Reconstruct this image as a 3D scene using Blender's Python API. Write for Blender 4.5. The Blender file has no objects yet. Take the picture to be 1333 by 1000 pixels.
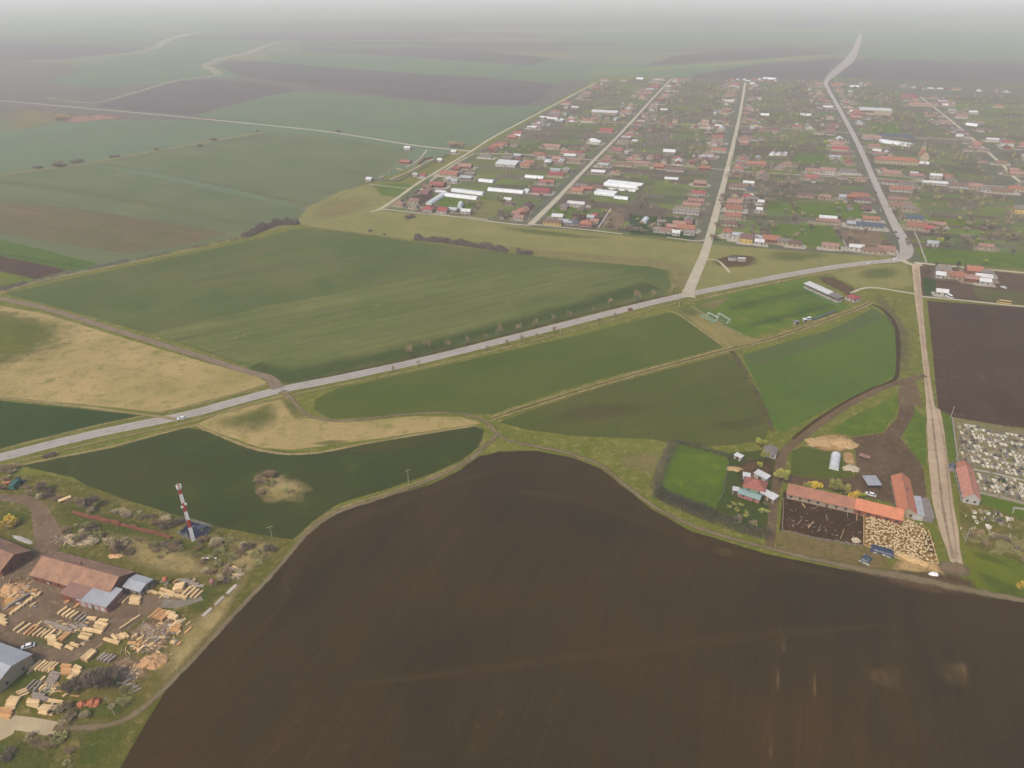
import bpy, math, random
from mathutils import Vector, Matrix, noise as mnoise
# ------------------------------------------------------------------ camera, sky, sun, exposure
H = 210.0
F = 952.0
PITCH = math.radians(29.0)
SC = bpy.context.scene
COL = SC.collection
cam_d = bpy.data.cameras.new('camera'); cam = bpy.data.objects.new('camera', cam_d); COL.objects.link(cam)
cam.location = (0, 0, H); cam.rotation_euler = (math.radians(90) - PITCH, 0, 0)
cam_d.sensor_width = 36.0; cam_d.lens = F / 1333.0 * 36.0
cam_d.clip_start = 1.0; cam_d.clip_end = 60000.0
SC.camera = cam
SUN_EL = math.radians(48); SUN_AZ = math.radians(-138)       # azimuth measured from +Y towards +X
w = bpy.data.worlds.new('World'); SC.world = w; w.use_nodes = True
nt = w.node_tree; bg = nt.nodes['Background']
sky = nt.nodes.new('ShaderNodeTexSky'); sky.sky_type = 'NISHITA'; sky.sun_disc = False
sky.sun_elevation = SUN_EL; sky.sun_rotation = SUN_AZ; sky.air_density = 1.0; sky.dust_density = 4.0; sky.ozone_density = 1.0
nt.links.new(sky.outputs[0], bg.inputs[0]); bg.inputs[1].default_value = 0.09
sd = bpy.data.lights.new('sun', 'SUN'); sd.energy = 1.4; sd.angle = math.radians(10); sd.color = (1.0, 0.93, 0.84)
sun = bpy.data.objects.new('sun', sd); COL.objects.link(sun)
dirv = Vector((math.sin(SUN_AZ) * math.cos(SUN_EL), math.cos(SUN_AZ) * math.cos(SUN_EL), math.sin(SUN_EL)))
sun.rotation_euler = dirv.to_track_quat('Z', 'Y').to_euler()
SC.view_settings.view_transform = 'Standard'; SC.view_settings.look = 'None'
SC.view_settings.exposure = 1.1; SC.view_settings.gamma = 1.0
SC.cycles.use_denoising = True
SC.cycles.max_bounces = 6; SC.cycles.volume_bounces = 4; SC.cycles.transparent_max_bounces = 24
HAZE = 0.00018
rnd = random.Random(11)
GR = math.radians(-17.4)                                      # the village street grid is turned by this much

# ------------------------------------------------------------------ helpers
def G(x, y, z=0.0):
    """photo pixel (1333x1000) -> point of the flat ground"""
    u = (x - 666.5) / F; v = -(y - 500.0) / F
    dy = math.cos(PITCH) + v * math.sin(PITCH); dz = -math.sin(PITCH) + v * math.cos(PITCH)
    t = -(H - z) / dz
    return Vector((u * t, dy * t, z))
def lin(c): c = c / 255.0; return c / 12.92 if c <= 0.04045 else ((c + 0.055) / 1.055) ** 2.4
GAIN = 1.42                                                   # radiance of a white sheet under this sky and exposure
def rgb(c, k=1.0): return (lin(c[0]) * k / GAIN, lin(c[1]) * k / GAIN, lin(c[2]) * k / GAIN, 1.0)
def surf(c, D):
    """surface colour of ground that reads as c through D metres of air"""
    a = 0.58 * (1 - math.exp(-HAZE * D)); T = math.exp(-HAZE * D)
    return tuple(255 * unlin(max((lin(v) - a) / T, lin(v) * f)) for v, f in zip(c, (0.38, 0.38, 0.08)))
def unlin(v): return 12.92 * v if v <= 0.0031308 else 1.055 * v ** (1 / 2.4) - 0.055
def tag(o, label=None, cat=None, group=None, kind=None):
    if label: o['label'] = label
    if cat: o['category'] = cat
    if group: o['group'] = group
    if kind: o['kind'] = kind
    return o
def empty(name, loc, rz=0.0, label=None, cat=None, group=None):
    o = bpy.data.objects.new(name, None); COL.objects.link(o); o.location = loc; o.rotation_euler = (0, 0, rz)
    o.empty_display_size = 1
    return tag(o, label, cat, group)
class MB:
    def __init__(s): s.v = []; s.f = []
    def add(s, vs, fs):
        n = len(s.v); s.v += [tuple(p) for p in vs]; s.f += [tuple(i + n for i in f) for f in fs]; return s
    def box(s, x0, x1, y0, y1, z0, z1):
        return s.add([(x0,y0,z0),(x1,y0,z0),(x1,y1,z0),(x0,y1,z0),(x0,y0,z1),(x1,y0,z1),(x1,y1,z1),(x0,y1,z1)],
                     [(0,3,2,1),(4,5,6,7),(0,1,5,4),(1,2,6,5),(2,3,7,6),(3,0,4,7)])
    def rbox(s, cx, cy, L, W, z0, z1, a):
        c, n = math.cos(a), math.sin(a); vs = []
        for z in (z0, z1):
            for (x, y) in ((-L/2,-W/2),(L/2,-W/2),(L/2,W/2),(-L/2,W/2)):
                vs.append((cx + x*c - y*n, cy + x*n + y*c, z))
        return s.add(vs, [(0,3,2,1),(4,5,6,7),(0,1,5,4),(1,2,6,5),(2,3,7,6),(3,0,4,7)])
    def prism(s, prof, x0, x1):
        """profile in (y,z), extruded along x"""
        n = len(prof); vs = [(x0, y, z) for y, z in prof] + [(x1, y, z) for y, z in prof]
        fs = [(i, (i+1) % n, n + (i+1) % n, n + i) for i in range(n)]
        return s.add(vs, fs + [tuple(range(n-1, -1, -1)), tuple(range(n, 2*n))])
    def tube(s, a, b, r0, r1=None, n=5):
        r1 = r0 if r1 is None else r1
        a = Vector(a); b = Vector(b); d = (b - a)
        if d.length < 1e-6: return s
        q = d.to_track_quat('Z', 'Y'); vs = []
        for p, r in ((a, r0), (b, r1)):
            for i in range(n):
                t = 2*math.pi*i/n; vs.append(p + q @ Vector((r*math.cos(t), r*math.sin(t), 0)))
        fs = [(i, (i+1) % n, n + (i+1) % n, n + i) for i in range(n)]
        return s.add(vs, fs + [tuple(range(n-1, -1, -1)), tuple(range(n, 2*n))])
    def loft(s, rings):
        n = len(rings[0]); vs = [p for r in rings for p in r]; fs = []
        for k in range(len(rings)-1):
            for i in range(n): fs.append((k*n+i, k*n+(i+1) % n, (k+1)*n+(i+1) % n, (k+1)*n+i))
        fs += [tuple(range(n-1, -1, -1)), tuple((len(rings)-1)*n + i for i in range(n))]
        return s.add(vs, fs)
    def mesh(s, name, smooth=False):
        me = bpy.data.meshes.new(name); me.from_pydata(s.v, [], s.f)
        if smooth: me.polygons.foreach_set('use_smooth', [True]*len(me.polygons))
        me.update(); return me
    def build(s, name, mat, parent=None, smooth=False):
        me = s.mesh(name, smooth); me.materials.append(mat); return link(name, me, parent)
def link(name, me, parent=None, loc=None):
    o = bpy.data.objects.new(name, me); COL.objects.link(o)
    if parent: o.parent = parent
    if loc is not None: o.location = loc
    return o
def copy_tree(o, parent=None):
    c = o.copy(); COL.objects.link(c); c.parent = parent
    for ch in o.children: copy_tree(ch, c)
    return c

# ------------------------------------------------------------------ materials
def new_mat(name):
    m = bpy.data.materials.new(name); m.use_nodes = True; t = m.node_tree
    b = t.nodes['Principled BSDF']; b.inputs['Roughness'].default_value = 0.9
    b.inputs['Specular IOR Level'].default_value = 0.15
    return m, t, b
def N(t, typ, **kw):
    n = t.nodes.new(typ)
    for k, v in kw.items(): setattr(n, k, v)
    return n
def noise(t, vec, scale, detail=4, rough=0.6, dist=0.0):
    n = N(t, 'ShaderNodeTexNoise'); n.inputs['Scale'].default_value = scale; n.inputs['Detail'].default_value = detail
    n.inputs['Roughness'].default_value = rough; n.inputs['Distortion'].default_value = dist
    t.links.new(vec, n.inputs['Vector']); return n.outputs['Fac']
def ramp(t, fac, lo, hi, a=0.0, b=1.0):
    n = N(t, 'ShaderNodeMapRange'); n.inputs['From Min'].default_value = lo; n.inputs['From Max'].default_value = hi
    n.inputs['To Min'].default_value = a; n.inputs['To Max'].default_value = b
    t.links.new(fac, n.inputs['Value']); return n.outputs['Result']
def mix(t, fac, a, b, mode='MIX'):
    n = N(t, 'ShaderNodeMix', data_type='RGBA', blend_type=mode)
    for sock, v in ((n.inputs[0], fac), (n.inputs[6], a), (n.inputs[7], b)):
        if isinstance(v, (tuple, float, int)): sock.default_value = v
        else: t.links.new(v, sock)
    return n.outputs[2]
def math_n(t, op, a, b):
    n = N(t, 'ShaderNodeMath', operation=op)
    for i, v in enumerate((a, b)):
        if isinstance(v, (float, int)): n.inputs[i].default_value = v
        else: t.links.new(v, n.inputs[i])
    return n.outputs[0]
_gm = {}
def gmat(name, c1, c2, blotch=60.0, c3=None, speck=0.5, speck_size=3.0, row=None, soft=False, grain=0.25, k=1.0, tracks=None, softness=0.9, D=330, amax=1.0):
    """ground material. c1/c2 = sRGB colours mixed by large blotches, c3 = clumps, row=(angle, spacing m, strength)"""
    c1, c2, c3 = surf(c1, D), surf(c2, D), (surf(c3, D) if c3 else None)
    m, t, b = new_mat(name)
    geo = N(t, 'ShaderNodeNewGeometry'); P = geo.outputs['Position']
    f = ramp(t, noise(t, P, 1.0/blotch, 5, 0.62, 0.4), 0.36, 0.64)
    col = mix(t, f, rgb(c1, k), rgb(c2, k))
    if c3:
        f3 = ramp(t, noise(t, P, 1.0/speck_size, 5, 0.7, 0.3), 0.66 - 0.3*speck, 0.80 - 0.25*speck)
        col = mix(t, f3, col, rgb(c3, k))
    if row:
        ang, sp, st = row
        mp = N(t, 'ShaderNodeMapping'); mp.inputs['Rotation'].default_value = (0, 0, -ang)
        t.links.new(P, mp.inputs['Vector'])
        sc = N(t, 'ShaderNodeVectorMath', operation='MULTIPLY'); sc.inputs[1].default_value = (0.012, 1.0/sp, 0)
        t.links.new(mp.outputs[0], sc.inputs[0])
        r = noise(t, sc.outputs[0], 1.0, 3, 0.75)
        col = mix(t, 1.0, col, mixgrey(t, ramp(t, r, 0.3, 0.7, 1.0 - st, 1.0 + st)), 'MULTIPLY')
        sc2 = N(t, 'ShaderNodeVectorMath', operation='MULTIPLY'); sc2.inputs[1].default_value = (0.004, 0.2/sp, 0)
        t.links.new(mp.outputs[0], sc2.inputs[0])
        r2 = noise(t, sc2.outputs[0], 1.0, 4, 0.6)
        col = mix(t, 1.0, col, mixgrey(t, ramp(t, r2, 0.3, 0.7, 1.0 - st*0.8, 1.0 + st*0.8)), 'MULTIPLY')
    if tracks:                                        # paired tramlines
        ang, sp, ctrk, st = tracks
        mp = N(t, 'ShaderNodeMapping'); mp.inputs['Rotation'].default_value = (0, 0, -ang); t.links.new(P, mp.inputs['Vector'])
        sx = N(t, 'ShaderNodeSeparateXYZ'); t.links.new(mp.outputs[0], sx.inputs[0])
        wob = math_n(t, 'ADD', sx.outputs[1], ramp(t, noise(t, P, 0.01, 2), 0, 1, -3.0, 3.0))
        fr = math_n(t, 'FRACT', math_n(t, 'DIVIDE', wob, sp), 0.0)
        d = math_n(t, 'ABSOLUTE', math_n(t, 'SUBTRACT', fr, 0.5), 0.0)
        ln = ramp(t, d, 0.0, 0.06, st, 0.0)
        gate = math_n(t, 'MULTIPLY', ln, ramp(t, noise(t, P, 0.02, 3), 0.4, 0.6))
        col = mix(t, gate, col, rgb(ctrk, k))
    g = ramp(t, noise(t, P, 0.55, 8, 0.8), 0.3, 0.7, 1.0 - grain, 1.0 + grain)
    col = mix(t, 1.0, col, mixgrey(t, g), 'MULTIPLY')
    t.links.new(col, b.inputs['Base Color'])
    b.inputs['Specular IOR Level'].default_value = 0.05
    if soft:
        at = N(t, 'ShaderNodeAttribute', attribute_name='edge')
        n1 = noise(t, P, soft if isinstance(soft, float) else 0.12, 6, 0.7)
        s = math_n(t, 'ADD', math_n(t, 'MULTIPLY', at.outputs['Fac'], 1.6), math_n(t, 'MULTIPLY', math_n(t, 'SUBTRACT', n1, 0.5), 2.2))
        fac = ramp(t, s, 0.3, 0.3 + softness, 0.0, amax)
        tr = N(t, 'ShaderNodeBsdfTransparent'); ms = N(t, 'ShaderNodeMixShader')
        t.links.new(fac, ms.inputs[0]); t.links.new(tr.outputs[0], ms.inputs[1]); t.links.new(b.outputs[0], ms.inputs[2])
        t.links.new(ms.outputs[0], t.nodes['Material Output'].inputs['Surface'])
    return m
def mixgrey(t, fac):
    n = N(t, 'ShaderNodeCombineColor')
    for i in range(3): t.links.new(fac, n.inputs[i])
    return n.outputs[0]
def pmat(name, c, c2, scale): return omat(name, c, c2, scale, boost=1.7)
def omat(name, c, c2=None, scale=0.6, rough=0.85, spec=0.2, metal=0.0, ribs=None, amount=1.0, boost=1.0):
    """object material with weathering in object space; ribs=(axis index, spacing, strength)"""
    m, t, b = new_mat(name)
    tc = N(t, 'ShaderNodeTexCoord'); P = tc.outputs['Object']
    oi = N(t, 'ShaderNodeObjectInfo')
    c2 = c2 or tuple(x*0.78 for x in c)
    ad = N(t, 'ShaderNodeVectorMath', operation='ADD'); t.links.new(P, ad.inputs[0])
    rv = N(t, 'ShaderNodeVectorMath', operation='SCALE'); rv.inputs[0].default_value = (37, 91, 53); t.links.new(oi.outputs['Random'], rv.inputs['Scale'])
    t.links.new(rv.outputs[0], ad.inputs[1])
    f = ramp(t, noise(t, ad.outputs[0], scale, 6, 0.7, 0.3), 0.36, 0.66)
    col = mix(t, f, rgb(c, boost), rgb(c2, boost))
    g = ramp(t, noise(t, ad.outputs[0], scale*7, 4, 0.7), 0.3, 0.7, 1 - 0.14*amount, 1 + 0.14*amount)
    col = mix(t, 1.0, col, mixgrey(t, g), 'MULTIPLY')
    col = mix(t, 1.0, col, mixgrey(t, ramp(t, oi.outputs['Random'], 0, 1, 1 - 0.16*amount, 1 + 0.16*amount)), 'MULTIPLY')
    if ribs:
        ax, sp, st = ribs
        sx = N(t, 'ShaderNodeSeparateXYZ'); t.links.new(P, sx.inputs[0])
        fr = math_n(t, 'FRACT', math_n(t, 'DIVIDE', sx.outputs[ax], sp), 0.0)
        d = math_n(t, 'ABSOLUTE', math_n(t, 'SUBTRACT', fr, 0.5), 0.0)
        col = mix(t, 1.0, col, mixgrey(t, ramp(t, d, 0.0, 0.25, 1 - st, 1.0)), 'MULTIPLY')
    t.links.new(col, b.inputs['Base Color'])
    b.inputs['Roughness'].default_value = rough; b.inputs['Specular IOR Level'].default_value = spec; b.inputs['Metallic'].default_value = metal
    return m
M = {}
M['tile_orange'] = omat('orange clay tile', (186, 124, 96), (160, 108, 88), 0.5, ribs=(1, 0.7, 0.25), boost=0.74)
M['tile_worn'] = omat('worn terracotta roof', (164, 112, 88), (136, 96, 78), 0.3, ribs=(1, 0.6, 0.15))
M['tile_barn'] = omat('weathered tan brick roof', (158, 120, 94), (124, 94, 76), 0.25, ribs=(1, 0.6, 0.12))
M['tile_bright'] = omat('bright orange clay tile', (208, 134, 98), (184, 116, 86), 0.5, ribs=(1, 0.7, 0.25))
M['tile_rose2'] = omat('salmon tile', (190, 130, 108), (166, 114, 96), 0.5, ribs=(1, 0.7, 0.2))
M['tile_red'] = omat('red tile', (172, 104, 90), (150, 94, 84), 0.5, ribs=(1, 0.7, 0.2), boost=0.74)
M['tile_crimson'] = omat('crimson metal tile', (176, 84, 84), (156, 80, 80), 0.5, 0.5, boost=0.74)
M['tile_old'] = omat('old brown tile', (150, 116, 98), (126, 100, 88), 0.4, ribs=(1, 0.8, 0.25), boost=0.74)
M['tile_rose'] = omat('faded rose tile', (176, 134, 118), (150, 116, 104), 0.4, boost=0.74)
M['tile_grey'] = omat('grey brown roofing', (148, 138, 130), (122, 112, 106), 0.4, boost=0.74)
M['tile_maroon'] = omat('maroon tile', (128, 92, 88), (112, 84, 82), 0.4, boost=0.74)
M['metal_grey'] = omat('grey sheet metal', (166, 168, 170), (146, 149, 152), 0.25, 0.45, 0.5, ribs=(0, 1.0, 0.12), amount=0.5)
M['metal_white'] = omat('white sheet', (208, 208, 206), (184, 184, 182), 0.25, 0.6, ribs=(0, 1.5, 0.1), amount=0.5)
M['slate'] = omat('dark blue grey roofing', (74, 82, 96), (62, 68, 80), 0.4, 0.6)
M['tin_rust'] = omat('rust stained brown sheet', (150, 112, 98), (128, 100, 90), 0.35)
M['tin_mint'] = omat('mint sheet roofing', (140, 164, 156), (120, 140, 134), 0.5)
M['film'] = omat('white greenhouse film', (218, 220, 220), (196, 198, 200), 0.2, 0.4, 0.4, ribs=(0, 2.0, 0.12), amount=0.5)
M['wall_white'] = omat('white render', (208, 204, 196), (182, 176, 166), 0.5, amount=0.6, boost=0.74)
M['wall_cream'] = omat('cream render', (204, 186, 150), (180, 164, 136), 0.5, amount=0.6, boost=0.74)
M['wall_yellow'] = omat('yellow render', (206, 178, 96), (190, 160, 90), 0.5, amount=0.6)
M['wall_green'] = omat('pale green render', (150, 186, 142), (134, 166, 130), 0.5, amount=0.6)
M['wall_brick'] = omat('brick wall', (156, 92, 64), (132, 80, 60), 0.8, ribs=(2, 0.3, 0.15), boost=0.74)
M['wall_grey'] = omat('grey render', (160, 154, 146), (138, 132, 124), 0.5, amount=0.6, boost=0.74)
M['wall_pink'] = omat('pink render', (190, 130, 124), (170, 116, 112), 0.5, amount=0.6, boost=0.74)
M['wall_stone'] = omat('flaking pale plaster', (196, 176, 148), (160, 140, 116), 0.9, boost=0.74)
M['glass'] = omat('dark window glass', (52, 58, 64), (40, 44, 50), 1.0, 0.15, 0.6)
M['door'] = omat('brown door', (92, 66, 48), None, 1.0)
M['chimney'] = omat('chimney brick', (150, 104, 84), None, 2.0)
M['white'] = omat('white paint', (240, 240, 236), (226, 226, 222), 0.6, 0.4, 0.5, amount=0.3)
M['red'] = omat('signal red paint', (196, 48, 42), (176, 44, 40), 0.6, 0.45, 0.5, amount=0.3)
M['car_red'] = omat('red car paint', (170, 56, 40), None, 0.6, 0.3, 0.5, amount=0.2)
M['car_grey'] = omat('dark car paint', (66, 70, 76), None, 0.6, 0.3, 0.5, amount=0.2)
M['tyre'] = omat('tyre rubber', (30, 30, 30), None, 1.0)
M['steel'] = omat('galvanised steel', (150, 152, 152), None, 1.0, 0.5, 0.5)
M['concrete'] = omat('concrete', (164, 156, 142), (140, 132, 120), 0.7)
M['pole'] = omat('pale concrete pole', (170, 164, 144), (150, 144, 126), 0.7)
M['netgreen'] = omat('green net', (122, 158, 132), None, 1.0)
M['greenmach'] = omat('green machine paint', (34, 106, 88), (30, 86, 74), 0.8, 0.5, 0.4)
M['tarp_blue'] = omat('dark blue tarpaulin', (52, 58, 84), (44, 52, 68), 0.5, 0.4, 0.4)
M['tarp_slate'] = omat('slate tarpaulin', (66, 78, 90), (52, 62, 72), 0.5, 0.4, 0.4)
M['gravel_navy'] = omat('dark blue compound surface', (52, 58, 78), (44, 50, 66), 0.6)
M['wood_new'] = omat('fresh sawn timber', (234, 204, 152), (214, 176, 124), 0.9, ribs=(1, 0.28, 0.35))
M['wood_orange'] = omat('orange peeled timber', (216, 168, 112), (194, 140, 88), 0.9, ribs=(1, 0.28, 0.35))
M['wood_pale'] = omat('pale weathered slabs', (196, 184, 166), (170, 158, 140), 0.9, ribs=(1, 0.28, 0.35))
M['wood_grey'] = omat('weathered timber', (168, 154, 138), (138, 124, 110), 0.9, ribs=(1, 0.28, 0.35))
M['twig'] = pmat('bare grey brown twigs', (132, 116, 94), (108, 96, 78), 0.5)
M['twig_dark'] = pmat('dark bare twigs', (106, 92, 74), (88, 76, 62), 0.5)
M['twig_rust'] = pmat('rusty bare twigs', (136, 114, 84), (116, 98, 72), 0.5)
M['twig_pale'] = pmat('pale twigs', (170, 154, 120), (146, 134, 104), 0.5)
M['twig_green'] = pmat('budding green leaves', (142, 138, 66), (120, 120, 60), 0.4)
M['leaf_lime'] = pmat('yellow green spring leaves', (150, 148, 54), (122, 124, 46), 0.4)
M['leaf_yellow'] = pmat('yellow blossom', (180, 150, 46), (140, 122, 42), 0.4)
M['leaf_olive'] = pmat('olive scrub leaves', (132, 126, 76), (110, 108, 64), 0.4)
M['leaf_dark'] = pmat('dark evergreen leaves', (54, 66, 44), (42, 52, 36), 0.4)
M['hedge_dark'] = omat('dark thorny twigs', (88, 84, 62), (70, 66, 50), 0.2, boost=1.1)
M['tuft'] = omat('dry straw tuft', (150, 138, 92), (124, 118, 76), 0.2, boost=1.3)
M['hedge'] = omat('dense dark twigs', (112, 98, 84), (94, 82, 70), 0.2, boost=1.15)
M['bark'] = omat('bark', (84, 70, 56), (66, 56, 46), 2.0)
M['fleece'] = omat('cream fleece', (206, 184, 142), (184, 160, 118), 3.0)
M['stone_pale'] = omat('pale grave stone', (222, 214, 198), (196, 186, 166), 1.5)
M['stone_tan'] = omat('tan grave stone', (168, 152, 128), (146, 130, 108), 1.5)
M['stone_grey'] = omat('grey grave stone', (140, 134, 128), (116, 110, 106), 1.5)
M['stone_dark'] = omat('dark grave stone', (76, 70, 70), (60, 56, 58), 1.5, 0.3, 0.5)
M['soil_dark'] = omat('grave soil', (112, 98, 72), (92, 92, 58), 1.5)
M['wire'] = omat('cable', (60, 60, 58), None, 1.0)

# ------------------------------------------------------------------ ground sheets
SHEETS = []
BASEZ = 0.0
def level(pts):
    x0 = min(p.x for p in pts); x1 = max(p.x for p in pts); y0 = min(p.y for p in pts); y1 = max(p.y for p in pts)
    lv = 0
    for (a0, a1, b0, b1, l) in SHEETS:
        if x0 < a1 and x1 > a0 and y0 < b1 and y1 > b0: lv = max(lv, l)
    lv += 1; SHEETS.append((x0, x1, y0, y1, lv)); return 0.004 * lv
def smooth_px(px, closed=True, n=6):
    out = []; m = len(px)
    rng = range(m if closed else m-1)
    for i in rng:
        p0 = px[(i-1) % m] if closed or i > 0 else px[i]; p1 = px[i]; p2 = px[(i+1) % m]
        p3 = px[(i+2) % m] if closed or i+2 < m else p2
        for j in range(n):
            t = j/n
            out.append(tuple(0.5*((2*p1[k]) + (-p0[k]+p2[k])*t + (2*p0[k]-5*p1[k]+4*p2[k]-p3[k])*t*t + (-p0[k]+3*p1[k]-3*p2[k]+p3[k])*t**3) for k in (0, 1)))
    if not closed: out.append(px[-1])
    return out
def jag(pts, step, amp, closed=True):
    out = []; m = len(pts)
    for i in range(m if closed else m-1):
        a = pts[i]; b = pts[(i+1) % m]; L = (b-a).length; k = max(1, min(60, int(L/step))); nrm = Vector((-(b-a).y, (b-a).x, 0))
        if nrm.length > 0: nrm.normalize()
        for j in range(k):
            p = a.lerp(b, j/k); o = mnoise.noise(Vector((p.x*0.13/step*4, p.y*0.13/step*4, 3.1)))*amp
            out.append(p + nrm*o)
    if not closed: out.append(pts[-1])
    return out
def sheet(name, px, mat, smooth=False, jitter=None, world=False):
    if smooth: px = smooth_px(px)
    pts = [G(*p) for p in px] if not world else px
    d = sum((p.length for p in pts))/len(pts)
    jitter = d*0.0022 if jitter is None else jitter
    if jitter: pts = jag(pts, max(4.0, d*0.012), jitter)
    z = level(pts)
    me = bpy.data.meshes.new(name); me.from_pydata([(p.x, p.y, z) for p in pts], [], [tuple(range(len(pts)))])
    if me.polygons[0].normal.z < 0: me.flip_normals()
    me.materials.append(mat); return tag(link(name, me), kind='structure')
def soft(name, px, mat, smooth=True):
    """patch that thins out raggedly towards its rim"""
    if smooth: px = smooth_px(px, n=5)
    pts = [G(*p) for p in px]; pts = jag(pts, 6.0, 0.0); z = level(pts); n = len(pts)
    c = Vector((sum(p.x for p in pts)/n, sum(p.y for p in pts)/n, 0))
    vs = []; fs = []; ed = []
    rings = [1.0, 0.88, 0.76, 0.62, 0.45, 0.25]
    for r in rings:
        for p in pts: q = c.lerp(p, r); vs.append((q.x, q.y, z)); ed.append(min(1.0, (1-r)*1.6))
    vs.append((c.x, c.y, z)); ed.append(1.0)
    for k in range(len(rings)-1):
        for i in range(n): fs.append((k*n+i, k*n+(i+1) % n, (k+1)*n+(i+1) % n, (k+1)*n+i))
    k = len(rings)-1
    for i in range(n): fs.append((k*n+i, k*n+(i+1) % n, len(vs)-1))
    me = bpy.data.meshes.new(name); me.from_pydata(vs, [], fs)
    at = me.attributes.new('edge', 'FLOAT', 'POINT'); at.data.foreach_set('value', ed)
    me.materials.append(mat); return tag(link(name, me), kind='structure')
def strip(name, px, width, mat, smooth=True, jitter=None, n=6, softedge=False):
    """road or track of real width (m, or list) along a pixel path"""
    if isinstance(width, (int, float)): width = [width]*len(px)
    path = smooth_px(px, False, n) if smooth else px
    ws = []
    if smooth:
        for i in range(len(px)-1):
            for j in range(n): ws.append(width[i] + (width[i+1]-width[i])*j/n)
        ws.append(width[-1])
    else: ws = width
    P = [G(*p) for p in path]; Q = [P[0]]; W = [ws[0]]
    for i in range(len(P)-1):
        L = (P[i+1]-P[i]).length; k = max(1, min(40, int(L/10)))
        for j in range(1, k+1): Q.append(P[i].lerp(P[i+1], j/k)); W.append(ws[i] + (ws[i+1]-ws[i])*j/k)
    A = []; B = []; jt = 0.35 if jitter is None else jitter
    for i, p in enumerate(Q):
        d = (Q[min(i+1, len(Q)-1)] - Q[max(i-1, 0)]); nn = Vector((-d.y, d.x, 0)).normalized()
        a = mnoise.noise(Vector((p.x*0.08, p.y*0.08, 1)))*jt; b = mnoise.noise(Vector((p.x*0.08, p.y*0.08, 9)))*jt
        A.append(p + nn*(W[i]/2 + a)); B.append(p - nn*(W[i]/2 + b))
    z = level(A + B); vs = []; fs = []
    ed = []
    for i in range(len(A)):
        m_ = (A[i]+B[i])/2
        vs += [(A[i].x, A[i].y, z), (m_.x, m_.y, z), (B[i].x, B[i].y, z)]; ed += [0.15, 1.0, 0.15]
    for i in range(len(A)-1): fs += [(3*i, 3*i+1, 3*i+4, 3*i+3), (3*i+1, 3*i+2, 3*i+5, 3*i+4)]
    me = bpy.data.meshes.new(name); me.from_pydata(vs, [], fs)
    if me.polygons[0].normal.z < 0: me.flip_normals()
    at = me.attributes.new('edge', 'FLOAT', 'POINT'); at.data.foreach_set('value', ed)
    me.materials.append(mat); return tag(link(name, me), kind='structure')
def ang_px(a, b):
    d = G(*b) - G(*a); return math.atan2(d.y, d.x)

R_MAIN = ang_px((450, 490), (780, 411))
# colours are sRGB of the clean surface
g_base = gmat('open farmland', (104, 106, 78), (112, 112, 84), 180.0, (92, 98, 70), 0.5, 90.0, grain=0.15, D=0)
_t = g_base.node_tree
g_past = gmat('pasture', (136, 130, 82), (122, 122, 76), 35.0, (140, 130, 86), 0.5, 6.0, grain=0.2)
g_past2 = gmat('dry tan meadow', (172, 150, 106), (150, 136, 90), 30.0, (130, 126, 76), 0.5, 8.0, grain=0.2)
g_green = gmat('winter wheat', (84, 94, 52), (94, 100, 58), 80.0, row=(R_MAIN, 7.0, 0.07), grain=0.1)
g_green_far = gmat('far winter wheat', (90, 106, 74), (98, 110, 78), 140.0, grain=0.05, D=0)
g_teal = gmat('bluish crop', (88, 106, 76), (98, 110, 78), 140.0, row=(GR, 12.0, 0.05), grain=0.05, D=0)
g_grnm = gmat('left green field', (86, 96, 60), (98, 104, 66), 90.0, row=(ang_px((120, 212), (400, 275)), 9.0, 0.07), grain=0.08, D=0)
g_dark = gmat('dark green crop', (76, 80, 42), (68, 76, 42), 50.0, (80, 88, 44), 0.4, 22.0, row=(R_MAIN, 8.0, 0.06), grain=0.1)
g_dark2 = gmat('deep green crop', (62, 78, 42), (70, 82, 46), 60.0, row=(R_MAIN, 8.0, 0.05), grain=0.1)
g_bright = gmat('bright grass', (94, 110, 44), (84, 102, 42), 25.0, (108, 118, 52), 0.5, 7.0, grain=0.15)
g_lime = gmat('fresh lime grass', (98, 108, 38), (114, 116, 46), 30.0, (84, 100, 36), 0.5, 8.0, grain=0.15)
g_pitch = gmat('pitch grass', (100, 116, 48), (84, 106, 44), 30.0, (116, 122, 56), 0.4, 16.0, row=(R_MAIN, 9.0, 0.10), grain=0.1)
g_plow = gmat('ploughed soil', (79, 67, 51), (67, 57, 44), 90.0, (90, 77, 59), 0.16, 5.0, row=(ang_px((1148, 960), (1140, 800)), 1.6, 0.17), grain=0.3)
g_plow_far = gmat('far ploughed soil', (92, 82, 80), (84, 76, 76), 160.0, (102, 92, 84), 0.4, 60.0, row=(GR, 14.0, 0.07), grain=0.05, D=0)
g_plow_r = gmat('dark purple soil', (88, 72, 64), (80, 66, 58), 50.0, (104, 86, 76), 0.3, 10.0, row=(ang_px((1260, 540), (1240, 400)), 2.5, 0.08), grain=0.1)
g_brownish = gmat('brown stubble', (110, 98, 76), (100, 98, 70), 60.0, (118, 102, 82), 0.45, 20.0, row=(ang_px((60, 258), (250, 290)), 8.0, 0.14), grain=0.08)
g_big = gmat('mid field crop', (86, 98, 60), (102, 104, 68), 90.0, (80, 96, 58), 0.4, 40.0, row=(R_MAIN, 9.0, 0.07), grain=0.08)
g_bigl2 = gmat('striped olive crop', (108, 110, 70), (94, 103, 62), 60.0, (122, 118, 80), 0.3, 12.0, row=(R_MAIN, 5.0, 0.2), grain=0.1, tracks=(R_MAIN, 15.0, (128, 120, 84), 0.4))
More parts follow.
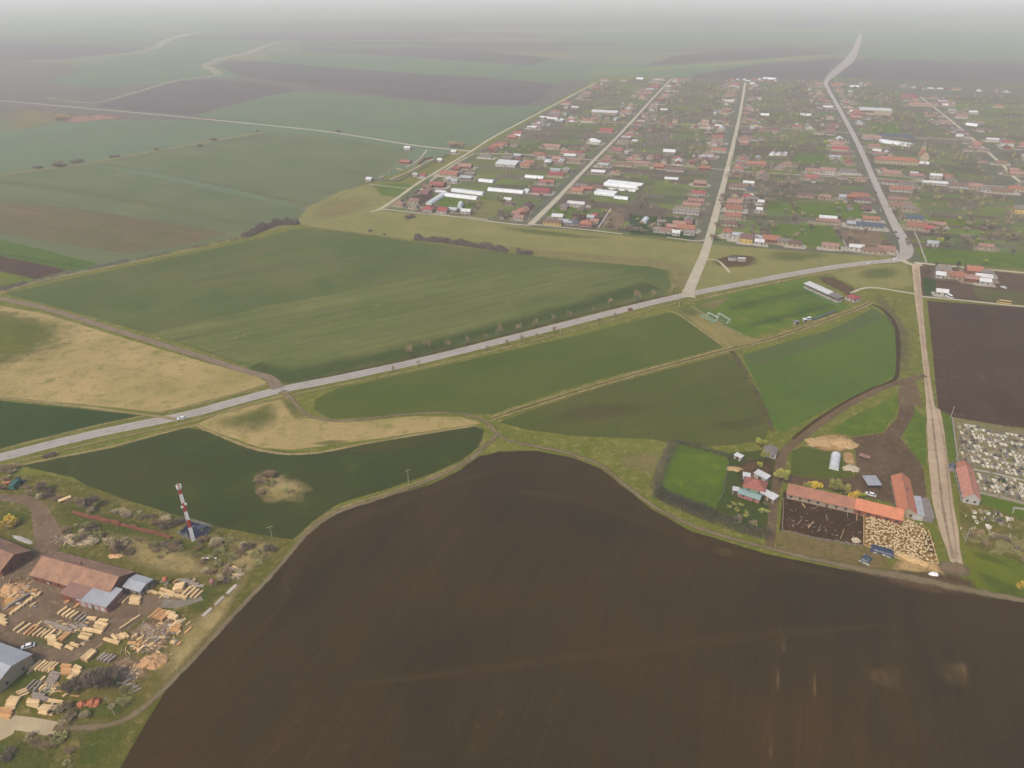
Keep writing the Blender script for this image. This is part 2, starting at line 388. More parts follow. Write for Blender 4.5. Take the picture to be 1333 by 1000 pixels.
g_bigl = gmat('striped thin crop', (108, 106, 66), (94, 98, 60), 70.0, (118, 112, 74), 0.35, 12.0, row=(R_MAIN, 6.0, 0.14), soft=0.02, grain=0.1, tracks=(R_MAIN, 14.0, (126, 118, 80), 0.5), softness=1.3)
g_road = gmat('worn grey asphalt', (172, 164, 156), (162, 154, 146), 20.0, (142, 134, 124), 0.35, 5.0, grain=0.08)
g_dirt = gmat('pale dirt road', (184, 164, 138), (168, 148, 124), 14.0, (146, 128, 106), 0.35, 4.0, grain=0.12)
g_street = gmat('pale village street', (186, 176, 154), (172, 162, 142), 20.0, (156, 146, 124), 0.3, 5.0, grain=0.1)
g_trackl = gmat('pale earth track', (132, 118, 96), (116, 104, 82), 14.0, (112, 108, 70), 0.4, 3.0, soft=0.3, softness=0.7, grain=0.15)
g_track = gmat('brown earth track', (116, 98, 78), (102, 88, 70), 20.0, (130, 114, 90), 0.4, 4.0, grain=0.15)
g_track_s = gmat('faint earth track', (122, 108, 86), (110, 100, 78), 20.0, (134, 118, 94), 0.4, 4.0, soft=0.15, grain=0.15, softness=1.4, amax=0.7)
g_strip = gmat('dry grass verge', (146, 132, 92), (124, 118, 76), 14.0, (104, 106, 58), 0.5, 4.0, soft=0.2, grain=0.18)
g_strip_h = gmat('dry field margin', (156, 138, 100), (138, 126, 88), 14.0, (114, 110, 66), 0.5, 4.0, soft=0.3, grain=0.18, softness=0.5)
g_olt = gmat('olive tan grass', (140, 128, 84), (122, 118, 72), 14.0, (150, 134, 96), 0.4, 4.0, grain=0.2)
g_verge = gmat('rough green verge', (116, 116, 62), (100, 106, 54), 16.0, (140, 130, 84), 0.5, 4.0, grain=0.2)
g_verge_s = gmat('green verge soft', (100, 108, 50), (86, 98, 42), 16.0, (122, 118, 66), 0.5, 4.0, soft=0.1, grain=0.2, softness=2.0, amax=0.85)
g_tan_s = gmat('tan patch', (154, 138, 98), (140, 126, 86), 16.0, (124, 118, 74), 0.4, 5.0, soft=0.1, grain=0.2, softness=1.8, amax=0.75)
g_lt_s = gmat('light olive streak', (124, 124, 84), (116, 118, 78), 30.0, soft=0.03, softness=1.8, amax=0.6, grain=0.08)
g_tan2_s = gmat('dry tan ground', (162, 144, 102), (144, 130, 88), 12.0, (122, 116, 72), 0.4, 3.0, soft=0.2, grain=0.22, softness=1.3)
g_green_s = gmat('green patch', (92, 106, 46), (84, 100, 44), 16.0, (108, 114, 54), 0.4, 5.0, soft=0.08, grain=0.18, softness=2.0, amax=0.75)
g_lime_s = gmat('lime patch', (116, 118, 54), (100, 108, 48), 16.0, (90, 102, 44), 0.4, 5.0, soft=0.08, grain=0.18, softness=1.6, amax=0.85)
g_bandg = gmat('green band', (78, 92, 54), (84, 94, 56), 30.0, soft=0.04, row=(R_MAIN, 6.0, 0.08), softness=1.5, amax=0.85)
g_dkgreen_s = gmat('dark green patch', (66, 84, 42), (60, 78, 38), 16.0, None, soft=0.03, grain=0.15, softness=2.2, amax=0.5)  # deeper green tone of the grass itself, thinning out at the rim
g_brown_s = gmat('brown soil patch', (100, 82, 64), (88, 72, 58), 12.0, (116, 98, 76), 0.4, 4.0, soft=0.14, grain=0.18)
g_browng_s = gmat('brown green streak', (102, 96, 62), (94, 92, 58), 20.0, None, soft=0.05, grain=0.12, row=(R_MAIN, 8.0, 0.08), softness=1.8, amax=0.6)
g_plowlt_s = gmat('lighter soil streak', (94, 78, 58), (88, 73, 54), 12.0, None, soft=0.03, amax=0.6, grain=0.14, row=(ang_px((1148, 960), (1140, 800)), 1.6, 0.2), softness=1.4)
g_plowstraw = gmat('straw residue on soil', (146, 120, 80), (104, 86, 62), 6.0, None, soft=0.3, grain=0.3, row=(ang_px((1148, 960), (1140, 800)), 1.1, 0.55), softness=2.4, amax=0.55)
g_chips = gmat('wood chips', (204, 164, 112), (182, 140, 92), 6.0, (160, 120, 78), 0.5, 1.6, soft=0.3, grain=0.25)
g_debris = gmat('sawmill debris', (150, 128, 104), (120, 100, 80), 5.0, (190, 164, 130), 0.5, 1.4, soft=0.3, grain=0.35)
g_straw = gmat('spread straw', (184, 156, 112), (160, 132, 90), 7.0, (132, 110, 76), 0.5, 2.0, soft=0.25, grain=0.25)
g_yard = gmat('muddy yard', (128, 110, 92), (110, 94, 78), 12.0, (148, 130, 108), 0.4, 3.0, grain=0.2)
g_yard2 = gmat('dark muddy farmyard', (106, 90, 74), (92, 78, 64), 10.0, (124, 106, 86), 0.4, 3.0, grain=0.25)
g_manure = gmat('dark manured soil', (84, 68, 56), (72, 58, 48), 8.0, (104, 86, 68), 0.35, 2.5, grain=0.25)
g_pen = gmat('trampled tan bedding', (146, 118, 78), (128, 102, 66), 6.0, (112, 88, 58), 0.4, 1.5, grain=0.2)
g_cem = gmat('cemetery ground', (128, 120, 88), (112, 108, 74), 8.0, (146, 134, 106), 0.5, 1.6, grain=0.3)
g_conc = gmat('concrete path', (186, 170, 138), (170, 154, 124), 10.0, None, grain=0.1)
g_scrub = gmat('scrubby ground', (112, 104, 64), (92, 94, 50), 12.0, (140, 124, 84), 0.5, 3.0, grain=0.3)
g_vil = gmat('village gardens', (88, 92, 66), (98, 94, 76), 40.0, (80, 76, 66), 0.5, 12.0, grain=0.2, D=0)

# the one sheet that reaches the horizon
me = bpy.data.meshes.new('farmland'); E = 24900.0
me.from_pydata([(-E, -E, 0), (E, -E, 0), (E, E, 0), (-E, E, 0)], [], [(0, 1, 2, 3)])
# patchwork of distant fields in its material
t = g_base.node_tree; b = t.nodes['Principled BSDF']; oldc = b.inputs['Base Color'].links[0].from_socket
geo = N(t, 'ShaderNodeNewGeometry'); mp = N(t, 'ShaderNodeMapping'); mp.inputs['Rotation'].default_value = (0, 0, -GR); mp.inputs['Scale'].default_value = (1/1500.0, 1/420.0, 1)
t.links.new(geo.outputs['Position'], mp.inputs['Vector'])
vo = N(t, 'ShaderNodeTexVoronoi', distance='MANHATTAN', voronoi_dimensions='2D'); vo.inputs['Scale'].default_value = 1.0; t.links.new(mp.outputs[0], vo.inputs['Vector'])
sep = N(t, 'ShaderNodeSeparateColor'); t.links.new(vo.outputs['Color'], sep.inputs[0])
cr = N(t, 'ShaderNodeValToRGB'); cr.color_ramp.interpolation = 'CONSTANT'
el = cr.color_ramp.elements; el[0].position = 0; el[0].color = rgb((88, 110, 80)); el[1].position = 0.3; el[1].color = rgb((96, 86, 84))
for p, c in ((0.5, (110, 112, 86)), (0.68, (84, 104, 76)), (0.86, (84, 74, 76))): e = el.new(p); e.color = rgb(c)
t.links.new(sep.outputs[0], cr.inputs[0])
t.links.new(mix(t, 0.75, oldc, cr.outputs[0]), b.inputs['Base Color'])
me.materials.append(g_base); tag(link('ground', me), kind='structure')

S = sheet
# near pasture that fills between the fields
S('pasture', [(-250, 400), (0, 380), (385, 290), (440, 250), (490, 235), (640, 180), (780, 100), (1340, 105), (1700, 200), (2300, 700), (2300, 1800), (-900, 1800), (-900, 700)], g_verge)
# ---- far fields (left)
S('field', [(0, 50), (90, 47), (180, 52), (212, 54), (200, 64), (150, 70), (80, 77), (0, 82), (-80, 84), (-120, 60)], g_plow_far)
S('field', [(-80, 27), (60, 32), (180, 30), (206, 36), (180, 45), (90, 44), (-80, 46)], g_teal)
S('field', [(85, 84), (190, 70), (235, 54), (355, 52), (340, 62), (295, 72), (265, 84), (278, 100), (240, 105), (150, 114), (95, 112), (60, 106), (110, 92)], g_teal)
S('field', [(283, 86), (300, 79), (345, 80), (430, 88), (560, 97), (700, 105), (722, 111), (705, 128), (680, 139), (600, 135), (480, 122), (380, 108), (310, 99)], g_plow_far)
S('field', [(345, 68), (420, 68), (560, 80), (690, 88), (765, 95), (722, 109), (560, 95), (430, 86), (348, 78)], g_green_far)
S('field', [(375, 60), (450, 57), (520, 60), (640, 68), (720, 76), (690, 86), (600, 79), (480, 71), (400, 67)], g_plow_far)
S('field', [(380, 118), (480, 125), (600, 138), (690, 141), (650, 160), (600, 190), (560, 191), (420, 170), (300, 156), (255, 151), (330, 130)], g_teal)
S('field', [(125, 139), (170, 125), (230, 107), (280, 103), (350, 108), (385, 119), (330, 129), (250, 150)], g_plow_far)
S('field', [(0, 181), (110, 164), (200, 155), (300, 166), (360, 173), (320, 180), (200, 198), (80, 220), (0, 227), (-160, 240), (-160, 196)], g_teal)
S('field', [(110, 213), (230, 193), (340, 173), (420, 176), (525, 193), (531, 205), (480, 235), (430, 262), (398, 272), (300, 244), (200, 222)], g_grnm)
S('field', [(-160, 262), (0, 229), (105, 212), (250, 240), (395, 273), (385, 291), (300, 310), (200, 333), (120, 348), (0, 378), (-160, 420)], g_grnm)
S('field', [(-160, 252), (0, 262), (100, 272), (200, 286), (296, 303), (250, 318), (170, 331), (90, 318), (0, 304), (-160, 284)], g_brownish)
S('field', [(-120, 302), (0, 312), (60, 326), (130, 344), (100, 353), (88, 352), (0, 333), (-120, 310)], gmat('fresh crop', (88, 106, 54), (80, 100, 52), 30.0, grain=0.1))
S('field', [(-120, 306), (0, 333), (88, 352), (45, 364), (0, 353), (-120, 330)], g_plow_r)
S('field', [(-120, 332), (0, 353), (45, 364), (0, 375), (-120, 395)], g_lime)
strip('pale_strip', [(-60, 232), (60, 243), (180, 262), (290, 286), (345, 294)], [20, 26, 26, 24, 12], g_lt_s)
strip('dark_strip', [(-60, 322), (60, 340), (120, 350)], [8, 6, 4], g_dkgreen_s)
strip('pale_strip', [(125, 213), (200, 224), (300, 244), (400, 266)], [8, 12, 16, 12], g_lt_s)
soft('dry_meadow', [(0, 140), (60, 138), (110, 146), (180, 152), (170, 157), (90, 160), (40, 172), (-20, 178)], g_tan_s)
soft('rubble_ground', [(70, 156), (100, 149), (140, 148), (172, 151), (160, 155), (110, 160), (80, 162)], gmat('reddish rubble', (150, 112, 96), (130, 106, 92), 30.0, (172, 158, 144), 0.4, 8.0, soft=0.06, grain=0.25))
# ---- far fields (right and centre)
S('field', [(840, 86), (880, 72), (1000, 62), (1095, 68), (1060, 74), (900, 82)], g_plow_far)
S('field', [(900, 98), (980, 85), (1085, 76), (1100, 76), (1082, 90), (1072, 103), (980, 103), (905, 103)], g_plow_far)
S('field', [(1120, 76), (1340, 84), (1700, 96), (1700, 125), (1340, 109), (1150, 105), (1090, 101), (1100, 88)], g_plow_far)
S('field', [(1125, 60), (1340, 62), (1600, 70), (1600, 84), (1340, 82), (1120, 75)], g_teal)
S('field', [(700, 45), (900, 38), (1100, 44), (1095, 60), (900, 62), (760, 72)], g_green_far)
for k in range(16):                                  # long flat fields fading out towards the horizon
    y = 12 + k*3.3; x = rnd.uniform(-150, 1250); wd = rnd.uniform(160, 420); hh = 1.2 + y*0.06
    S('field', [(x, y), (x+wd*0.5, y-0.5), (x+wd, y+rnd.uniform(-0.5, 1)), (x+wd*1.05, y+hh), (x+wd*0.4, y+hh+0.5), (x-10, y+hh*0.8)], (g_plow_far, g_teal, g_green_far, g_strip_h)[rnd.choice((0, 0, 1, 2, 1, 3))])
g_bed = gmat('dry grey stream bed', (136, 134, 110), (128, 126, 102), 60.0, soft=0.02, softness=1.0, D=0)
# dry stream beds
strip('stream_bed', [(-60, 86), (40, 79), (100, 76), (160, 70), (200, 63), (216, 53), (240, 46), (262, 42)], [30, 30, 30, 40, 60, 90, 100, 70], g_bed)
strip('stream_bed', [(60, 127), (120, 134), (170, 122), (225, 106), (270, 100), (283, 95), (268, 86), (290, 76), (320, 70), (345, 60), (372, 54)], [18, 18, 20, 24, 34, 50, 60, 80, 76, 66, 50], g_bed)
strip('stream_bed', [(770, 96), (850, 90), (940, 84), (1020, 76), (1070, 72)], [60, 50, 50, 45, 40], gmat('dull pasture', (126, 128, 88), (120, 122, 84), 50.0))
strip('farm_path', [(-60, 30), (60, 32), (170, 30), (205, 36), (215, 42)], 12, g_strip_h)
# ---- pasture in front of the village
S('pasture', [(385, 291), (400, 271), (440, 250), (480, 240), (530, 258), (640, 287), (900, 312), (1000, 322), (1175, 336), (1130, 343), (1060, 352), (980, 367), (892, 386), (872, 352), (760, 338), (640, 324), (540, 312), (430, 299)], g_past, smooth=False)
soft('dry_meadow', [(395, 285), (410, 268), (450, 256), (495, 262), (480, 275), (420, 288)], g_tan_s)
strip('dry_meadow', [(560, 310), (640, 321), (760, 334), (850, 342), (882, 352), (888, 376)], [14, 18, 20, 26, 30, 14], g_tan_s)
soft('worn_ground', [(925, 338), (955, 330), (990, 334), (985, 346), (950, 350), (928, 346)], g_brown_s)
soft('green_patch', [(990, 328), (1040, 326), (1090, 332), (1050, 342), (1000, 340)], g_green_s)
soft('green_patch', [(640, 292), (760, 306), (820, 312), (760, 312), (660, 302)], g_green_s)
S('grass_strip', [(485, 241), (530, 238), (548, 246), (524, 258), (495, 254)], g_bright)
# ---- big middle field
S('field', [(5, 383), (100, 361), (200, 341), (300, 319), (385, 298), (430, 300), (540, 315), (640, 327), (760, 341), (845, 347), (868, 353), (874, 372), (866, 384), (780, 404), (700, 425), (600, 450), (500, 476), (420, 493), (375, 499), (350, 487), (280, 462), (200, 436), (60, 396)], g_big, jitter=0.5)
S('field_strip', [(196, 434), (330, 402), (480, 375), (560, 358), (620, 349), (720, 347), (800, 352), (840, 362), (800, 384), (700, 412), (600, 436), (500, 460), (420, 478), (375, 486), (310, 470)], g_bigl2, jitter=1.5)
strip('crop_band', [(330, 476), (380, 488), (450, 474), (560, 450), (680, 420), (780, 392), (850, 372)], [20, 26, 26, 24, 24, 26, 30], g_bandg)
strip('crop_band', [(250, 368), (330, 352), (430, 338), (520, 334)], [10, 16, 16, 10], g_lt_s)
#soft('thin_crop', [(290, 352), (400, 322), (520, 330), (500, 350), (380, 372), (300, 376)], g_browng_s)
#soft('thin_crop', [(60, 395), (110, 398), (180, 425), (260, 450), (350, 480), (330, 480), (200, 436)], g_browng_s)
#soft('dark_crop', [(780, 352), (850, 352), (868, 362), (862, 378), (820, 388), (770, 380)], g_dkgreen_s)
# ---- tan triangle left of the junction
S('meadow', [(-160, 372), (0, 398), (60, 409), (150, 437), (250, 467), (335, 491), (347, 498), (340, 504), (300, 514), (210, 537), (100, 526), (0, 517), (-160, 500)], g_past2, jitter=0.5)
soft('green_patch', [(-60, 396), (10, 401), (70, 414), (95, 440), (60, 470), (10, 482), (-60, 485)], g_lime_s)
soft('green_patch', [(-80, 392), (0, 399), (70, 408), (120, 430), (100, 460), (40, 484), (-80, 500)], g_lime_s)
S('field', [(-160, 506), (0, 522), (100, 532), (186, 541), (120, 556), (60, 570), (0, 585), (-160, 625)], g_dark2, jitter=0.3)
# ---- below the main road
S('field', [(412, 519), (440, 506), (600, 471), (750, 437), (870, 407), (884, 411), (941, 452), (800, 489), (720, 512), (640, 539), (550, 539), (430, 545), (408, 533)], g_green, jitter=0.4)
S('meadow', [(255, 553), (300, 532), (366, 514), (384, 522), (405, 545), (470, 549), (540, 542), (600, 543), (626, 551), (500, 570), (380, 586), (340, 583), (290, 566)], g_past2, jitter=0.4)
soft('green_patch', [(362, 515), (378, 517), (392, 535), (410, 548), (385, 552), (375, 540)], g_green_s)
soft('green_patch', [(265, 553), (330, 530), (362, 520), (370, 550), (330, 570)], g_verge_s)
soft('green_patch', [(400, 578), (430, 572), (460, 574), (430, 582)], g_green_s)
S('field', [(650, 550), (700, 531), (800, 499), (948, 461), (962, 472), (986, 520), (1003, 553), (996, 572), (950, 580), (900, 582), (850, 572), (750, 568), (690, 560)], gmat('olive crop', (86, 92, 56), (94, 94, 60), 60.0, (82, 94, 52), 0.4, 16.0, row=(R_MAIN, 8.0, 0.07)), jitter=0.4)
soft('brown_streak', [(700, 540), (760, 522), (820, 520), (860, 530), (800, 550), (730, 556)], g_browng_s)
soft('brown_streak', [(900, 556), (960, 545), (998, 535), (1000, 552), (960, 566)], g_browng_s)
S('field', [(966, 462), (1000, 452), (1080, 430), (1136, 402), (1155, 412), (1165, 430), (1168, 460), (1168, 488), (1125, 510), (1085, 528), (1045, 550), (1015, 566), (1001, 545), (985, 500)], gmat('vivid crop', (92, 108, 56), (86, 104, 56), 50.0, (82, 98, 54), 0.3, 14.0, row=(R_MAIN, 8.0, 0.06)), jitter=0.3)
S('field', [(968, 464), (1000, 453), (1080, 431), (1136, 404), (1152, 412), (1100, 438), (1040, 460), (982, 478)], gmat('dull crop', (88, 98, 62), (92, 100, 64), 40.0, row=(R_MAIN, 8.0, 0.05)), jitter=0.3)
# football ground
S('football_pitch', [(902, 398), (930, 386), (1000, 372), (1050, 362), (1108, 400), (1060, 416), (1010, 428), (978, 439), (945, 424)], g_pitch, jitter=0.3)
soft('dry_grass', [(898, 398), (930, 388), (960, 384), (940, 398), (925, 408)], g_tan_s)
strip('dark_grass', [(950, 402), (1000, 390), (1070, 376)], [14, 20, 12], g_dkgreen_s)
strip('dark_grass', [(975, 424), (1030, 411), (1085, 397)], [10, 12, 8], g_dkgreen_s)
S('dry_margin', [(884, 405), (902, 400), (945, 426), (975, 440), (990, 441), (950, 453), (925, 437)], g_olt, jitter=0.4)
soft('green_patch', [(876, 402), (900, 396), (918, 410), (900, 416)], g_green_s)
soft('worn_ground', [(1060, 362), (1080, 358), (1118, 378), (1112, 388), (1090, 378)], g_brown_s)
S('pasture', [(1005, 362), (1060, 354), (1130, 345), (1180, 343), (1188, 372), (1150, 378), (1115, 374), (1080, 356), (1050, 361)], g_past, jitter=0.4)
soft('green_patch', [(1110, 352), (1150, 346), (1180, 352), (1160, 366), (1120, 364)], g_green_s)
S('verge', [(1136, 378), (1192, 382), (1202, 450), (1208, 488), (1170, 494), (1172, 440), (1160, 412)], g_verge, jitter=0.4)
soft('old_track', [(1132, 376), (1146, 376), (1158, 392), (1186, 430), (1194, 470), (1184, 498), (1168, 500), (1176, 460), (1170, 425), (1150, 404)], g_track_s)
strip('ditch', [(1134, 396), (1150, 404), (1164, 420), (1169, 445), (1169, 470), (1167, 490), (1160, 497)], 2.4, gmat('ditch soil', (70, 60, 46), (80, 68, 52), 10.0))
strip('ditch', [(950, 455), (962, 470), (975, 495), (990, 525), (1000, 550), (1005, 562)], [3.4]*6, gmat('ditch scrub', (112, 104, 66), (84, 82, 48), 8.0, (60, 54, 40), 0.5, 2.0, grain=0.3))
# ploughed parcels on the right
S('field', [(1207, 392), (1340, 401), (1560, 420), (1640, 600), (1340, 558), (1290, 553), (1236, 543), (1221, 533), (1214, 460)], g_plow_r, jitter=0.3)
S('field', [(1196, 345), (1340, 358), (1500, 370), (1540, 410), (1340, 397), (1200, 387)], gmat('brown garden soil', (100, 84, 72), (88, 74, 64), 20.0, (110, 98, 76), 0.4, 6.0), jitter=0.3)
S('garden_plot', [(1201, 362), (1218, 364), (1220, 384), (1203, 384)], g_dark2)
S('garden_plot', [(1265, 374), (1300, 378), (1340, 382), (1340, 396), (1275, 391)], gmat('dull green plot', (98, 98, 66), (90, 90, 62), 20.0))
# ---- dark green field at the mast
S('field', [(25, 606), (80, 596), (150, 583), (240, 557), (265, 560), (330, 584), (400, 591), (500, 575), (618, 555), (630, 560), (625, 580), (600, 600), (560, 617), (500, 638), (440, 656), (405, 680), (385, 703), (330, 695), (270, 683), (200, 662), (130, 642), (95, 622)], g_dark, jitter=0.4)
soft('brown_streak', [(400, 590), (520, 574), (600, 562), (560, 580), (450, 596)], g_browng_s)
soft('dry_patch', [(326, 632), (340, 612), (372, 615), (412, 632), (398, 654), (360, 660), (332, 652)], g_tan2_s)
soft('dry_patch', [(150, 618), (185, 614), (205, 622), (180, 630)], g_browng_s)
# ---- the big ploughed field in the foreground
S('field', [(150, 1010), (215, 900), (300, 808), (368, 735), (388, 706), (430, 672), (500, 648), (560, 632), (600, 612), (622, 595), (650, 588), (700, 587), (745, 596), (782, 610), (815, 637), (850, 664), (900, 692), (1000, 722), (1100, 742), (1180, 757), (1260, 772), (1340, 787), (1700, 850), (2200, 1300), (2000, 1800), (-500, 1800)], g_plow, jitter=0.5)
strip('light_soil', [(370, 760), (400, 712), (450, 680), (520, 655), (600, 625), (690, 607)], [8, 14, 16, 16, 14, 6], g_plowlt_s)
strip('light_soil', [(660, 640), (760, 652), (860, 690), (960, 722), (1100, 752)], [6, 14, 14, 12, 6], g_plowlt_s)
strip('light_soil', [(200, 985), (270, 905), (340, 820), (372, 780)], [5, 9, 9, 4], g_plowlt_s)
strip('light_soil', [(480, 890), (700, 862), (960, 830), (1150, 815)], [4, 10, 10, 3], g_plowlt_s)
for c in ((1148, 880, 26, 20), (1245, 876, 24, 20), (1019, 838, 5, 16), (1012, 885, 4, 22), (1003, 975, 4, 20), (940, 719, 14, 8), (1060, 890, 3, 26)):
    soft('straw_residue', [(c[0]-c[2], c[1]-c[3]*0.6), (c[0], c[1]-c[3]), (c[0]+c[2], c[1]-c[3]*0.5), (c[0]+c[2], c[1]+c[3]*0.8), (c[0], c[1]+c[3]), (c[0]-c[2]*0.9, c[1]+c[3]*0.5)], g_plowstraw)
# verge between the track and the olive field, orchard and farm
S('verge', [(655, 574), (690, 563), (750, 571), (850, 575), (900, 584), (880, 600), (852, 640), (880, 665), (950, 690), (1003, 702), (1000, 715), (920, 694), (860, 664), (820, 632), (790, 606), (740, 592), (680, 580)], g_verge, jitter=0.5)
soft('dry_patch', [(790, 590), (850, 584), (870, 600), (850, 622), (815, 612)], g_tan_s)
S('orchard_grass', [(872, 580), (905, 582), (950, 590), (945, 625), (933, 668), (900, 655), (858, 640), (864, 610)], g_bright, jitter=0.3)
S('farm_garden', [(950, 590), (1008, 585), (1012, 640), (1003, 690), (965, 684), (930, 668), (942, 630)], gmat('deep green garden', (70, 84, 42), (80, 88, 46), 12.0, (98, 88, 62), 0.5, 3.0), jitter=0.3)  # the garden's own deep green with brown clumps
soft('bare_soil', [(955, 605), (985, 595), (1010, 600), (1010, 625), (975, 640), (958, 628)], g_brown_s)
# farmyard right
S('grass_patch', [(1078, 562), (1110, 542), (1150, 524), (1172, 514), (1168, 535), (1150, 562), (1110, 568)], g_bright, jitter=0.4)
S('grass_patch', [(1030, 588), (1045, 582), (1100, 592), (1112, 622), (1060, 624), (1030, 618)], gmat('dull yard grass', (84, 96, 46), (96, 96, 54), 10.0, (74, 90, 40), 0.5, 4.0), jitter=0.4)
S('grass_patch', [(1176, 560), (1190, 532), (1204, 545), (1206, 608), (1190, 596)], g_bright, jitter=0.4)
S('muddy_yard', [(1108, 570), (1150, 564), (1168, 545), (1172, 520), (1190, 520), (1190, 540), (1172, 570), (1200, 605), (1204, 625), (1206, 668), (1160, 655), (1100, 640), (1020, 628), (1022, 618), (1060, 624), (1112, 622), (1116, 600)], g_yard2, jitter=0.5)
soft('straw_spread', [(1044, 580), (1058, 566), (1090, 563), (1114, 570), (1116, 583), (1096, 592), (1070, 590)], g_straw)
soft('straw_spread', [(1094, 588), (1110, 588), (1116, 606), (1100, 606)], g_straw)
S('manure_yard', [(1020, 640), (1126, 660), (1124, 712), (1060, 702), (1014, 690)], g_manure, jitter=0.3)
S('trampled_soil', [(1012, 692), (1060, 703), (1124, 713), (1150, 720), (1160, 740), (1100, 738), (1010, 714)], gmat('trampled verge', (124, 108, 76), (112, 100, 68), 8.0, (88, 94, 48), 0.5, 4.0), jitter=0.4)
S('sheep_pen_ground', [(1124, 660), (1166, 672), (1206, 688), (1222, 735), (1180, 732), (1124, 710)], g_pen, jitter=0.2)
soft('straw_spread', [(1150, 742), (1165, 728), (1200, 726), (1240, 738), (1236, 748), (1190, 748)], g_straw)
soft('pen_mud', [(1204, 690), (1214, 700), (1220, 722), (1210, 724), (1202, 704)], g_brown_s)
soft('bare_soil', [(1090, 738), (1180, 742), (1250, 748), (1290, 768), (1260, 782), (1160, 766)], g_brown_s)
# cemetery
S('cemetery_ground', [(1238, 543), (1290, 552), (1340, 560), (1420, 570), (1440, 690), (1340, 660), (1256, 642), (1245, 600)], g_cem, jitter=0.3)
S('grass_strip', [(1224, 535), (1238, 541), (1246, 600), (1240, 602), (1230, 590)], g_bright, jitter=0.2)
S('grass_patch', [(1262, 640), (1340, 660), (1420, 680), (1420, 700), (1340, 678), (1266, 652)], g_bright, jitter=0.3)
S('scrub_ground', [(1246, 648), (1266, 652), (1340, 680), (1480, 715), (1560, 820), (1340, 760), (1262, 730), (1252, 700)], g_scrub, jitter=0.4)
S('grass_bank', [(1254, 712), (1300, 724), (1340, 738), (1600, 800), (1640, 850), (1340, 782), (1272, 770)], g_lime, jitter=0.4)
soft('green_patch', [(1262, 740), (1300, 752), (1340, 770), (1330, 784), (1280, 770)], g_green_s)
soft('green_patch', [(1254, 716), (1290, 722), (1330, 742), (1280, 732)], g_green_s)
# ---- sawmill corner, lower left
S('rough_grass', [(-400, 640), (0, 622), (60, 618), (100, 628), (200, 664), (300, 690), (380, 704), (360, 740), (300, 806), (215, 896), (150, 1008), (60, 1300), (-500, 1300)], g_scrub, jitter=0.4)
for p in ([(60, 650), (150, 665), (230, 690), (210, 705), (100, 700), (62, 680)], [(0, 660), (40, 662), (48, 680), (20, 690), (-20, 680)], [(180, 690), (240, 700), (300, 715), (280, 740), (220, 730)],
          [(0, 950), (60, 960), (90, 1000), (40, 1040), (-60, 1040), (-60, 960)], [(60, 905), (130, 920), (200, 900), (170, 935), (80, 938)], [(100, 950), (180, 930), (150, 1000), (100, 1010)],
          [(240, 760), (300, 765), (270, 800), (240, 800)], [(40, 850), (60, 880), (20, 905), (10, 895)], [(85, 845), (130, 862), (60, 890), (40, 870)]):
    soft('green_patch', p, g_green_s)
for p in ([(200, 850), (300, 760), (340, 730), (300, 800), (240, 870), (190, 920)], [(110, 690), (200, 700), (300, 740), (280, 760), (180, 745)], [(300, 700), (370, 706), (340, 740), (290, 760)]):
    soft('dry_grass', p, g_tan2_s)
S('muddy_yard', [(40, 720), (62, 742), (100, 758), (155, 772), (215, 776), (262, 776), (255, 786), (215, 788), (190, 802), (150, 830), (118, 852), (85, 866), (40, 858), (0, 838), (-120, 830), (-120, 760), (0, 745), (30, 742)], g_yard, jitter=0.6)
strip('farm_lane', [(-60, 640), (0, 648), (30, 650), (50, 662), (58, 684), (64, 706), (50, 725), (30, 745), (0, 765)], [5, 5, 5.5, 6, 9, 12, 12, 10, 8], g_yard)
strip('concrete_lane', [(-80, 925), (0, 938), (40, 944), (75, 950)], [5, 5, 5, 5], g_conc, jitter=0.2)
S('concrete_pad', [(-80, 940), (0, 944), (20, 948), (18, 956), (0, 965), (-80, 985)], g_conc)
soft('grass_island', [(14, 832), (40, 812), (70, 808), (120, 810), (140, 825), (110, 846), (70, 850), (30, 842)], g_green_s)
soft('debris_ground', [(160, 830), (180, 806), (215, 800), (250, 800), (225, 830), (215, 850), (185, 860)], g_debris)
soft('wood_chips', [(178, 862), (195, 855), (220, 858), (215, 870), (190, 874)], g_chips)
soft('debris_ground', [(140, 855), (180, 850), (200, 880), (170, 895), (150, 880)], g_debris)
soft('wood_chips', [(0, 775), (15, 756), (38, 754), (40, 772), (20, 795), (0, 800)], g_chips)
soft('debris_ground', [(50, 805), (85, 806), (110, 820), (90, 830), (60, 822)], g_debris)
soft('stones_ground', [(78, 695), (120, 694), (135, 708), (100, 714), (76, 706)], gmat('pale stones', (180, 164, 136), (150, 134, 108), 5.0, None, soft=0.5, grain=0.4))

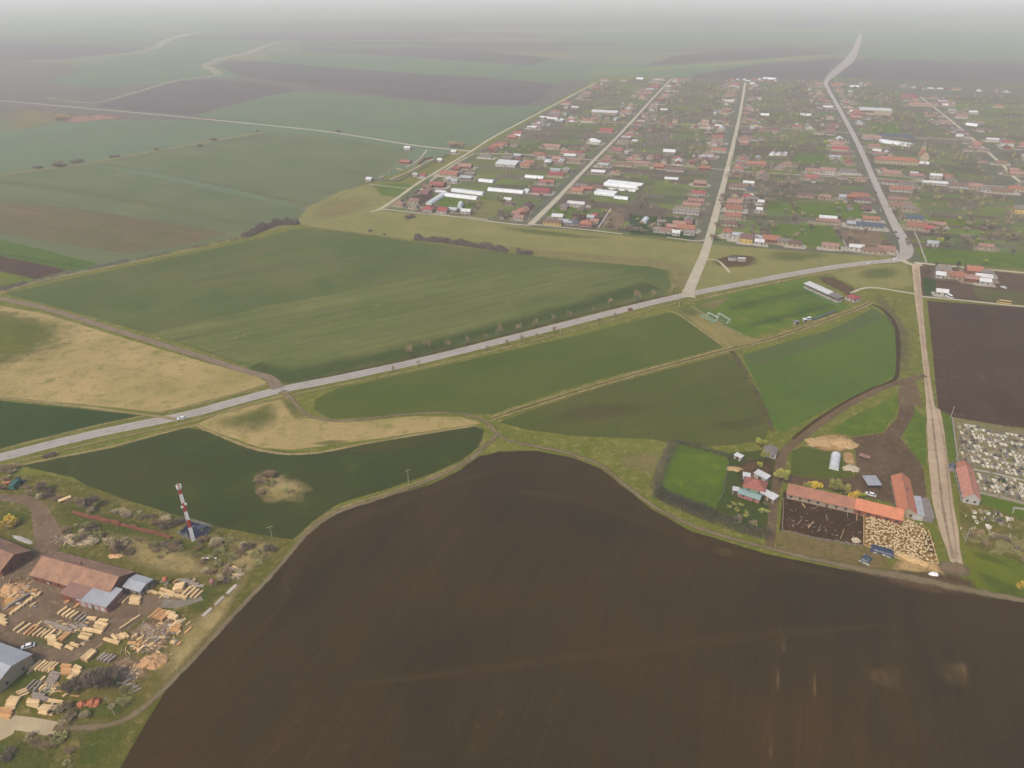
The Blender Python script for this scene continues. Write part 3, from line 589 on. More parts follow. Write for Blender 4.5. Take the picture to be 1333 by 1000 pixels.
# ---- village ground, blocks and garden plots
S('village_ground', [(500, 275), (560, 232), (640, 187), (700, 152), (776, 107), (870, 102), (980, 103), (1075, 103), (1150, 106), (1340, 111), (1700, 125), (1900, 360), (1340, 351), (1188, 341), (1178, 336), (1050, 328), (920, 318), (760, 300), (690, 296), (600, 283)], g_vil, jitter=0.4)
def lerp2(a, b, t): return (a[0]+(b[0]-a[0])*t, a[1]+(b[1]-a[1])*t)
plots = {'green': [], 'green2': [], 'soil': [], 'grey': [], 'olive': [], 'dark': []}
pm = {'green': gmat('garden green', (106, 116, 72), (96, 106, 66), 15.0, (96, 90, 70), 0.4, 4.0, grain=0.15), 'green2': gmat('garden bright', (112, 122, 68), (102, 114, 62), 15.0, grain=0.15),
      'soil': gmat('garden soil', (96, 86, 76), (104, 92, 80), 12.0, grain=0.15), 'grey': gmat('bare orchard', (118, 110, 96), (104, 100, 84), 8.0, (82, 72, 62), 0.5, 3.0, grain=0.3),
      'olive': gmat('old grass', (112, 112, 70), (100, 104, 62), 15.0, grain=0.15), 'dark': gmat('dark garden', (98, 98, 76), (88, 92, 68), 12.0, (86, 78, 64), 0.5, 4.0, grain=0.25)}
BLK = []
BLK_DEF = [('the first and second streets', (497, 272), (773, 109), (688, 290), (872, 104)),
           ('the second and middle streets', (692, 293), (875, 104), (906, 318), (967, 109)),
           ('the middle street and main road', (918, 318), (972, 109), (1172, 330), (1074, 108)),
           ('the main road and rightmost street', (1180, 330), (1086, 108), (1400, 340), (1195, 125)),
           ('the rightmost street and village edge', (1345, 245), (1200, 125), (1800, 260), (1520, 128))]
for bi, (bn, l0, l1, r0, r1) in enumerate(BLK_DEF):
    L0, L1, R0, R1 = G(*l0), G(*l1), G(*r0), G(*r1); BLK.append((bn, L0, L1, R0, R1))
    Lm = (L1-L0).length; tt = 0.0
    while tt < 1.0:
        dt = rnd.uniform(9, 26)/Lm; t1 = min(1.0, tt+dt)
        cuts = [0.04]; s = rnd.uniform(0.38, 0.56); cuts += [s*0.5 + rnd.uniform(-.08, .08), s, s + (0.96-s)*rnd.uniform(.3, .7), 0.96]
        for c0, c1 in zip(cuts, cuts[1:]):
            kind = rnd.choice(['green', 'green', 'green2', 'soil', 'grey', 'grey', 'grey', 'dark', 'dark', 'olive', 'soil'] if tt > 0.16 else ['green', 'green', 'green2', 'soil', 'grey', 'dark', 'olive'])
            qd = [L0.lerp(L1, a).lerp(R0.lerp(R1, a), b) for a, b in ((tt, c0), (tt, c1-0.004), (t1-0.0008, c1-0.004), (t1-0.0008, c0))]
            plots[kind].append(qd)
        tt = t1
allp = [p for v in plots.values() for q in v for p in q]; zp = level(allp)
for kname, qs in plots.items():
    mb = MB()
    for q in qs: mb.add([(p.x, p.y, zp) for p in q], [(0, 1, 2, 3)])
    o = mb.build('garden_plots', pm[kname]); tag(o, kind='structure')
    if o.data.polygons[0].normal.z < 0: o.data.flip_normals()
# larger fields seen inside the village
for px, mt in (([(992, 262), (1040, 264), (1118, 266), (1128, 285), (1060, 284), (1000, 274)], g_bright), ([(1000, 290), (1085, 296), (1095, 325), (1040, 318), (1006, 308)], g_bright),
               ([(1190, 322), (1340, 332), (1500, 345), (1500, 352), (1340, 350), (1200, 341)], g_bright), ([(1094, 300), (1145, 303), (1150, 322), (1100, 315)], g_yard),
               ([(560, 250), (640, 258), (622, 280), (570, 270)], g_bright), ([(625, 260), (665, 262), (640, 284), (610, 278)], gmat('tan plot', (124, 122, 80), (116, 112, 72), 12.0)),
               ([(530, 258), (560, 248), (566, 256), (545, 268)], g_plow_r), ([(720, 268), (765, 272), (770, 288), (745, 286), (712, 280)], g_bright), ([(745, 278), (790, 284), (782, 296), (742, 292)], g_plow_r),
               ([(790, 272), (815, 272), (808, 300), (782, 297)], g_yard), ([(820, 280), (905, 285), (905, 312), (820, 305)], g_dark2), ([(1208, 285), (1272, 287), (1276, 295), (1215, 293)], g_lime),
               ([(1130, 160), (1170, 160), (1172, 174), (1136, 172)], g_bright), ([(1040, 200), (1080, 202), (1082, 214), (1030, 212)], g_bright), ([(640, 190), (700, 188), (706, 200), (660, 200)], g_green)):
    S('garden_field', px, mt, jitter=0.3)

# ---- roads, streets, tracks
strip('verge_strip', [(-60, 623), (0, 607), (120, 577), (240, 551), (300, 534), (365, 518), (450, 500), (560, 477), (680, 447), (780, 421), (880, 395)], 4.2, g_strip)
strip('verge_strip', [(0, 586), (120, 556), (240, 531), (300, 515), (350, 500)], 3.5, g_strip)
strip('roadside_ditch', [(375, 503), (450, 486), (560, 461), (680, 431), (780, 405), (870, 385)], 2.5, gmat('ditch weeds', (84, 76, 52), (100, 88, 60), 8.0, (60, 58, 38), 0.4, 3.0, grain=0.25))
strip('verge_strip', [(900, 392), (980, 374), (1060, 358), (1130, 347)], 6, g_strip)
strip('main_road', [(-120, 628), (0, 596), (120, 566), (240, 541), (300, 525), (365, 508), (450, 491), (560, 467), (680, 437), (780, 411.5), (880, 387), (980, 367), (1060, 352), (1120, 343.5), (1150, 340.5), (1172, 338)], 8.2, g_road, jitter=0.25)
strip('main_road', [(1150, 340.5), (1168, 338.5), (1178, 333), (1180, 324), (1176, 312), (1165, 293), (1150, 262), (1140, 240), (1118, 190), (1096, 148), (1080, 120), (1075, 109), (1078, 103)], [8.2, 9, 10.5, 11, 10, 8.5, 7.5, 7.2, 7, 7.5, 8, 9, 12], g_road, jitter=0.25)
strip('main_road', [(1078, 103), (1090, 92), (1104, 80), (1113, 66), (1118, 52), (1120, 44)], [14, 24, 30, 22, 18, 16], gmat('far road', (158, 150, 142), (150, 142, 134), 60.0))
strip('village_street', [(895, 387), (897, 378), (908, 352), (920, 322), (936, 262), (947, 220), (955, 186), (963, 150), (970, 108)], [12, 8.5, 8, 7.5, 6.5, 6, 5.5, 5, 5], g_street)
strip('village_street', [(690, 293), (716, 268), (745, 238), (772, 210), (800, 182), (830, 150), (850, 128), (874, 103)], [7, 6, 5, 4.6, 4.4, 4.4, 4.4, 4.4], g_street)
strip('village_street', [(482, 276), (495, 272), (520, 256), (545, 238), (580, 217), (612, 198), (640, 180), (700, 148), (776, 108)], [3.5, 4.5, 4, 4, 4, 4, 4, 4, 4], g_street)
strip('village_street', [(1500, 310), (1400, 268), (1333, 240), (1305, 215), (1265, 180), (1235, 155), (1198, 126)], [4.2]*7, g_street)
strip('field_road', [(-80, 123), (0, 131), (110, 141), (200, 149), (300, 158.5), (420, 171), (480, 180), (530, 188), (570, 193), (612, 197)], 5, g_street)
for px, wd in (([(495, 272), (540, 277), (600, 283), (650, 290), (690, 294)], 4.5), ([(690, 292), (720, 295), (770, 300), (810, 305)], 4), ([(868, 309), (905, 314), (920, 312)], 3.5),
               ([(700, 152), (775, 159), (850, 161), (975, 165), (1090, 172), (1103, 173)], 6), ([(1100, 173), (1200, 180), (1270, 182)], 5), ([(620, 200), (700, 202), (765, 208), (860, 214), (940, 221), (990, 225), (1060, 229), (1133, 232)], 5),
               ([(1133, 232), (1200, 237), (1330, 245), (1450, 256)], 5), ([(1190, 342), (1230, 346), (1340, 356), (1500, 370)], 5.5), ([(1196, 386), (1260, 392), (1340, 400), (1500, 412)], 4.2),
               ([(1192, 383), (1160, 378), (1140, 375), (1122, 376), (1108, 382)], 4), ([(1173, 338), (1185, 344), (1200, 345)], 8), ([(1191, 303), (1198, 320), (1206, 342)], 2),
               ([(480, 240), (515, 244), (535, 246)], 3), ([(560, 236), (590, 215), (618, 200)], 4), ([(528, 218), (545, 208), (556, 195)], 3), ([(950, 355), (935, 340), (918, 338)], 3)):
    strip('dirt_lane', px, wd*.66, g_street)
S('dirt_road', [(1187, 344), (1197, 344), (1200, 385), (1206, 450), (1212, 500), (1217, 530), (1224, 534), (1229, 560), (1236, 615), (1240, 650), (1247, 690), (1254, 741), (1240, 739), (1226, 700), (1214, 655), (1208, 600), (1206, 540), (1203, 490), (1195, 420), (1190, 385)], g_dirt, jitter=0.4)
strip('field_road', [(-100, 372), (0, 389), (60, 402), (150, 430), (250, 461), (325, 485), (350, 492), (362, 506)], [5, 5, 5, 5, 5, 5, 5.5, 8], gmat('grey earth road', (138, 122, 104), (124, 110, 94), 14.0, (108, 98, 76), 0.3, 4.0))
strip('field_margin', [(-60, 396), (0, 381), (60, 364), (120, 352), (200, 336), (300, 313), (345, 301), (386, 292)], 4, g_strip_h)
strip('field_margin', [(385, 296), (430, 299), (540, 313), (640, 326), (760, 340), (850, 346)], 3.5, g_strip)
strip('field_margin', [(360, 240), (400, 270), (430, 262), (480, 235), (530, 205)], 2, g_strip)
strip('field_margin', [(0, 228), (110, 213), (230, 192), (340, 173)], 8, g_strip_h)
for px in ([(640, 545), (700, 525.5), (800, 495), (945, 456), (1000, 442), (1060, 422), (1115, 402), (1133, 394)],):
    strip('farm_track', px, 6.5, g_strip_h)
    strip('track_middle', px, 2.2, gmat('green track middle', (104, 98, 60), (90, 90, 50), 6.0, soft=0.3))
strip('field_margin', [(0, 518), (100, 529), (186, 540), (230, 546)], 3, g_strip_h)
strip('field_margin', [(-40, 625), (40, 603), (140, 583), (245, 556), (265, 559), (330, 584), (400, 591), (500, 573), (620, 554)], 2.6, g_strip_h)
strip('field_margin', [(870, 405), (884, 410), (915, 432), (945, 453)], 2.2, g_strip_h)
strip('field_margin', [(385, 706), (432, 668), (500, 644), (565, 620), (615, 596), (630, 575)], 5.5, g_strip)
strip('earth_track', [(366, 510), (378, 517), (390, 532), (410, 544), (450, 548), (540, 539), (600, 539), (630, 548), (645, 562), (662, 574), (700, 582), (745, 592), (785, 608), (815, 633), (855, 662), (910, 688), (1000, 714), (1100, 737), (1180, 752), (1260, 768), (1340, 784), (1500, 815)], [6, 3.6, 3.4, 3.4, 3, 2.8, 2.8, 3.2, 3.4, 3, 3, 3, 3, 3, 3, 3, 3, 4.5, 7, 5, 4, 4], g_trackl)
strip('earth_track', [(648, 566), (630, 583), (605, 603), (565, 623), (500, 647), (440, 667), (400, 694), (375, 724), (345, 758), (300, 805), (245, 865), (195, 915), (160, 938), (120, 947), (70, 948)], 3.0, g_trackl)
strip('earth_track', [(1002, 712), (1004, 690), (1008, 650), (1014, 615), (1020, 590), (1045, 568), (1080, 543), (1120, 519), (1160, 501), (1204, 489)], [3.6, 3.6, 3.6, 4.5, 5, 4.5, 4, 4, 4, 4], g_track)
strip('ditch', [(1032, 572), (1055, 553), (1090, 530), (1125, 511), (1162, 496)], 1.8, gmat('ditch soil dark', (76, 64, 48), (84, 72, 54), 10.0))
S('muddy_junction', [(1172, 497), (1190, 492), (1198, 515), (1202, 530), (1185, 527), (1176, 534), (1168, 522)], g_track, jitter=0.5)

g_rut = gmat('wheel ruts', (140, 124, 102), (124, 110, 92), 10.0, None, soft=0.12, softness=2.0, amax=0.4, grain=0.2)
for px, wd in (([(1192, 350), (1199, 420), (1207, 500), (1218, 580), (1226, 650), (1240, 728)], 1.6), ([(1194, 350), (1202, 420), (1212, 500), (1229, 580), (1236, 650), (1246, 728)], 1.2), ([(1213, 545), (1222, 620), (1232, 690), (1246, 736)], 1.5)): strip('wheel_ruts', px, wd, g_rut)
g_wear = gmat('tyre worn asphalt', (140, 134, 126), (130, 124, 116), 14.0, None, soft=0.08, softness=2.2, amax=0.4, grain=0.12)
for dy in (-1.4, 1.8): strip('tyre_wear', [(-60, 612+dy), (0, 596+dy), (120, 566+dy), (240, 541+dy), (300, 525+dy), (365, 508+dy), (450, 491+dy), (560, 467+dy*.9), (680, 437+dy*.8), (780, 411.5+dy*.7), (880, 387+dy*.6), (980, 367+dy*.6), (1060, 352+dy*.5), (1150, 340.5+dy*.5)], 1.1, g_wear)
jm = MB(); A_, B_ = G(1232, 537), G(1243, 640); zj = level([A_, B_, G(1215, 600)])
for k in range(int((B_-A_).length/2.2)):
    q = A_ + (B_-A_).normalized()*k*2.2; a_ = rnd.uniform(-.03, .03) - .05; L_ = rnd.uniform(2.2, 5.0); jm.add([(q.x - L_, q.y - .14, zj), (q.x - .3, q.y - .14 + a_, zj), (q.x - .3, q.y + .14 + a_, zj), (q.x - L_, q.y + .14, zj)], [(0, 1, 2, 3)])
tag(jm.build('slab_joints', g_track), kind='structure')
soft('road_end_dirt', [(1218, 730), (1236, 730), (1262, 736), (1268, 750), (1244, 754), (1220, 744)], gmat('churned road end', (132, 114, 92), (116, 100, 80), 8.0, (150, 132, 106), 0.4, 2.0, soft=0.2, grain=0.25))

# ------------------------------------------------------------------ builders
def gable_parts(root, L, W, hw, hr, wm, rm, ov=0.45, chim=True, wins=True, door=True, hip=False, two=False, base=-0.3, cap=False):
    """local x = long axis"""
    hl, hwid = L/2, W/2
    wb = MB()
    if hip: wb.box(-hl, hl, -hwid, hwid, base, hw)
    else: wb.prism([(-hwid, base), (hwid, base), (hwid, hw), (0, hw+hr), (-hwid, hw)], -hl, hl)
    wb.build('wall', wm, root)
    rb = MB(); th = 0.18; z0 = hw - hr*ov/hwid + 0.02; zt = hw + hr + 0.02
    if hip:
        o1, o2 = hl+ov, hwid+ov; rl = max(0.2, hl - hwid)
        vs = [(-o1,-o2,z0),(o1,-o2,z0),(o1,o2,z0),(-o1,o2,z0),(-rl,0,zt),(rl,0,zt)]
        vs2 = [(a, b, c+th) for a, b, c in vs]
        rb.add(vs+vs2, [(0,3,2,1),(6,7,11,10),(8,9,10,11),(7,8,11),(9,6,10),(0,1,7,6),(1,2,8,7),(2,3,9,8),(3,0,6,9)])
    else:
        rb.prism([(-hwid-ov, z0), (0, zt), (hwid+ov, z0), (hwid+ov, z0+th), (0, zt+th), (-hwid-ov, z0+th)], -hl-ov*0.8, hl+ov*0.8)
    r = rb.build('roof', rm, root)
    if cap:
        MB().tube((-hl-ov, 0, zt+th), (hl+ov, 0, zt+th), 0.16, n=6).build('ridge_cap', M['tile_rose'], r)
    if chim:
        cx = L*rnd.uniform(-0.25, 0.25); cy = W*0.12
        MB().box(cx-0.35, cx+0.35, cy-0.35, cy+0.35, hw+hr*0.5, hw+hr+0.9).build('chimney', M['chimney'], r)
    if wins:
        for fl in range(2 if two else 1):
            zc = 1.6 + fl*2.7
            n = max(2, int(L/3.6))
            for sd in (-1, 1):
                for i in range(n):
                    x = -hl + L*(i+0.5)/n
                    if door and sd == -1 and i == n//2 and fl == 0:
                        MB().box(x-0.5, x+0.5, sd*hwid-0.05, sd*hwid+0.05, 0, 2.1).build('door', M['door'], root); continue
                    MB().box(x-0.55, x+0.55, sd*hwid-0.04, sd*hwid+0.04, zc-0.6, zc+0.6).build('window', M['glass'], root)
            for sx in (-1, 1):
                for yy in (-W*0.22, W*0.22):
                    MB().box(sx*hl-0.04, sx*hl+0.04, yy-0.5, yy+0.5, zc-0.6, zc+0.6).build('window', M['glass'], root)
OCC = []
def near_occ(p, r):
    return any((p.x-q[0])**2 + (p.y-q[1])**2 < (r+q[2])**2 for q in OCC)
def house(px, py, L, W, rm, wm, label, ang=GR, hw=3.0, hr=2.2, name='house', cat='house', group=None, loc=None, **kw):
    p = loc if loc is not None else G(px, py); OCC.append((p.x, p.y, max(L, W)*0.5))
    e = empty(name, (p.x, p.y, 0.03), ang, label, cat, group)
    gable_parts(e, L, W, hw, hr, M[wm], M[rm], **kw)
    return e
def barn_px(a, b, W, rm, wm, label, hw=3.5, hr=2.0, name='barn', cat='barn', **kw):
    A, B = G(*a), G(*b); c = (A+B)/2; d = B-A
    return house(0, 0, d.length, W, rm, wm, label, math.atan2(d.y, d.x), hw, hr, name, cat, loc=c, **kw)
def flat_shed(px, py, L, W, h, rm, wm, label, ang=GR, name='shed', cat='shed', slope=0.5, group=None, posts=False):
    p = G(px, py); OCC.append((p.x, p.y, max(L, W)*0.5)); e = empty(name, (p.x, p.y, 0.03), ang, label, cat, group)
    hl, hd = L/2, W/2
    if posts:
        for sx in (-1, 1):
            for sy in (-1, 1): MB().box(sx*(hl-0.3)-0.1, sx*(hl-0.3)+0.1, sy*(hd-0.3)-0.1, sy*(hd-0.3)+0.1, -0.2, h).build('post', M['bark'], e)
        MB().box(-hl+0.3, hl-0.3, hd-0.35, hd-0.25, 0, h).build('back_wall', M[wm], e)
    else:
        MB().prism([(-hd, -0.3), (hd, -0.3), (hd, h+slope), (-hd, h)], -hl, hl).build('wall', M[wm], e)
        MB().box(-0.9, 0.9, -hd-0.05, -hd+0.05, 0, min(2.2, h-0.2)).build('door', M['door'], e)
    MB().prism([(-hd-0.3, h+0.02), (hd+0.3, h+slope+0.05), (hd+0.3, h+slope+0.17), (-hd-0.3, h+0.14)], -hl-0.3, hl+0.3).build('roof', M[rm], e)
    return e
def greenhouse(a, b, W, h, label, spans=1, group='white greenhouses of the village'):
    A, B = G(*a), G(*b); c = (A+B)/2; d = B-A; L = d.length
    OCC.append((c.x, c.y, L*0.4)); e = empty('greenhouse', (c.x, c.y, 0.03), math.atan2(d.y, d.x), label, 'greenhouse', group)
    sw = W/spans
    cov = MB(); ends = MB(); hoops = MB()
    for s in range(spans):
        y0 = -W/2 + sw*(s+0.5); prof = []; n = 10
        for i in range(n+1):
            t = math.pi*i/n; prof.append((y0 + sw/2*math.cos(t), 0.25 + (h-0.25)*math.sin(t)**0.8))
        rings = []
        for x in (-L/2, L/2): rings.append([(x, y, z) for y, z in prof])
        k = len(prof); vs = rings[0]+rings[1]
        cov.add(vs, [(i, i+1, k+i+1, k+i) for i in range(k-1)])
        for x in (-L/2, L/2):
            ends.add([(x, y, z) for y, z in prof] + [(x, y0+sw/2, -0.2), (x, y0-sw/2, -0.2)], [tuple([k] + list(range(k)) + [k+1])])
        m = max(3, int(L/6))
        for j in range(m+1):
            x = -L/2 + L*j/m
            for i in range(n): hoops.tube((x, prof[i][0], prof[i][1]+0.03), (x, prof[i+1][0], prof[i+1][1]+0.03), 0.07, n=4)
    cov.build('cover', M['film'], e, True); ends.build('end_wall', M['film'], e); hoops.build('frame', M['steel'], e)
    MB().box(L/2-0.02, L/2+0.06, -W/2+sw*0.5-0.8, -W/2+sw*0.5+0.8, 0, 2.0).build('door', M['wall_grey'], e)
    return e

# ------------------------------------------------------------------ plants
def twig_mesh(name, seed, R, Hc, n, ln, wd, flat=0.0, hollow=0.0, tri=True):
    """crown: many small leaf or twig faces through a clumpy ellipsoid volume, centred on the origin"""
    r = random.Random(seed); mb = MB(); lobes = []
    for i in range(9):
        t = r.uniform(0, 6.283); e = r.uniform(-0.6, 1.0); q = r.uniform(0.35, 0.75)
        lobes.append((math.cos(t)*q*R, math.sin(t)*q*R, e*q*Hc*0.9, r.uniform(0.32, 0.55)))
    for i in range(n):
        lx, ly, lz, lr = r.choice(lobes)
        d = Vector((r.gauss(0, 1), r.gauss(0, 1), r.gauss(0, 1))).normalized()*(r.random()**0.45)
        p = Vector((lx + d.x*R*lr, ly + d.y*R*lr, lz + d.z*Hc*lr))
        if p.z < -Hc*0.95: p.z = -Hc*0.95
        u = Vector((p.x/R*0.8, p.y/R*0.8, 0.8*(1-flat) + p.z/Hc*0.3)) + Vector((r.gauss(0, .5), r.gauss(0, .5), r.gauss(0, .4)))
        u.normalize(); v = u.cross(Vector((r.gauss(0, 1), r.gauss(0, 1), r.gauss(0, 1)))).normalized()
        l = ln*r.uniform(0.6, 1.4); w_ = wd*r.uniform(0.6, 1.4)
        if tri: mb.add([p - v*w_, p + v*w_, p + u*l], [(0, 1, 2)])
        else: mb.add([p - v*w_, p + u*l*0.5, p + v*w_, p - u*l*0.5], [(0, 1, 2, 3)])
    return mb.mesh(name)
def trunk_mesh(name, seed, Ht, R, r0, limbs=5):
    r = random.Random(seed); mb = MB(); mb.tube((0, 0, -0.3), (0.1, 0.05, Ht*0.35), r0, r0*0.75, 6); mb.tube((0.1, 0.05, Ht*0.35), (0, 0, Ht*0.8), r0*0.75, r0*0.2, 5)
    for i in range(limbs):
        t = 6.283*i/limbs + r.uniform(-.4, .4); z = Ht*r.uniform(0.3, 0.5)
        a = Vector((0.08, 0.04, z)); b = Vector((math.cos(t)*R*0.45, math.sin(t)*R*0.45, z+Ht*0.22)); c = Vector((math.cos(t)*R*0.8, math.sin(t)*R*0.8, z+Ht*r.uniform(.3, .45)))
        mb.tube(a, b, r0*0.45, r0*0.28, 4); mb.tube(b, c, r0*0.28, r0*0.08, 4)
    return mb.mesh(name)
TREES = {}
def tree_kind(key, R, Ht, mat, n, ln, wd, tri=True, variants=2, seed=0):
    L = []
    for k in range(variants):
        c = twig_mesh('crown', seed+k, R, Ht*0.38, n, ln, wd, tri=tri); c.materials.append(mat)
        tr = trunk_mesh('trunk', seed+k+50, Ht, R, 0.05*Ht**0.8); tr.materials.append(M['bark']); L.append((c, tr, Ht))
    TREES[key] = L
tree_kind('bare', 2.6, 7.0, M['twig'], 420, 1.1, 0.09, seed=1, variants=3)
tree_kind('rust', 2.3, 8.5, M['twig_rust'], 230, 1.3, 0.075, seed=5, variants=3)
tree_kind('dark', 3.4, 8.0, M['twig_dark'], 1500, 1.2, 0.12, seed=9)
tree_kind('pale', 2.4, 5.0, M['twig_pale'], 600, 0.8, 0.10, seed=13)
tree_kind('lime', 3.4, 7.0, M['leaf_lime'], 2000, 0.55, 0.28, False, seed=17)
tree_kind('bud', 3.4, 7.5, M['twig_green'], 1500, 0.6, 0.2, False, seed=21)
tree_kind('garden', 2.9, 5.8, M['twig'], 170, 1.5, 0.22, seed=25, variants=3)
tree_kind('garden_dark', 2.8, 6.0, M['twig_dark'], 180, 1.5, 0.24, seed=31, variants=2)
tree_kind('garden_green', 2.4, 5.0, M['twig_green'], 110, 1.1, 0.30, False, seed=37, variants=2)
tree_kind('evergreen', 2.0, 7.0, M['leaf_dark'], 900, 0.6, 0.22, False, seed=41, variants=1)
def tree(key, p, s, label, cat='tree', group=None, name='bare_tree', sz=1.0):
    c, tr, Ht = rnd.choice(TREES[key]); e = empty(name, (p.x, p.y, 0), rnd.uniform(0, 6.28), label, cat, group)
    e.scale = (s, s, s*sz)
    link('trunk', tr, e); link('crown', c, e, (0, 0, Ht*0.62)); return e
BUSH = {}
def bush_kind(key, mat, n, ln, wd, seed, tri=False):
    L = []
    for k in range(2): c = twig_mesh('bush', seed+k, 1.0, 0.62, n, ln, wd, tri=tri); c.materials.append(mat); L.append(c)
    BUSH[key] = L
bush_kind('brown', M['twig_rust'], 900, 0.3, 0.035, 100, True)
bush_kind('dark', M['twig_dark'], 900, 0.35, 0.05, 104, True)
bush_kind('pale', M['twig_pale'], 800, 0.32, 0.045, 108, True)
bush_kind('olive', M['leaf_olive'], 700, 0.2, 0.07, 112)
bush_kind('yellow', M['leaf_yellow'], 900, 0.16, 0.07, 116)
bush_kind('green', M['twig_green'], 700, 0.18, 0.07, 120)
bush_kind('evergreen', M['leaf_dark'], 900, 0.18, 0.08, 124)
def bush(key, px, py, R, h, label, group=None, name='bush', cat='bush', loc=None):
    p = loc if loc is not None else G(px, py); me = rnd.choice(BUSH[key]); o = link(name, me, None, (p.x, p.y, h*0.45)); o.scale = (R, R*rnd.uniform(.8, 1.1), h/1.15); o.rotation_euler = (0, 0, rnd.uniform(0, 6.28))
    return tag(o, label, cat, group)
def hedge(px, W, h, mat, label, dens=1.0, name='hedge', ln=0.9, wd=0.09, tri=True, seed=3, gaps=0.0, cat='hedge'):
    r = random.Random(seed); P = [G(*p) for p in smooth_px(px, False, 4)]; mb = MB()
    tot = sum((P[i+1]-P[i]).length for i in range(len(P)-1)); n = int(tot*W*h*dens)
    seg = [(P[i], P[i+1], (P[i+1]-P[i]).length) for i in range(len(P)-1)]
    for i in range(n):
        d = r.uniform(0, tot)
        for a, b, l in seg:
            if d <= l: break
            d -= l
        q = a.lerp(b, min(1, d/max(l, .01))); nn = Vector((-(b-a).y, (b-a).x, 0)).normalized()
        lump = 0.55 + 0.9*mnoise.noise(Vector((q.x*0.12, q.y*0.12, seed))) + 0.25*mnoise.noise(Vector((q.x*0.5, q.y*0.5, seed)))
        if lump < gaps: continue
        lump = max(0.35, min(1.15, lump+0.25)); a_ = r.uniform(0, math.pi); rr = math.sqrt(r.random())
        p = q + nn*(W/2*rr*math.cos(a_)) + Vector((0, 0, h*lump*rr*math.sin(a_)))
        u = Vector((r.gauss(0, .6), r.gauss(0, .6), 0.8)).normalized(); v = u.cross(Vector((r.gauss(0, 1), r.gauss(0, 1), r.gauss(0, 1)))).normalized()
        l_ = ln*r.uniform(.6, 1.3); w_ = wd*r.uniform(.7, 1.3)
        if tri: mb.add([p-v*w_, p+v*w_, p+u*l_], [(0, 1, 2)])
        else: mb.add([p-v*w_, p+u*l_*.5, p+v*w_, p-u*l_*.5], [(0, 1, 2, 3)])
    return tag(mb.build(name, mat), label, cat)

# ------------------------------------------------------------------ sawmill corner
ORD = ['zeroth', 'first', 'second', 'third', 'fourth', 'fifth', 'sixth', 'seventh', 'eighth', 'ninth', 'tenth', 'eleventh', 'twelfth', 'thirteenth', 'fourteenth', 'fifteenth', 'sixteenth', 'seventeenth', 'eighteenth', 'nineteenth', 'twentieth']
TENS = {20: 'twenty', 30: 'thirty', 40: 'forty', 50: 'fifty', 60: 'sixty', 70: 'seventy', 80: 'eighty', 90: 'ninety'}
def ordn(n):
    if n <= 20: return ORD[n]
    t, u = n//10*10, n % 10
    return TENS[t] + '-' + ORD[u] if u else TENS[t][:-1] + 'ieth'
def roofname(k): return {'tile_orange': 'orange tiled', 'tile_red': 'red tiled', 'tile_crimson': 'crimson', 'tile_old': 'old brown tiled', 'tile_rose': 'faded rose', 'tile_grey': 'grey brown', 'tile_maroon': 'dark maroon',
    'tile_barn': 'weathered tan', 'tile_worn': 'worn terracotta', 'tile_bright': 'bright orange tiled', 'tile_rose2': 'salmon tiled', 'metal_grey': 'grey metal', 'metal_white': 'white sheet', 'slate': 'dark slate blue', 'tin_rust': 'brownish tin', 'tin_mint': 'mint'}[k]
def wallname(k): return k.replace('wall_', '').replace('stone', 'flaking plaster')

barn_px((62, 741), (160, 768), 13.5, 'tile_barn', 'wall_brick', 'long brown tiled sawmill barn with sagging ridge beside the muddy yard', 3.2, 3.6, cap=True)
barn_px((-60, 702), (24, 738), 12.5, 'tile_barn', 'wall_brick', 'tiled brick shed with open arches, cut by the left edge', 3.4, 3.0, name='brick_shed', cat='shed', cap=True)
e = flat_shed(133, 783, 13.5, 8.5, 3.2, 'metal_grey', 'wall_pink', 'flat grey metal roofed sawmill annexe with pink walls', ang_px((118, 778), (152, 787)), slope=0.9)
for k in range(4): MB().box(-5.2+k*3.0, -3.4+k*3.0, -4.32, -4.22, 0.2, 2.4).build('window', M['wall_white'], e)
flat_shed(106, 775, 10.0, 8.0, 3.3, 'tin_rust', 'wall_brick', 'low lean-to with brownish rose sheet roof between barn and annexe', ang_px((95, 768), (118, 775)), slope=0.8)
house(182, 766, 8.0, 6.5, 'metal_grey', 'wall_grey', 'small light grey shed at the right end of the sawmill barn', ang_px((168, 760), (195, 768)), 2.8, 0.8, 'shed', 'shed', chim=False)
barn_px((-90, 842), (22, 884), 14.0, 'metal_grey', 'wall_cream', 'large grey sheet metal hall with cream wall in the lower left corner', 4.2, 2.2, name='metal_hall', cat='hall', chim=False)
# ruined long low wall of brick
A, B = G(94, 668), G(216, 699); d = B-A; e = empty('brick_ruin', ((A+B)/2 + Vector((0, 0, 0))), math.atan2(d.y, d.x), 'long low crumbling red brick ruin in the scrub near the mast', 'ruin')
rb = MB(); L = d.length; x = -L/2
while x < L/2:
    l = rnd.uniform(1.5, 4.0); hh = rnd.uniform(0.7, 1.7); rb.rbox(x+l/2, rnd.uniform(-.3, .3), l+.1, rnd.uniform(0.7, 1.5), -0.2, hh, rnd.uniform(-.08, .08)); x += l
rb.build('wall', M['wall_brick'], e)
rb = MB()
for k in range(60): xx = rnd.uniform(-L/2, L/2); yy = rnd.uniform(-2, 2); s = rnd.uniform(.2, .5); rb.rbox(xx, yy, s, s*.7, -0.05, s*.6, rnd.uniform(0, 3))
rb.build('rubble', M['wall_brick'], e)

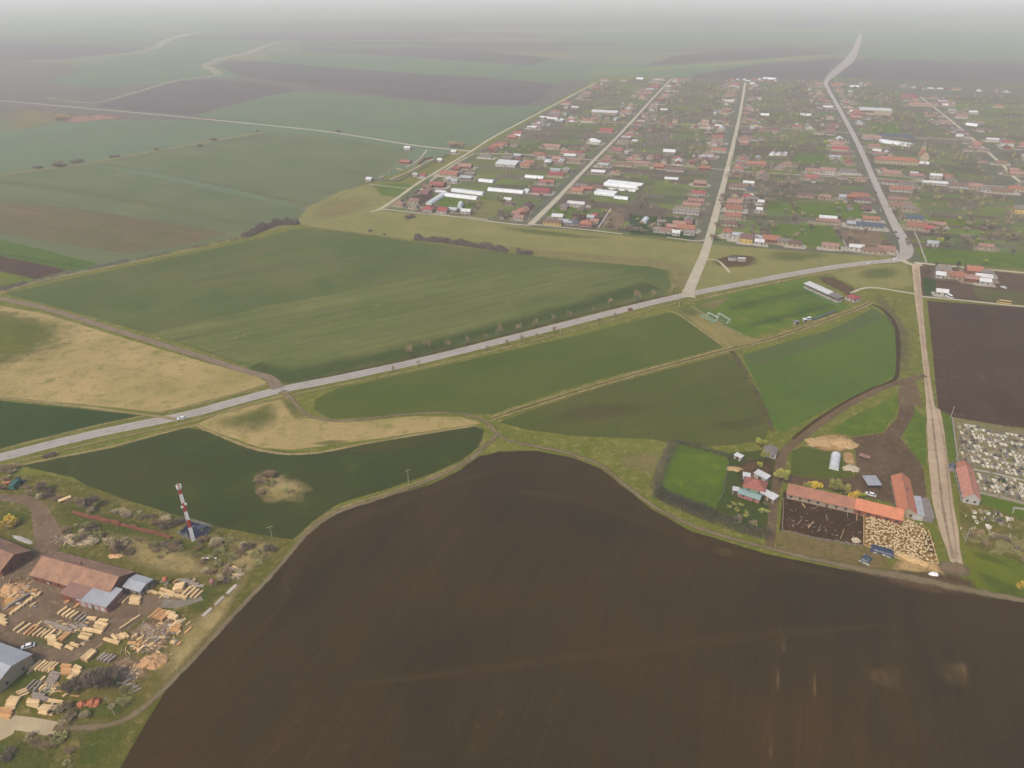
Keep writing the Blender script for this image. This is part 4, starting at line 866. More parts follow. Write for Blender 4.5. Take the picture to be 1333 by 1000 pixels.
# timber stacks: each a bundle of boards or logs
def stack_mesh(L, W, h, seed, logs=False):
    r = random.Random(seed); mb = MB()
    if logs:
        nrow = max(2, int(W/0.34)); nl = max(1, int(h/0.3))
        for k in range(nl):
            for i in range(nrow - (k % 2)):
                y = -W/2 + 0.17 + i*0.34 + (k % 2)*0.17; o = r.uniform(-.25, .25); mb.tube((-L/2+o, y, 0.17+k*0.29), (L/2+o, y+r.uniform(-.06, .06), 0.17+k*0.29), 0.17, 0.14, 6)
    else:
        nl = max(2, int(h/0.22)); n = max(2, int(W/0.32))
        for k in range(nl):
            for i in range(n):
                y = -W/2 + W*i/n; o = r.uniform(-.18, .18); z = k*h/nl + 0.1
                mb.box(-L/2+o, L/2+o, y+0.012, y+W/n-0.012, z, z+h/nl*0.82)
        for x in (-L*0.35, 0, L*0.35): mb.box(x-.06, x+.06, -W/2, W/2, -0.1, 0.1)
    return mb.mesh('timber_stack')
_sm = {}
stackn = 0
def stacks(where, a, b, n, step, W, mat, h=0.9, logs=False, jit=0.12, noun='stack of sawn boards'):
    global stackn
    A, B = G(*a), G(*b); L = (B-A).length
    for i in range(n):
        key = (round(L, 0), round(W, 1), logs, rnd.randrange(3))
        if key not in _sm: _sm[key] = stack_mesh(L, W, h, len(_sm), logs)
        me = _sm[key].copy() if False else _sm[key]
        c = G((a[0]+b[0])/2 + step[0]*i, (a[1]+b[1])/2 + step[1]*i); dd = B-A
        k2 = (key, mat)
        if k2 not in _sm: m2 = me.copy(); m2.materials.clear(); m2.materials.append(M[mat]); _sm[k2] = m2
        o = link('timber_stack', _sm[k2], None, (c.x, c.y, 0.05)); o.rotation_euler = (0, 0, math.atan2(dd.y, dd.x) + rnd.uniform(-jit, jit)*0.6)
        o.scale = (rnd.uniform(.86, 1.04), rnd.uniform(.72, .9), rnd.uniform(.6, 1.2))
        col = {'wood_new': 'pale yellow', 'wood_orange': 'orange', 'wood_grey': 'weathered grey', 'wood_pale': 'bleached'}[mat]
        pos = 'only' if n == 1 else ordn(i+1) + (' from the left' if abs(step[0]) > abs(step[1]) and step[0] > 0 else ' from the top' if step[1] > 0 else ' from the bottom')
        lab = f'{col} stack, {pos} in the row {where}' if n > 1 else f'{col} timber stack {where}'
        lab = ' '.join(lab.replace('of of', 'of').split()[:16])
        tag(o, lab, 'timber stack', 'timber stacks of the sawmill'); stackn += 1
st = stacks
st('of long stacks left of the round grass island', (17, 823), (34, 811), 2, (6.5, 1.6), 1.25, 'wood_new')
st('of orange stacks on the grass island', (31, 827), (47, 814), 2, (5.5, 1.5), 1.1, 'wood_orange')
st('in the middle of the grass island', (43, 830), (56, 819), 4, (5.5, 0.9), 1.1, 'wood_new')
st('above the grass island beside the lane', (76, 801), (88, 792), 4, (5.2, 2.0), 1.25, 'wood_new')
st('right of the pale stacks above the island', (98, 809), (108, 801), 3, (5, 1.6), 1.1, 'wood_grey')
st('at the foot of the island, lying crosswise', (61, 828), (75, 830), 4, (0.5, 3.6), 1.2, 'wood_new')
st('just right of the crosswise island stacks', (75, 835), (88, 824), 2, (4.5, 1.4), 1.2, 'wood_orange')
st('crossed at the tip of the island', (85, 842), (97, 846), 2, (7, -3), 1.1, 'wood_new')
st('lying alone at the lower tip of the island', (72, 841), (82, 844), 1, (0, 0), 1.8, 'wood_new', 1.3)
st('of the right half of the island, top pair', (113, 806), (127, 807), 2, (15, 2), 1.6, 'wood_new')
st('of short crosswise stacks right of the island', (126, 812), (140, 816), 3, (-3, 4.6), 1.3, 'wood_new')
st('of leaning stacks at the right of the island', (108, 820), (124, 823), 3, (-3, 5), 1.2, 'wood_new')
st('of grey stacks inside the island', (58, 811), (78, 815), 4, (6, 2.4), 1.2, 'wood_grey')
st('in the grey heap in the island centre', (92, 815), (102, 820), 3, (6, -1), 1.1, 'wood_grey')
st('of two thin long piles along the lane edge', (157, 820), (171, 811), 2, (13, -9), 0.9, 'wood_new')
st('of short bundles at the lane bend', (146, 828), (154, 835), 4, (5.0, -1.0), 1.2, 'wood_new')
st('of small bundles below the lane bend', (135, 832), (146, 836), 3, (5, 1.6), 1.2, 'wood_new')
st('of orange bundles by the debris heap', (196, 804), (208, 793), 6, (2.8, 1.1), 0.95, 'wood_orange')
st('right of the orange bundles', (217, 799), (228, 803), 2, (4, 4), 2.2, 'wood_new', 1.5)
st('beside the debris heap, right-hand side', (222, 818), (232, 810), 4, (3.4, -1.3), 1.1, 'wood_new')
st('on the tan block pile by the debris', (222, 820), (234, 822), 2, (2, -5), 1.6, 'wood_orange')
st('of tall blocks right of the grey shed', (226, 771), (240, 768), 2, (2, -3.5), 2.6, 'wood_new', 2.0)
st('of slanting stacks near the round pink tank', (238, 776), (249, 765), 4, (5.2, 1.6), 1.2, 'wood_new')
st('of crosswise bundles in front of the grey shed', (186, 769), (196, 772), 5, (10, 1.6), 1.5, 'wood_new')
st('of low bundles before the tall blocks', (210, 768), (220, 772), 4, (8, 3), 1.4, 'wood_new')
st('behind the tall timber blocks', (232, 757), (248, 757), 4, (6, 2.4), 1.5, 'wood_grey')
st('of slanting piles beside the pink annexe', (153, 786), (164, 776), 2, (5, 1), 1.0, 'wood_new')
st('of flat bundles right of the pink annexe', (170, 777), (184, 779), 3, (-0.5, 4), 1.6, 'wood_new')
st('under the eaves left of the annexe', (78, 762), (86, 766), 4, (7, 3.5), 1.4, 'wood_new')
st('of dark boards at the lean-to', (100, 779), (106, 775), 3, (5, 2), 1.2, 'wood_orange')
st('of long stacks beside the cream hall', (42, 873), (55, 861), 4, (4.6, 0.8), 1.1, 'wood_new')
st('right of the stacks beside the cream hall', (60, 874), (72, 864), 2, (4, 1.2), 1.1, 'wood_new')
st('of bundles left of the dark tree clump', (79, 868), (95, 869), 3, (0, 4.4), 1.5, 'wood_orange')
st('of stepped bundles against the dark tree clump', (96, 869), (108, 873), 4, (-2.5, 4.2), 1.5, 'wood_new')
st('of grey bundles below the stepped ones', (66, 876), (80, 879), 4, (-2, 4.2), 1.4, 'wood_grey')
st('of slanting grey boards above the lower piles', (34, 898), (47, 885), 3, (5, 2), 0.9, 'wood_grey')
st('of flat grey stacks by the lower piles', (42, 905), (60, 908), 2, (3, 4), 1.5, 'wood_grey')
st('of jumbled bundles in the lower left corner', (12, 909), (28, 911), 4, (-2.4, 4.3), 1.2, 'wood_new')
st('of crossed boards above the jumbled bundles', (22, 903), (35, 898), 3, (2, 2.4), 0.9, 'wood_new')
st('of lowest stacks at the left edge', (0, 924), (18, 927), 3, (-1.5, 3.8), 1.3, 'wood_orange')
st('of three bundles above the concrete lane', (36, 911), (53, 914), 3, (-0.4, 3.6), 1.1, 'wood_new')
st('of bundles right above the concrete lane', (54, 920), (75, 922), 3, (-2, 4.2), 1.2, 'wood_new')
st('of bundles nearest the orange sawdust heap', (64, 913), (82, 915), 2, (-4, -1), 1.1, 'wood_new')
st('of short cut blocks along the yard at the left edge', (14, 801), (19, 796), 8, (5.0, -3.4), 1.4, 'wood_new')
st('of long grey stacks behind the short cut blocks', (4, 796), (30, 780), 4, (5, -3.2), 1.4, 'wood_grey')
st('of pale blocks at the left edge of the yard', (-4, 801), (8, 805), 3, (1, 4.4), 1.6, 'wood_new')
st('of pale slabs along the ploughed field', (264, 804), (276, 792), 3, (16, -15), 1.8, 'wood_pale', 0.7)
strip('grey_lane', [(262, 776), (235, 786), (212, 786)], [6, 4, 4], gmat('grey gravel', (140, 132, 118), (128, 120, 106), 6.0))
st('of grey bundles near the dark tree clump top', (128, 860), (137, 853), 4, (4.6, 1.0), 1.1, 'wood_grey')
st('of pale boards left of the tree clump top', (108, 860), (122, 848), 2, (4, 2.0), 2.0, 'wood_new', 1.4)
st('of bright offcuts by the wood chip heap', (172, 832), (180, 828), 4, (7, 3.5), 1.0, 'wood_new')
st('in the jumble of debris boards', (184, 818), (196, 814), 5, (3.5, 5.0), 0.9, 'wood_grey', 0.5, jit=0.9)
st('of boards in the pale brush heap', (160, 890), (172, 886), 4, (4, 4), 0.9, 'wood_grey', 0.4, jit=1.0)
for zn, (x0, x1, y0, y1), n in (('in the debris field right of the lane', (172, 246, 800, 846), 24), ('along the upper right edge of the yard', (176, 262, 756, 778), 16), ('on the grass left of the dark tree clump', (36, 104, 866, 920), 22), ('at the left edge of the yard', (0, 46, 754, 800), 16), ('on the round grass island', (44, 140, 804, 842), 18), ('in front of the sawmill barn', (70, 150, 776, 792), 8)):
    for k in range(n):
        x, y = rnd.uniform(x0, x1), rnd.uniform(y0, y1); a_ = rnd.choice((ang_px((17, 823), (34, 811)), ang_px((61, 828), (75, 830)))) + rnd.uniform(-.2, .2); p = G(x, y)
        mt = rnd.choice(['wood_new', 'wood_new', 'wood_pale', 'wood_grey', 'wood_orange']); key = ('s', rnd.randrange(4), mt)
        if key not in _sm: me_ = stack_mesh((3.0, 3.6, 4.4, 2.4)[key[1]], (0.9, 1.1, 0.8, 1.3)[key[1]], .7, 90+key[1], key[1] == 2); me_.materials.append(M[mt]); _sm[key] = me_
        o = link('timber_bundle', _sm[key], None, (p.x, p.y, .04)); o.rotation_euler = (0, 0, a_); o.scale = (rnd.uniform(.6, .9), rnd.uniform(.6, .9), rnd.uniform(.5, 1.0))
        tag(o, f"{dict(wood_new='yellow', wood_pale='bleached', wood_grey='grey', wood_orange='orange')[mt]} bundle, {ordn(k+1)} loose one {zn}", 'timber bundle', 'loose timber bundles')
# loose debris as stuff (uncountable)
mb = MB(); mb2 = MB()
for k in range(520):
    t = rnd.random(); cx, cy, sx, sy = rnd.choice([(200, 822, 28, 16), (190, 845, 26, 14), (165, 880, 18, 12), (20, 772, 20, 16), (85, 818, 30, 8), (300, 745, 18, 10), (95, 703, 22, 8), (60, 895, 20, 8)])
    p = G(cx + rnd.gauss(0, .5)*sx, cy + rnd.gauss(0, .5)*sy); (mb if rnd.random() < .6 else mb2).rbox(p.x, p.y, rnd.uniform(.4, 2.8), rnd.uniform(.1, .35), 0.02, rnd.uniform(.15, .6), rnd.uniform(0, 3.14))
tag(mb.build('scrap_wood', M['wood_grey']), 'weathered board offcuts scattered round the sawmill', 'scrap wood', kind='stuff')
tag(mb2.build('wood_offcuts', M['wood_new']), 'fresh pale offcuts scattered round the sawmill', 'scrap wood', kind='stuff')
# heaps
def heap(px, py, rx, ry, h, mat, label, name='heap', cat='heap', seed=0, ang=0):
    p = G(px, py); rings = []; n = 44; mb = MB(); vs = []; fs = []
    for k in range(13):
        q = k/12.0; rr = 1-q; z = h*(1-(1-q)**1.7) - 0.05
        for i in range(n):
            t = 6.283*i/n; j = 1 + 0.42*mnoise.noise(Vector((math.cos(t)*1.6, math.sin(t)*1.6+seed, q*2))) + 0.2*mnoise.noise(Vector((math.cos(t)*5, math.sin(t)*5+seed, q*2)))
            zz = z*(1+0.5*mnoise.noise(Vector((math.cos(t)*2.2*rr, math.sin(t)*2.2*rr, seed+5)))) + 0.28*min(1, h)*mnoise.noise(Vector((math.cos(t)*rr*rx*1.1, math.sin(t)*rr*ry*1.1, seed)))
            vs.append((math.cos(t)*rx*rr*j, math.sin(t)*ry*rr*j, zz if k else -0.1))
    for k in range(12):
        for i in range(n): fs.append((k*n+i, k*n+(i+1) % n, (k+1)*n+(i+1) % n, (k+1)*n+i))
    mb.add(vs, fs); o = mb.build(name, mat); o.location = (p.x, p.y, 0.02); o.rotation_euler = (0, 0, ang); return tag(o, label, cat)
M['saw'] = omat('pale sawdust', (206, 164, 116), (180, 138, 96), 0.7)
M['straw'] = omat('straw', (196, 164, 116), (168, 136, 90), 0.7)
M['rub'] = omat('pale rubble', (190, 176, 150), (150, 136, 114), 1.2)
M['rust'] = omat('rusty orange', (180, 110, 74), (150, 88, 62), 0.8)
heap(199, 862, 5.5, 4.0, 1.6, M['saw'], 'orange wood chip heap at the edge of the sawmill by the ploughed field', seed=1)
heap(17, 768, 5.0, 4.0, 1.8, M['saw'], 'yellow orange offcut heap at the left edge of the yard', seed=2)
heap(107, 917, 1.7, 1.5, 1.6, M['rust'], 'small rusty orange heap, left one below the dark tree clump', seed=3)
heap(123, 915, 2.6, 2.0, 1.8, M['rust'], 'larger rusty orange heap below the dark tree clump', seed=4)
heap(298, 742, 2.6, 1.6, 0.9, M['rub'], 'whitish rubble heap near the field track', seed=5)
heap(312, 748, 2.4, 1.5, 0.7, M['rub'], 'pale board and rubble heap right of the whitish one', seed=6)
heap(283, 735, 1.6, 1.0, 0.6, M['rub'], 'small pale heap under the long white pipe', seed=7)
heap(100, 703, 4.4, 1.8, 0.9, M['rub'], 'stony pale heap between scrub and sawmill barn', seed=8)
heap(150, 724, 3.4, 1.6, 0.8, M['saw'], 'orange wood heap against the rear of the sawmill barn', seed=9)
heap(30, 703, 7, 1.4, 1.0, M['wall_white'], 'white plastic covered strip heap behind the brick shed', seed=10, ang=ang_px((22, 695), (42, 704)))
heap(12, 682, 3.5, 2.5, 0.8, M['rub'], 'pale rubble behind the yellow bush', seed=11)
# long white pipe, water troughs, round tanks
p = G(273, 728); o = MB().tube((-3, 0, 0.6), (3, 0, 0.6), 0.28, n=8).build('pipe', M['white']); o.location = (p.x, p.y, 0); tag(o, 'single long white pipe lying in the scrub right of the sawmill', 'pipe')
def round_tank(px, py, mat, label):
    p = G(px, py); e = empty('round_tank', (p.x, p.y, 0), 0, label, 'tank'); rg = []
    for k in range(7):
        t = math.pi*k/6; rg.append([(max(0.05, math.sin(t))*1.15*math.cos(a*0.5236), max(0.05, math.sin(t))*1.15*math.sin(a*0.5236), 2.9 - 1.15*math.cos(t)) for a in range(12)])
    MB().loft(rg).build('tank', M[mat], e, True)
    for a in range(3): MB().tube((math.cos(a*2.09)*0.9, math.sin(a*2.09)*0.9, -0.1), (math.cos(a*2.09)*0.6, math.sin(a*2.09)*0.6, 2.2), 0.09).build('leg', M['steel'], e)
round_tank(278, 764, 'wall_pink', 'round pink tank on pale legs at the right end of the timber stacks')
round_tank(217, 761, 'rust', 'round rusty orange tank beside the grey shed')
# vehicles
def car(p, ang, mat, label, L=4.3, W=1.75, name='car', cat='car', van=False):
    e = empty(name, (p.x, p.y, 0.06), ang, label, cat)
    h1, h2 = (0.95, 1.45) if not van else (1.1, 2.1)
    hl = L/2
    prof = [(-hl, .35), (-hl+.05, h1*.8), (-hl+.9, h1), (hl-.4, h1), (hl, h1*.8), (hl, .35)]
    mb = MB(); n = len(prof); vs = [(x, -W/2, z) for x, z in prof] + [(x, W/2, z) for x, z in prof]
    mb.add(vs, [(i, (i+1) % n, n+(i+1) % n, n+i) for i in range(n)] + [tuple(range(n-1, -1, -1)), tuple(range(n, 2*n))]); mb.build('body', mat, e)
    a, b_, c, d = (-hl+1.0, -hl+1.7, hl-1.0, hl-.35) if not van else (-hl+.5, -hl+1.0, hl-.2, hl-.1)
    wi = W/2-.08; wt = W/2-.22
    g = MB().add([(a, -wi, h1), (d, -wi, h1), (d, wi, h1), (a, wi, h1), (b_, -wt, h2-.05), (c, -wt, h2-.05), (c, wt, h2-.05), (b_, wt, h2-.05)], [(0, 1, 5, 4), (1, 2, 6, 5), (2, 3, 7, 6), (3, 0, 4, 7)])
    g.build('windows', M['glass'], e)
    MB().box(b_-.03, c+.03, -wt-.02, wt+.02, h2-.05, h2+.02).build('roof', mat, e)
    for sx in (-hl+.8, hl-.8):
        for sy in (-1, 1): MB().tube((sx, sy*(W/2-.2), .32), (sx, sy*(W/2+.02), .32), .32, n=10).build('wheel', M['tyre'], e)
    return e
car(G(237, 546), ang_px((230, 548), (245, 545)), M['white'], 'white car driving on the main road at the left', 4.6)
car(G(820, 404), ang_px((815, 405), (826, 402)), M['car_red'], 'red and white car on the main road near the tree row')
car(G(1132, 343), ang_px((1126, 343.5), (1138, 342)), M['white'], 'white car on the main road just before the bend')
car(G(1166, 338), ang_px((1160, 339), (1172, 338)), M['white'], 'white car right at the bend of the main road')
car(G(1166, 303), ang_px((1165, 300), (1168, 306)), M['car_grey'], 'dark car, the farther of the pair above the road bend')
car(G(1169, 311), ang_px((1165, 300), (1168, 306)), M['car_grey'], 'dark car, the nearer of the pair above the road bend')
car(G(1140, 251), ang_px((1138, 248), (1142, 254)), M['car_grey'], 'dark car alone on the main road inside the village')
car(G(1086, 97), ang_px((1082, 100), (1090, 92)), M['car_grey'], 'dark vehicle on the far main road beyond the village', 7, 2.4, van=True)
car(G(37, 843), ang_px((32, 845), (42, 842)), M['white'], 'white car parked beside the grey metal hall', 4.4)
car(G(300, 590) if False else G(62, 757), ang_px((62, 752), (74, 757)), M['white'], 'white lorry cab parked in front of the sawmill barn', 5.0, 2.3, van=True, name='lorry', cat='lorry')
car(G(1307, 395), ang_px((1300, 394), (1314, 396)), M['wall_yellow'], 'cream yellow bus on the lane above the dark ploughed field', 9.0, 2.5, van=True, name='bus', cat='bus')
car(G(1235, 387), ang_px((1229, 384), (1241, 390)), M['white'], 'white van on the plot above the dark ploughed field', 6.5, 2.4, van=True, name='van', cat='van')
car(G(1306, 375), ang_px((1300, 373), (1312, 377)), M['white'], 'small white car at the right-hand edge of the brown plot', 4.4)
car(G(1052, 417), ang_px((1046, 418), (1058, 415)), M['white'], 'white van parked at the lower edge of the football pitch', 4.8, 2.0, van=True, name='van', cat='van')
car(G(1134, 656) if False else G(1133, 645), ang_px((1126, 643), (1140, 647)), M['white'], 'white and dark car between the small grey shed and the long barn', 4.6)
# green machine (combine)
p = G(21, 634); e = empty('combine_harvester', (p.x, p.y, 0.05), ang_px((14, 640), (28, 626)), 'dark green combine harvester parked in the scrub near the left edge', 'harvester')
MB().add([(-3, -1.3, .8), (3, -1.3, .8), (3, 1.3, .8), (-3, 1.3, .8), (-2.6, -1.2, 2.9), (2.2, -1.2, 2.9), (2.2, 1.2, 2.9), (-2.6, 1.2, 2.9)], [(0, 3, 2, 1), (4, 5, 6, 7), (0, 1, 5, 4), (1, 2, 6, 5), (2, 3, 7, 6), (3, 0, 4, 7)]).build('body', M['greenmach'], e)
MB().box(2.2, 3.4, -0.9, 0.9, 1.5, 3.3).build('cab', M['glass'], e); MB().box(3.6, 4.8, -2.4, 2.4, .2, 1.0).build('header', M['greenmach'], e)
for sx, r in ((2.2, .9), (-2.2, .6)):
    for sy in (-1, 1): MB().tube((sx, sy*1.25, r), (sx, sy*1.75, r), r, n=12).build('wheel', M['tyre'], e)
p = G(10, 631); e = empty('trailer', (p.x, p.y, 0.05), 0.4, 'small orange red farm trailer beside the green harvester', 'trailer')
MB().box(-1.3, 1.3, -.8, .8, .6, 1.4).build('box', M['rust'], e)
for sy in (-1, 1): MB().tube((0, sy*.8, .4), (0, sy*1.0, .4), .4, n=10).build('wheel', M['tyre'], e)
p = G(85, 652); e = empty('trailer', (p.x, p.y, 0.05), ang_px((77, 654), (93, 648)), 'pale flat trailer in the grass above the brick ruin', 'trailer')
MB().box(-2.6, 2.6, -.9, .9, .7, 1.3).build('box', M['wood_new'], e)
for sx in (-1.5, 1.5):
    for sy in (-1, 1): MB().tube((sx, sy*.8, .4), (sx, sy*1.0, .4), .4, n=10).build('wheel', M['tyre'], e)

# ------------------------------------------------------------------ mast and its compound
p = G(252, 704); HM = 29.5; e = empty('radio_mast', (p.x, p.y, 0.05), 0.5, 'tall red and white banded lattice mast in a fenced blue compound', 'mast')
cuts = [0, 7.5, 11.5, 16, 20.5, 25, 28.0]; names = ['white', 'red', 'white', 'red', 'white', 'red']
def mw(z): return 0.55 - 0.10*z/HM
for k in range(6):
    z0, z1 = cuts[k], cuts[k+1]; mb = MB(); mt = M[names[k]]
    for sx in (-1, 1):
        for sy in (-1, 1): mb.tube((sx*mw(z0), sy*mw(z0), z0), (sx*mw(z1), sy*mw(z1), z1), .2, n=6)
    z = z0
    while z < z1 - .3:
        zn = min(z1, z+1.3); a, b_ = mw(z), mw(zn)
        for (p0, p1) in (((-a, -a), (b_, -b_)), ((a, -a), (b_, b_)), ((a, a), (-b_, b_)), ((-a, a), (-b_, -b_)), ((a, -a), (-b_, -b_)), ((a, a), (b_, -b_)), ((-a, a), (b_, b_)), ((-a, -a), (-b_, b_))):
            mb.tube((p0[0], p0[1], z), (p1[0], p1[1], zn), .17, n=4)
        z = zn
    mb.build('mast_section', mt, e)
MB().rbox(0, 0, 1.9, 1.9, 28.0, 28.15, 0).build('platform', M['steel'], e)
for k in range(6):
    t = k*1.047; MB().rbox(math.cos(t)*.95, math.sin(t)*.95, .3, .4, 27.6, 29.4, t).build('antenna', M['white'], e)
mb = MB().rbox(0, 0, .9, .9, 28.15, 29.3, 0.6); mb.build('mast_head', M['red'], e)
MB().tube((0, 0, 29), (0, 0, 31), .05).build('lightning_rod', M['steel'], e)
for z, s in ((20, 1), (19, -1)): MB().tube((s*0.8, -.7, z), (s*0.8, -1.05, z), .55, .6, 10).build('dish', M['white'], e)
C4 = [G(232, 696), G(248, 679), G(275, 687), G(262, 708)]
z = level(C4); me = bpy.data.meshes.new('compound_surface'); me.from_pydata([(q.x, q.y, z) for q in C4], [], [(0, 3, 2, 1)]); me.materials.append(g_navy := gmat('dark blue compound gravel', (54, 60, 84), (46, 52, 74), 6.0, (76, 84, 104), 0.4, 1.5))
tag(link('compound_surface', me), kind='structure')
e = empty('compound_fence', (0, 0, 0), 0, 'grey post and rail fence round the mast compound', 'fence')
for i in range(4):
    a, b_ = C4[i], C4[(i+1) % 4]; mb = MB()
    for zz in (0.5, 1.2, 1.9): mb.tube(a + Vector((0, 0, zz)), b_ + Vector((0, 0, zz)), .06, n=4)
    mb.build('rail', M['steel'], e); n = int((b_-a).length/2.5); mb = MB()
    for j in range(n): q = a.lerp(b_, j/n); mb.tube(q, q + Vector((0, 0, 2.0)), .07, n=4)
    mb.build('post', M['steel'], e)
q0 = G(254, 694)
for (x, y, L, W, hh, mt, nm, lb) in ((241, 699, 2.0, 1.5, 1.8, 'concrete', 'equipment_cabin', 'pale equipment cabin at the foot of the mast'), (263, 691, 3.6, 2.0, 2.2, 'slate', 'equipment_cabin', 'dark blue container in the mast compound'), (250, 690, 3.0, 1.6, 1.6, 'slate', 'generator', 'dark generator box inside the mast compound')):
    q = G(x, y); ee = empty(nm, (q.x, q.y, .03), 0.4, lb, 'cabin'); MB().box(-L/2, L/2, -W/2, W/2, 0, hh).build('body', M[mt], ee); MB().box(-L/2-.12, L/2+.12, -W/2-.12, W/2+.12, hh, hh+.12).build('roof', M['white' if mt == 'white' else 'slate'], ee); MB().box(-.45, .45, -W/2-.04, -W/2, 0.1, min(1.9, hh-.2)).build('door', M['wall_grey'], ee)

# ------------------------------------------------------------------ utility poles and wires
def pole(px, py, h, label, arm=1.2, tilt=0.0, mat='pole', az=0.6):
    p = G(px, py); e = empty('utility_pole', (p.x, p.y, 0), az, label, 'utility pole', 'utility poles'); MB().tube((0, 0, -.3), (tilt, 0, h), .2, .13, 6).build('post', M[mat], e)
    MB().box(-arm+tilt, arm+tilt, -.08, .08, h-.5, h-.32).build('crossarm', M[mat], e)
    for x in (-arm+.1, 0, arm-.1): MB().tube((x+tilt, 0, h-.32), (x+tilt, 0, h-.05), .06, .04, 5).build('insulator', M['white'], e)
    return p
pl = [pole(532, 630, 8.2, 'pale pole standing alone in the dark green field edge'), pole(355, 704, 8.0, 'pale pole between the mast and the ploughed field'), pole(150, 931, 9.0, 'thin pale pole beside the dark tree clump', .5, -.6),
      pole(1162, 406, 10, 'dark slim pole above the old brown track', .9, mat='bark')]
for k, (x, y) in enumerate([(1237, 545), (1244, 600), (1250, 652), (1256, 706)]): pole(x, y, 7.5, f'{ordn(k+1)} pale pole from the top along the cemetery side of the wide dirt road', .8)
for k, (x, y) in enumerate([(884, 400), (1012, 371), (1080, 362), (1158, 350), (729, 436)]): pole(x, y, 7.5, f'pale roadside pole, {ordn(k+1)} along the lower side of the main road', .8)
for k, (x, y) in enumerate([(944, 300), (950, 262), (958, 228), (964, 196), (970, 168)]): pole(x, y, 8, f'pale street pole, {ordn(k+1)} from the near end of the middle dirt street', .8)
for k, (x, y) in enumerate([(1190, 306), (1176, 272), (1162, 240), (1148, 210), (1134, 184), (1120, 160)]): pole(x, y, 8, f'pale street pole, {ordn(k+1)} from the bend along the main road', .8)
def wires(a, b, h, label):
    mb = MB()
    for o in (-1, 0, 1):
        A = a + Vector((o*.8, 0, h-.1)); B = b + Vector((o*.8, 0, h-.1)); prev = A
        for j in range(1, 13): t = j/12; q = A.lerp(B, t) - Vector((0, 0, 4*1.2*t*(1-t))); mb.tube(prev, q, .02, n=3); prev = q
    tag(mb.build('overhead_wires', M['wire']), label, 'wires')
wires(pl[0], pl[1], 8.0, 'thin overhead wires between the two poles by the dark green field')

# ------------------------------------------------------------------ farm on the right
barn_px((1024, 643), (1118, 664), 7.6, 'tile_worn', 'wall_stone', 'long old tiled livestock barn with flaking plaster wall above the manure yard', 3.0, 2.8, chim=False)
barn_px((1112, 663), (1172, 678), 7.4, 'tile_bright', 'wall_brick', 'orange tiled barn section joining the old barn to the sheep pen wing', 3.2, 2.9, chim=False)
barn_px((1170, 629), (1179, 674), 7.4, 'tile_bright', 'wall_cream', 'bright orange tiled barn wing above the sheep pen', 3.2, 2.4, cap=True)
flat_shed(1191, 665, 14, 4.2, 2.8, 'metal_grey', 'wall_white', 'narrow light blue grey lean-to beside the orange barn wing', ang_px((1191, 650), (1198, 682)), slope=0.4)
flat_shed(1203, 667, 14, 4.4, 2.4, 'tile_grey', 'wall_grey', 'grey brown patched lean-to nearest the wide dirt road', ang_px((1202, 652), (1212, 684)), slope=0.4)
flat_shed(1133, 633, 6.0, 6.5, 3.0, 'metal_grey', 'wood_orange' if False else 'wall_brick', 'small square grey roofed open shed in the muddy yard', 0.02, slope=0.5, posts=True)
greenhouse((1085, 612), (1088, 594), 4.6, 2.7, 'short white plastic tunnel between straw heap and yellow bushes', 1, 'farm tunnels')
q = G(1125, 596); e = empty('hay_wagon', (q.x, q.y, .05), ang_px((1118, 594), (1132, 598)), 'old pale wagon parked on the dark dirt of the farmyard', 'wagon')
MB().box(-2.6, 2.6, -1, 1, .8, 1.0).build('bed', M['wood_grey'], e)
for k in range(5): MB().box(-2.5+k*1.05, -1.9+k*1.05, -.9, .9, 1.0, 1.7).build('bale', M['wall_pink'], e)
for sx in (-1.6, 1.6):
    for sy in (-1, 1): MB().tube((sx, sy*.9, .45), (sx, sy*1.1, .45), .45, n=10).build('wheel', M['tyre'], e)
heap(1070, 576, 9, 5, 1.6, M['straw'], 'wide tan straw heap above the white tunnel', seed=20); heap(1098, 578, 7, 5, 1.9, M['straw'], 'smooth tan straw heap on its right side', seed=21)
heap(1108, 610, 4.5, 3.5, 0.9, M['rub'], 'brown scrap heap right of the white tunnel', seed=22)
heap(1101, 742, 0.01, 0.01, 0.01, M['straw'], 'x') if False else None
# tarpaulin covered clamps held by tyres/sacks
def clamp(a, b, W, h, mat, label):
    A, B = G(*a), G(*b); c = (A+B)/2; d = B-A; L = d.length; e = empty('silage_clamp', (c.x, c.y, .03), math.atan2(d.y, d.x), label, 'silage clamp')
    rg = []; n = 9
    for k in range(9):
        x = -L/2 + L*k/8; s = 1 if 0 < k < 8 else .45
        rg.append([(x, W/2*math.cos(math.pi*i/(n-1)), h*s*(max(0, math.sin(math.pi*i/(n-1)))**.6)*(1+.15*mnoise.noise(Vector((x*.6, i, 0)))) - .05) for i in range(n)])
    MB().loft(rg).build('tarpaulin', M[mat], e)
    for k in range(7): x = rnd.uniform(-L/2, L/2); y = rnd.choice((-1, 1))*W*.5; MB().rbox(x, y, 1.2, .8, 0, .6, rnd.uniform(0, 3)).build('sandbag', M['wall_white'], e)
clamp((1133, 714), (1164, 723), 4.5, 1.8, 'tarp_blue', 'long dark blue tarpaulin covered clamp below the sheep pen')
clamp((1122, 727), (1133, 732), 5.0, 1.8, 'tarp_slate', 'short slate grey tarpaulin covered clamp left of the long blue one')
heap(1186, 728, 8, 2.6, 1.0, M['straw'], 'long straw heap along the lower side of the sheep pen', seed=23, ang=ang_px((1170, 722), (1215, 740)))
heap(1215, 748, 2.2, 1.6, .9, M['white'], 'small white plastic waste heap at the field corner', seed=24)
heap(1114, 704, 2.2, 2.0, 1.2, M['rub'], 'pale sack pile at the lower right of the manure yard', seed=25)
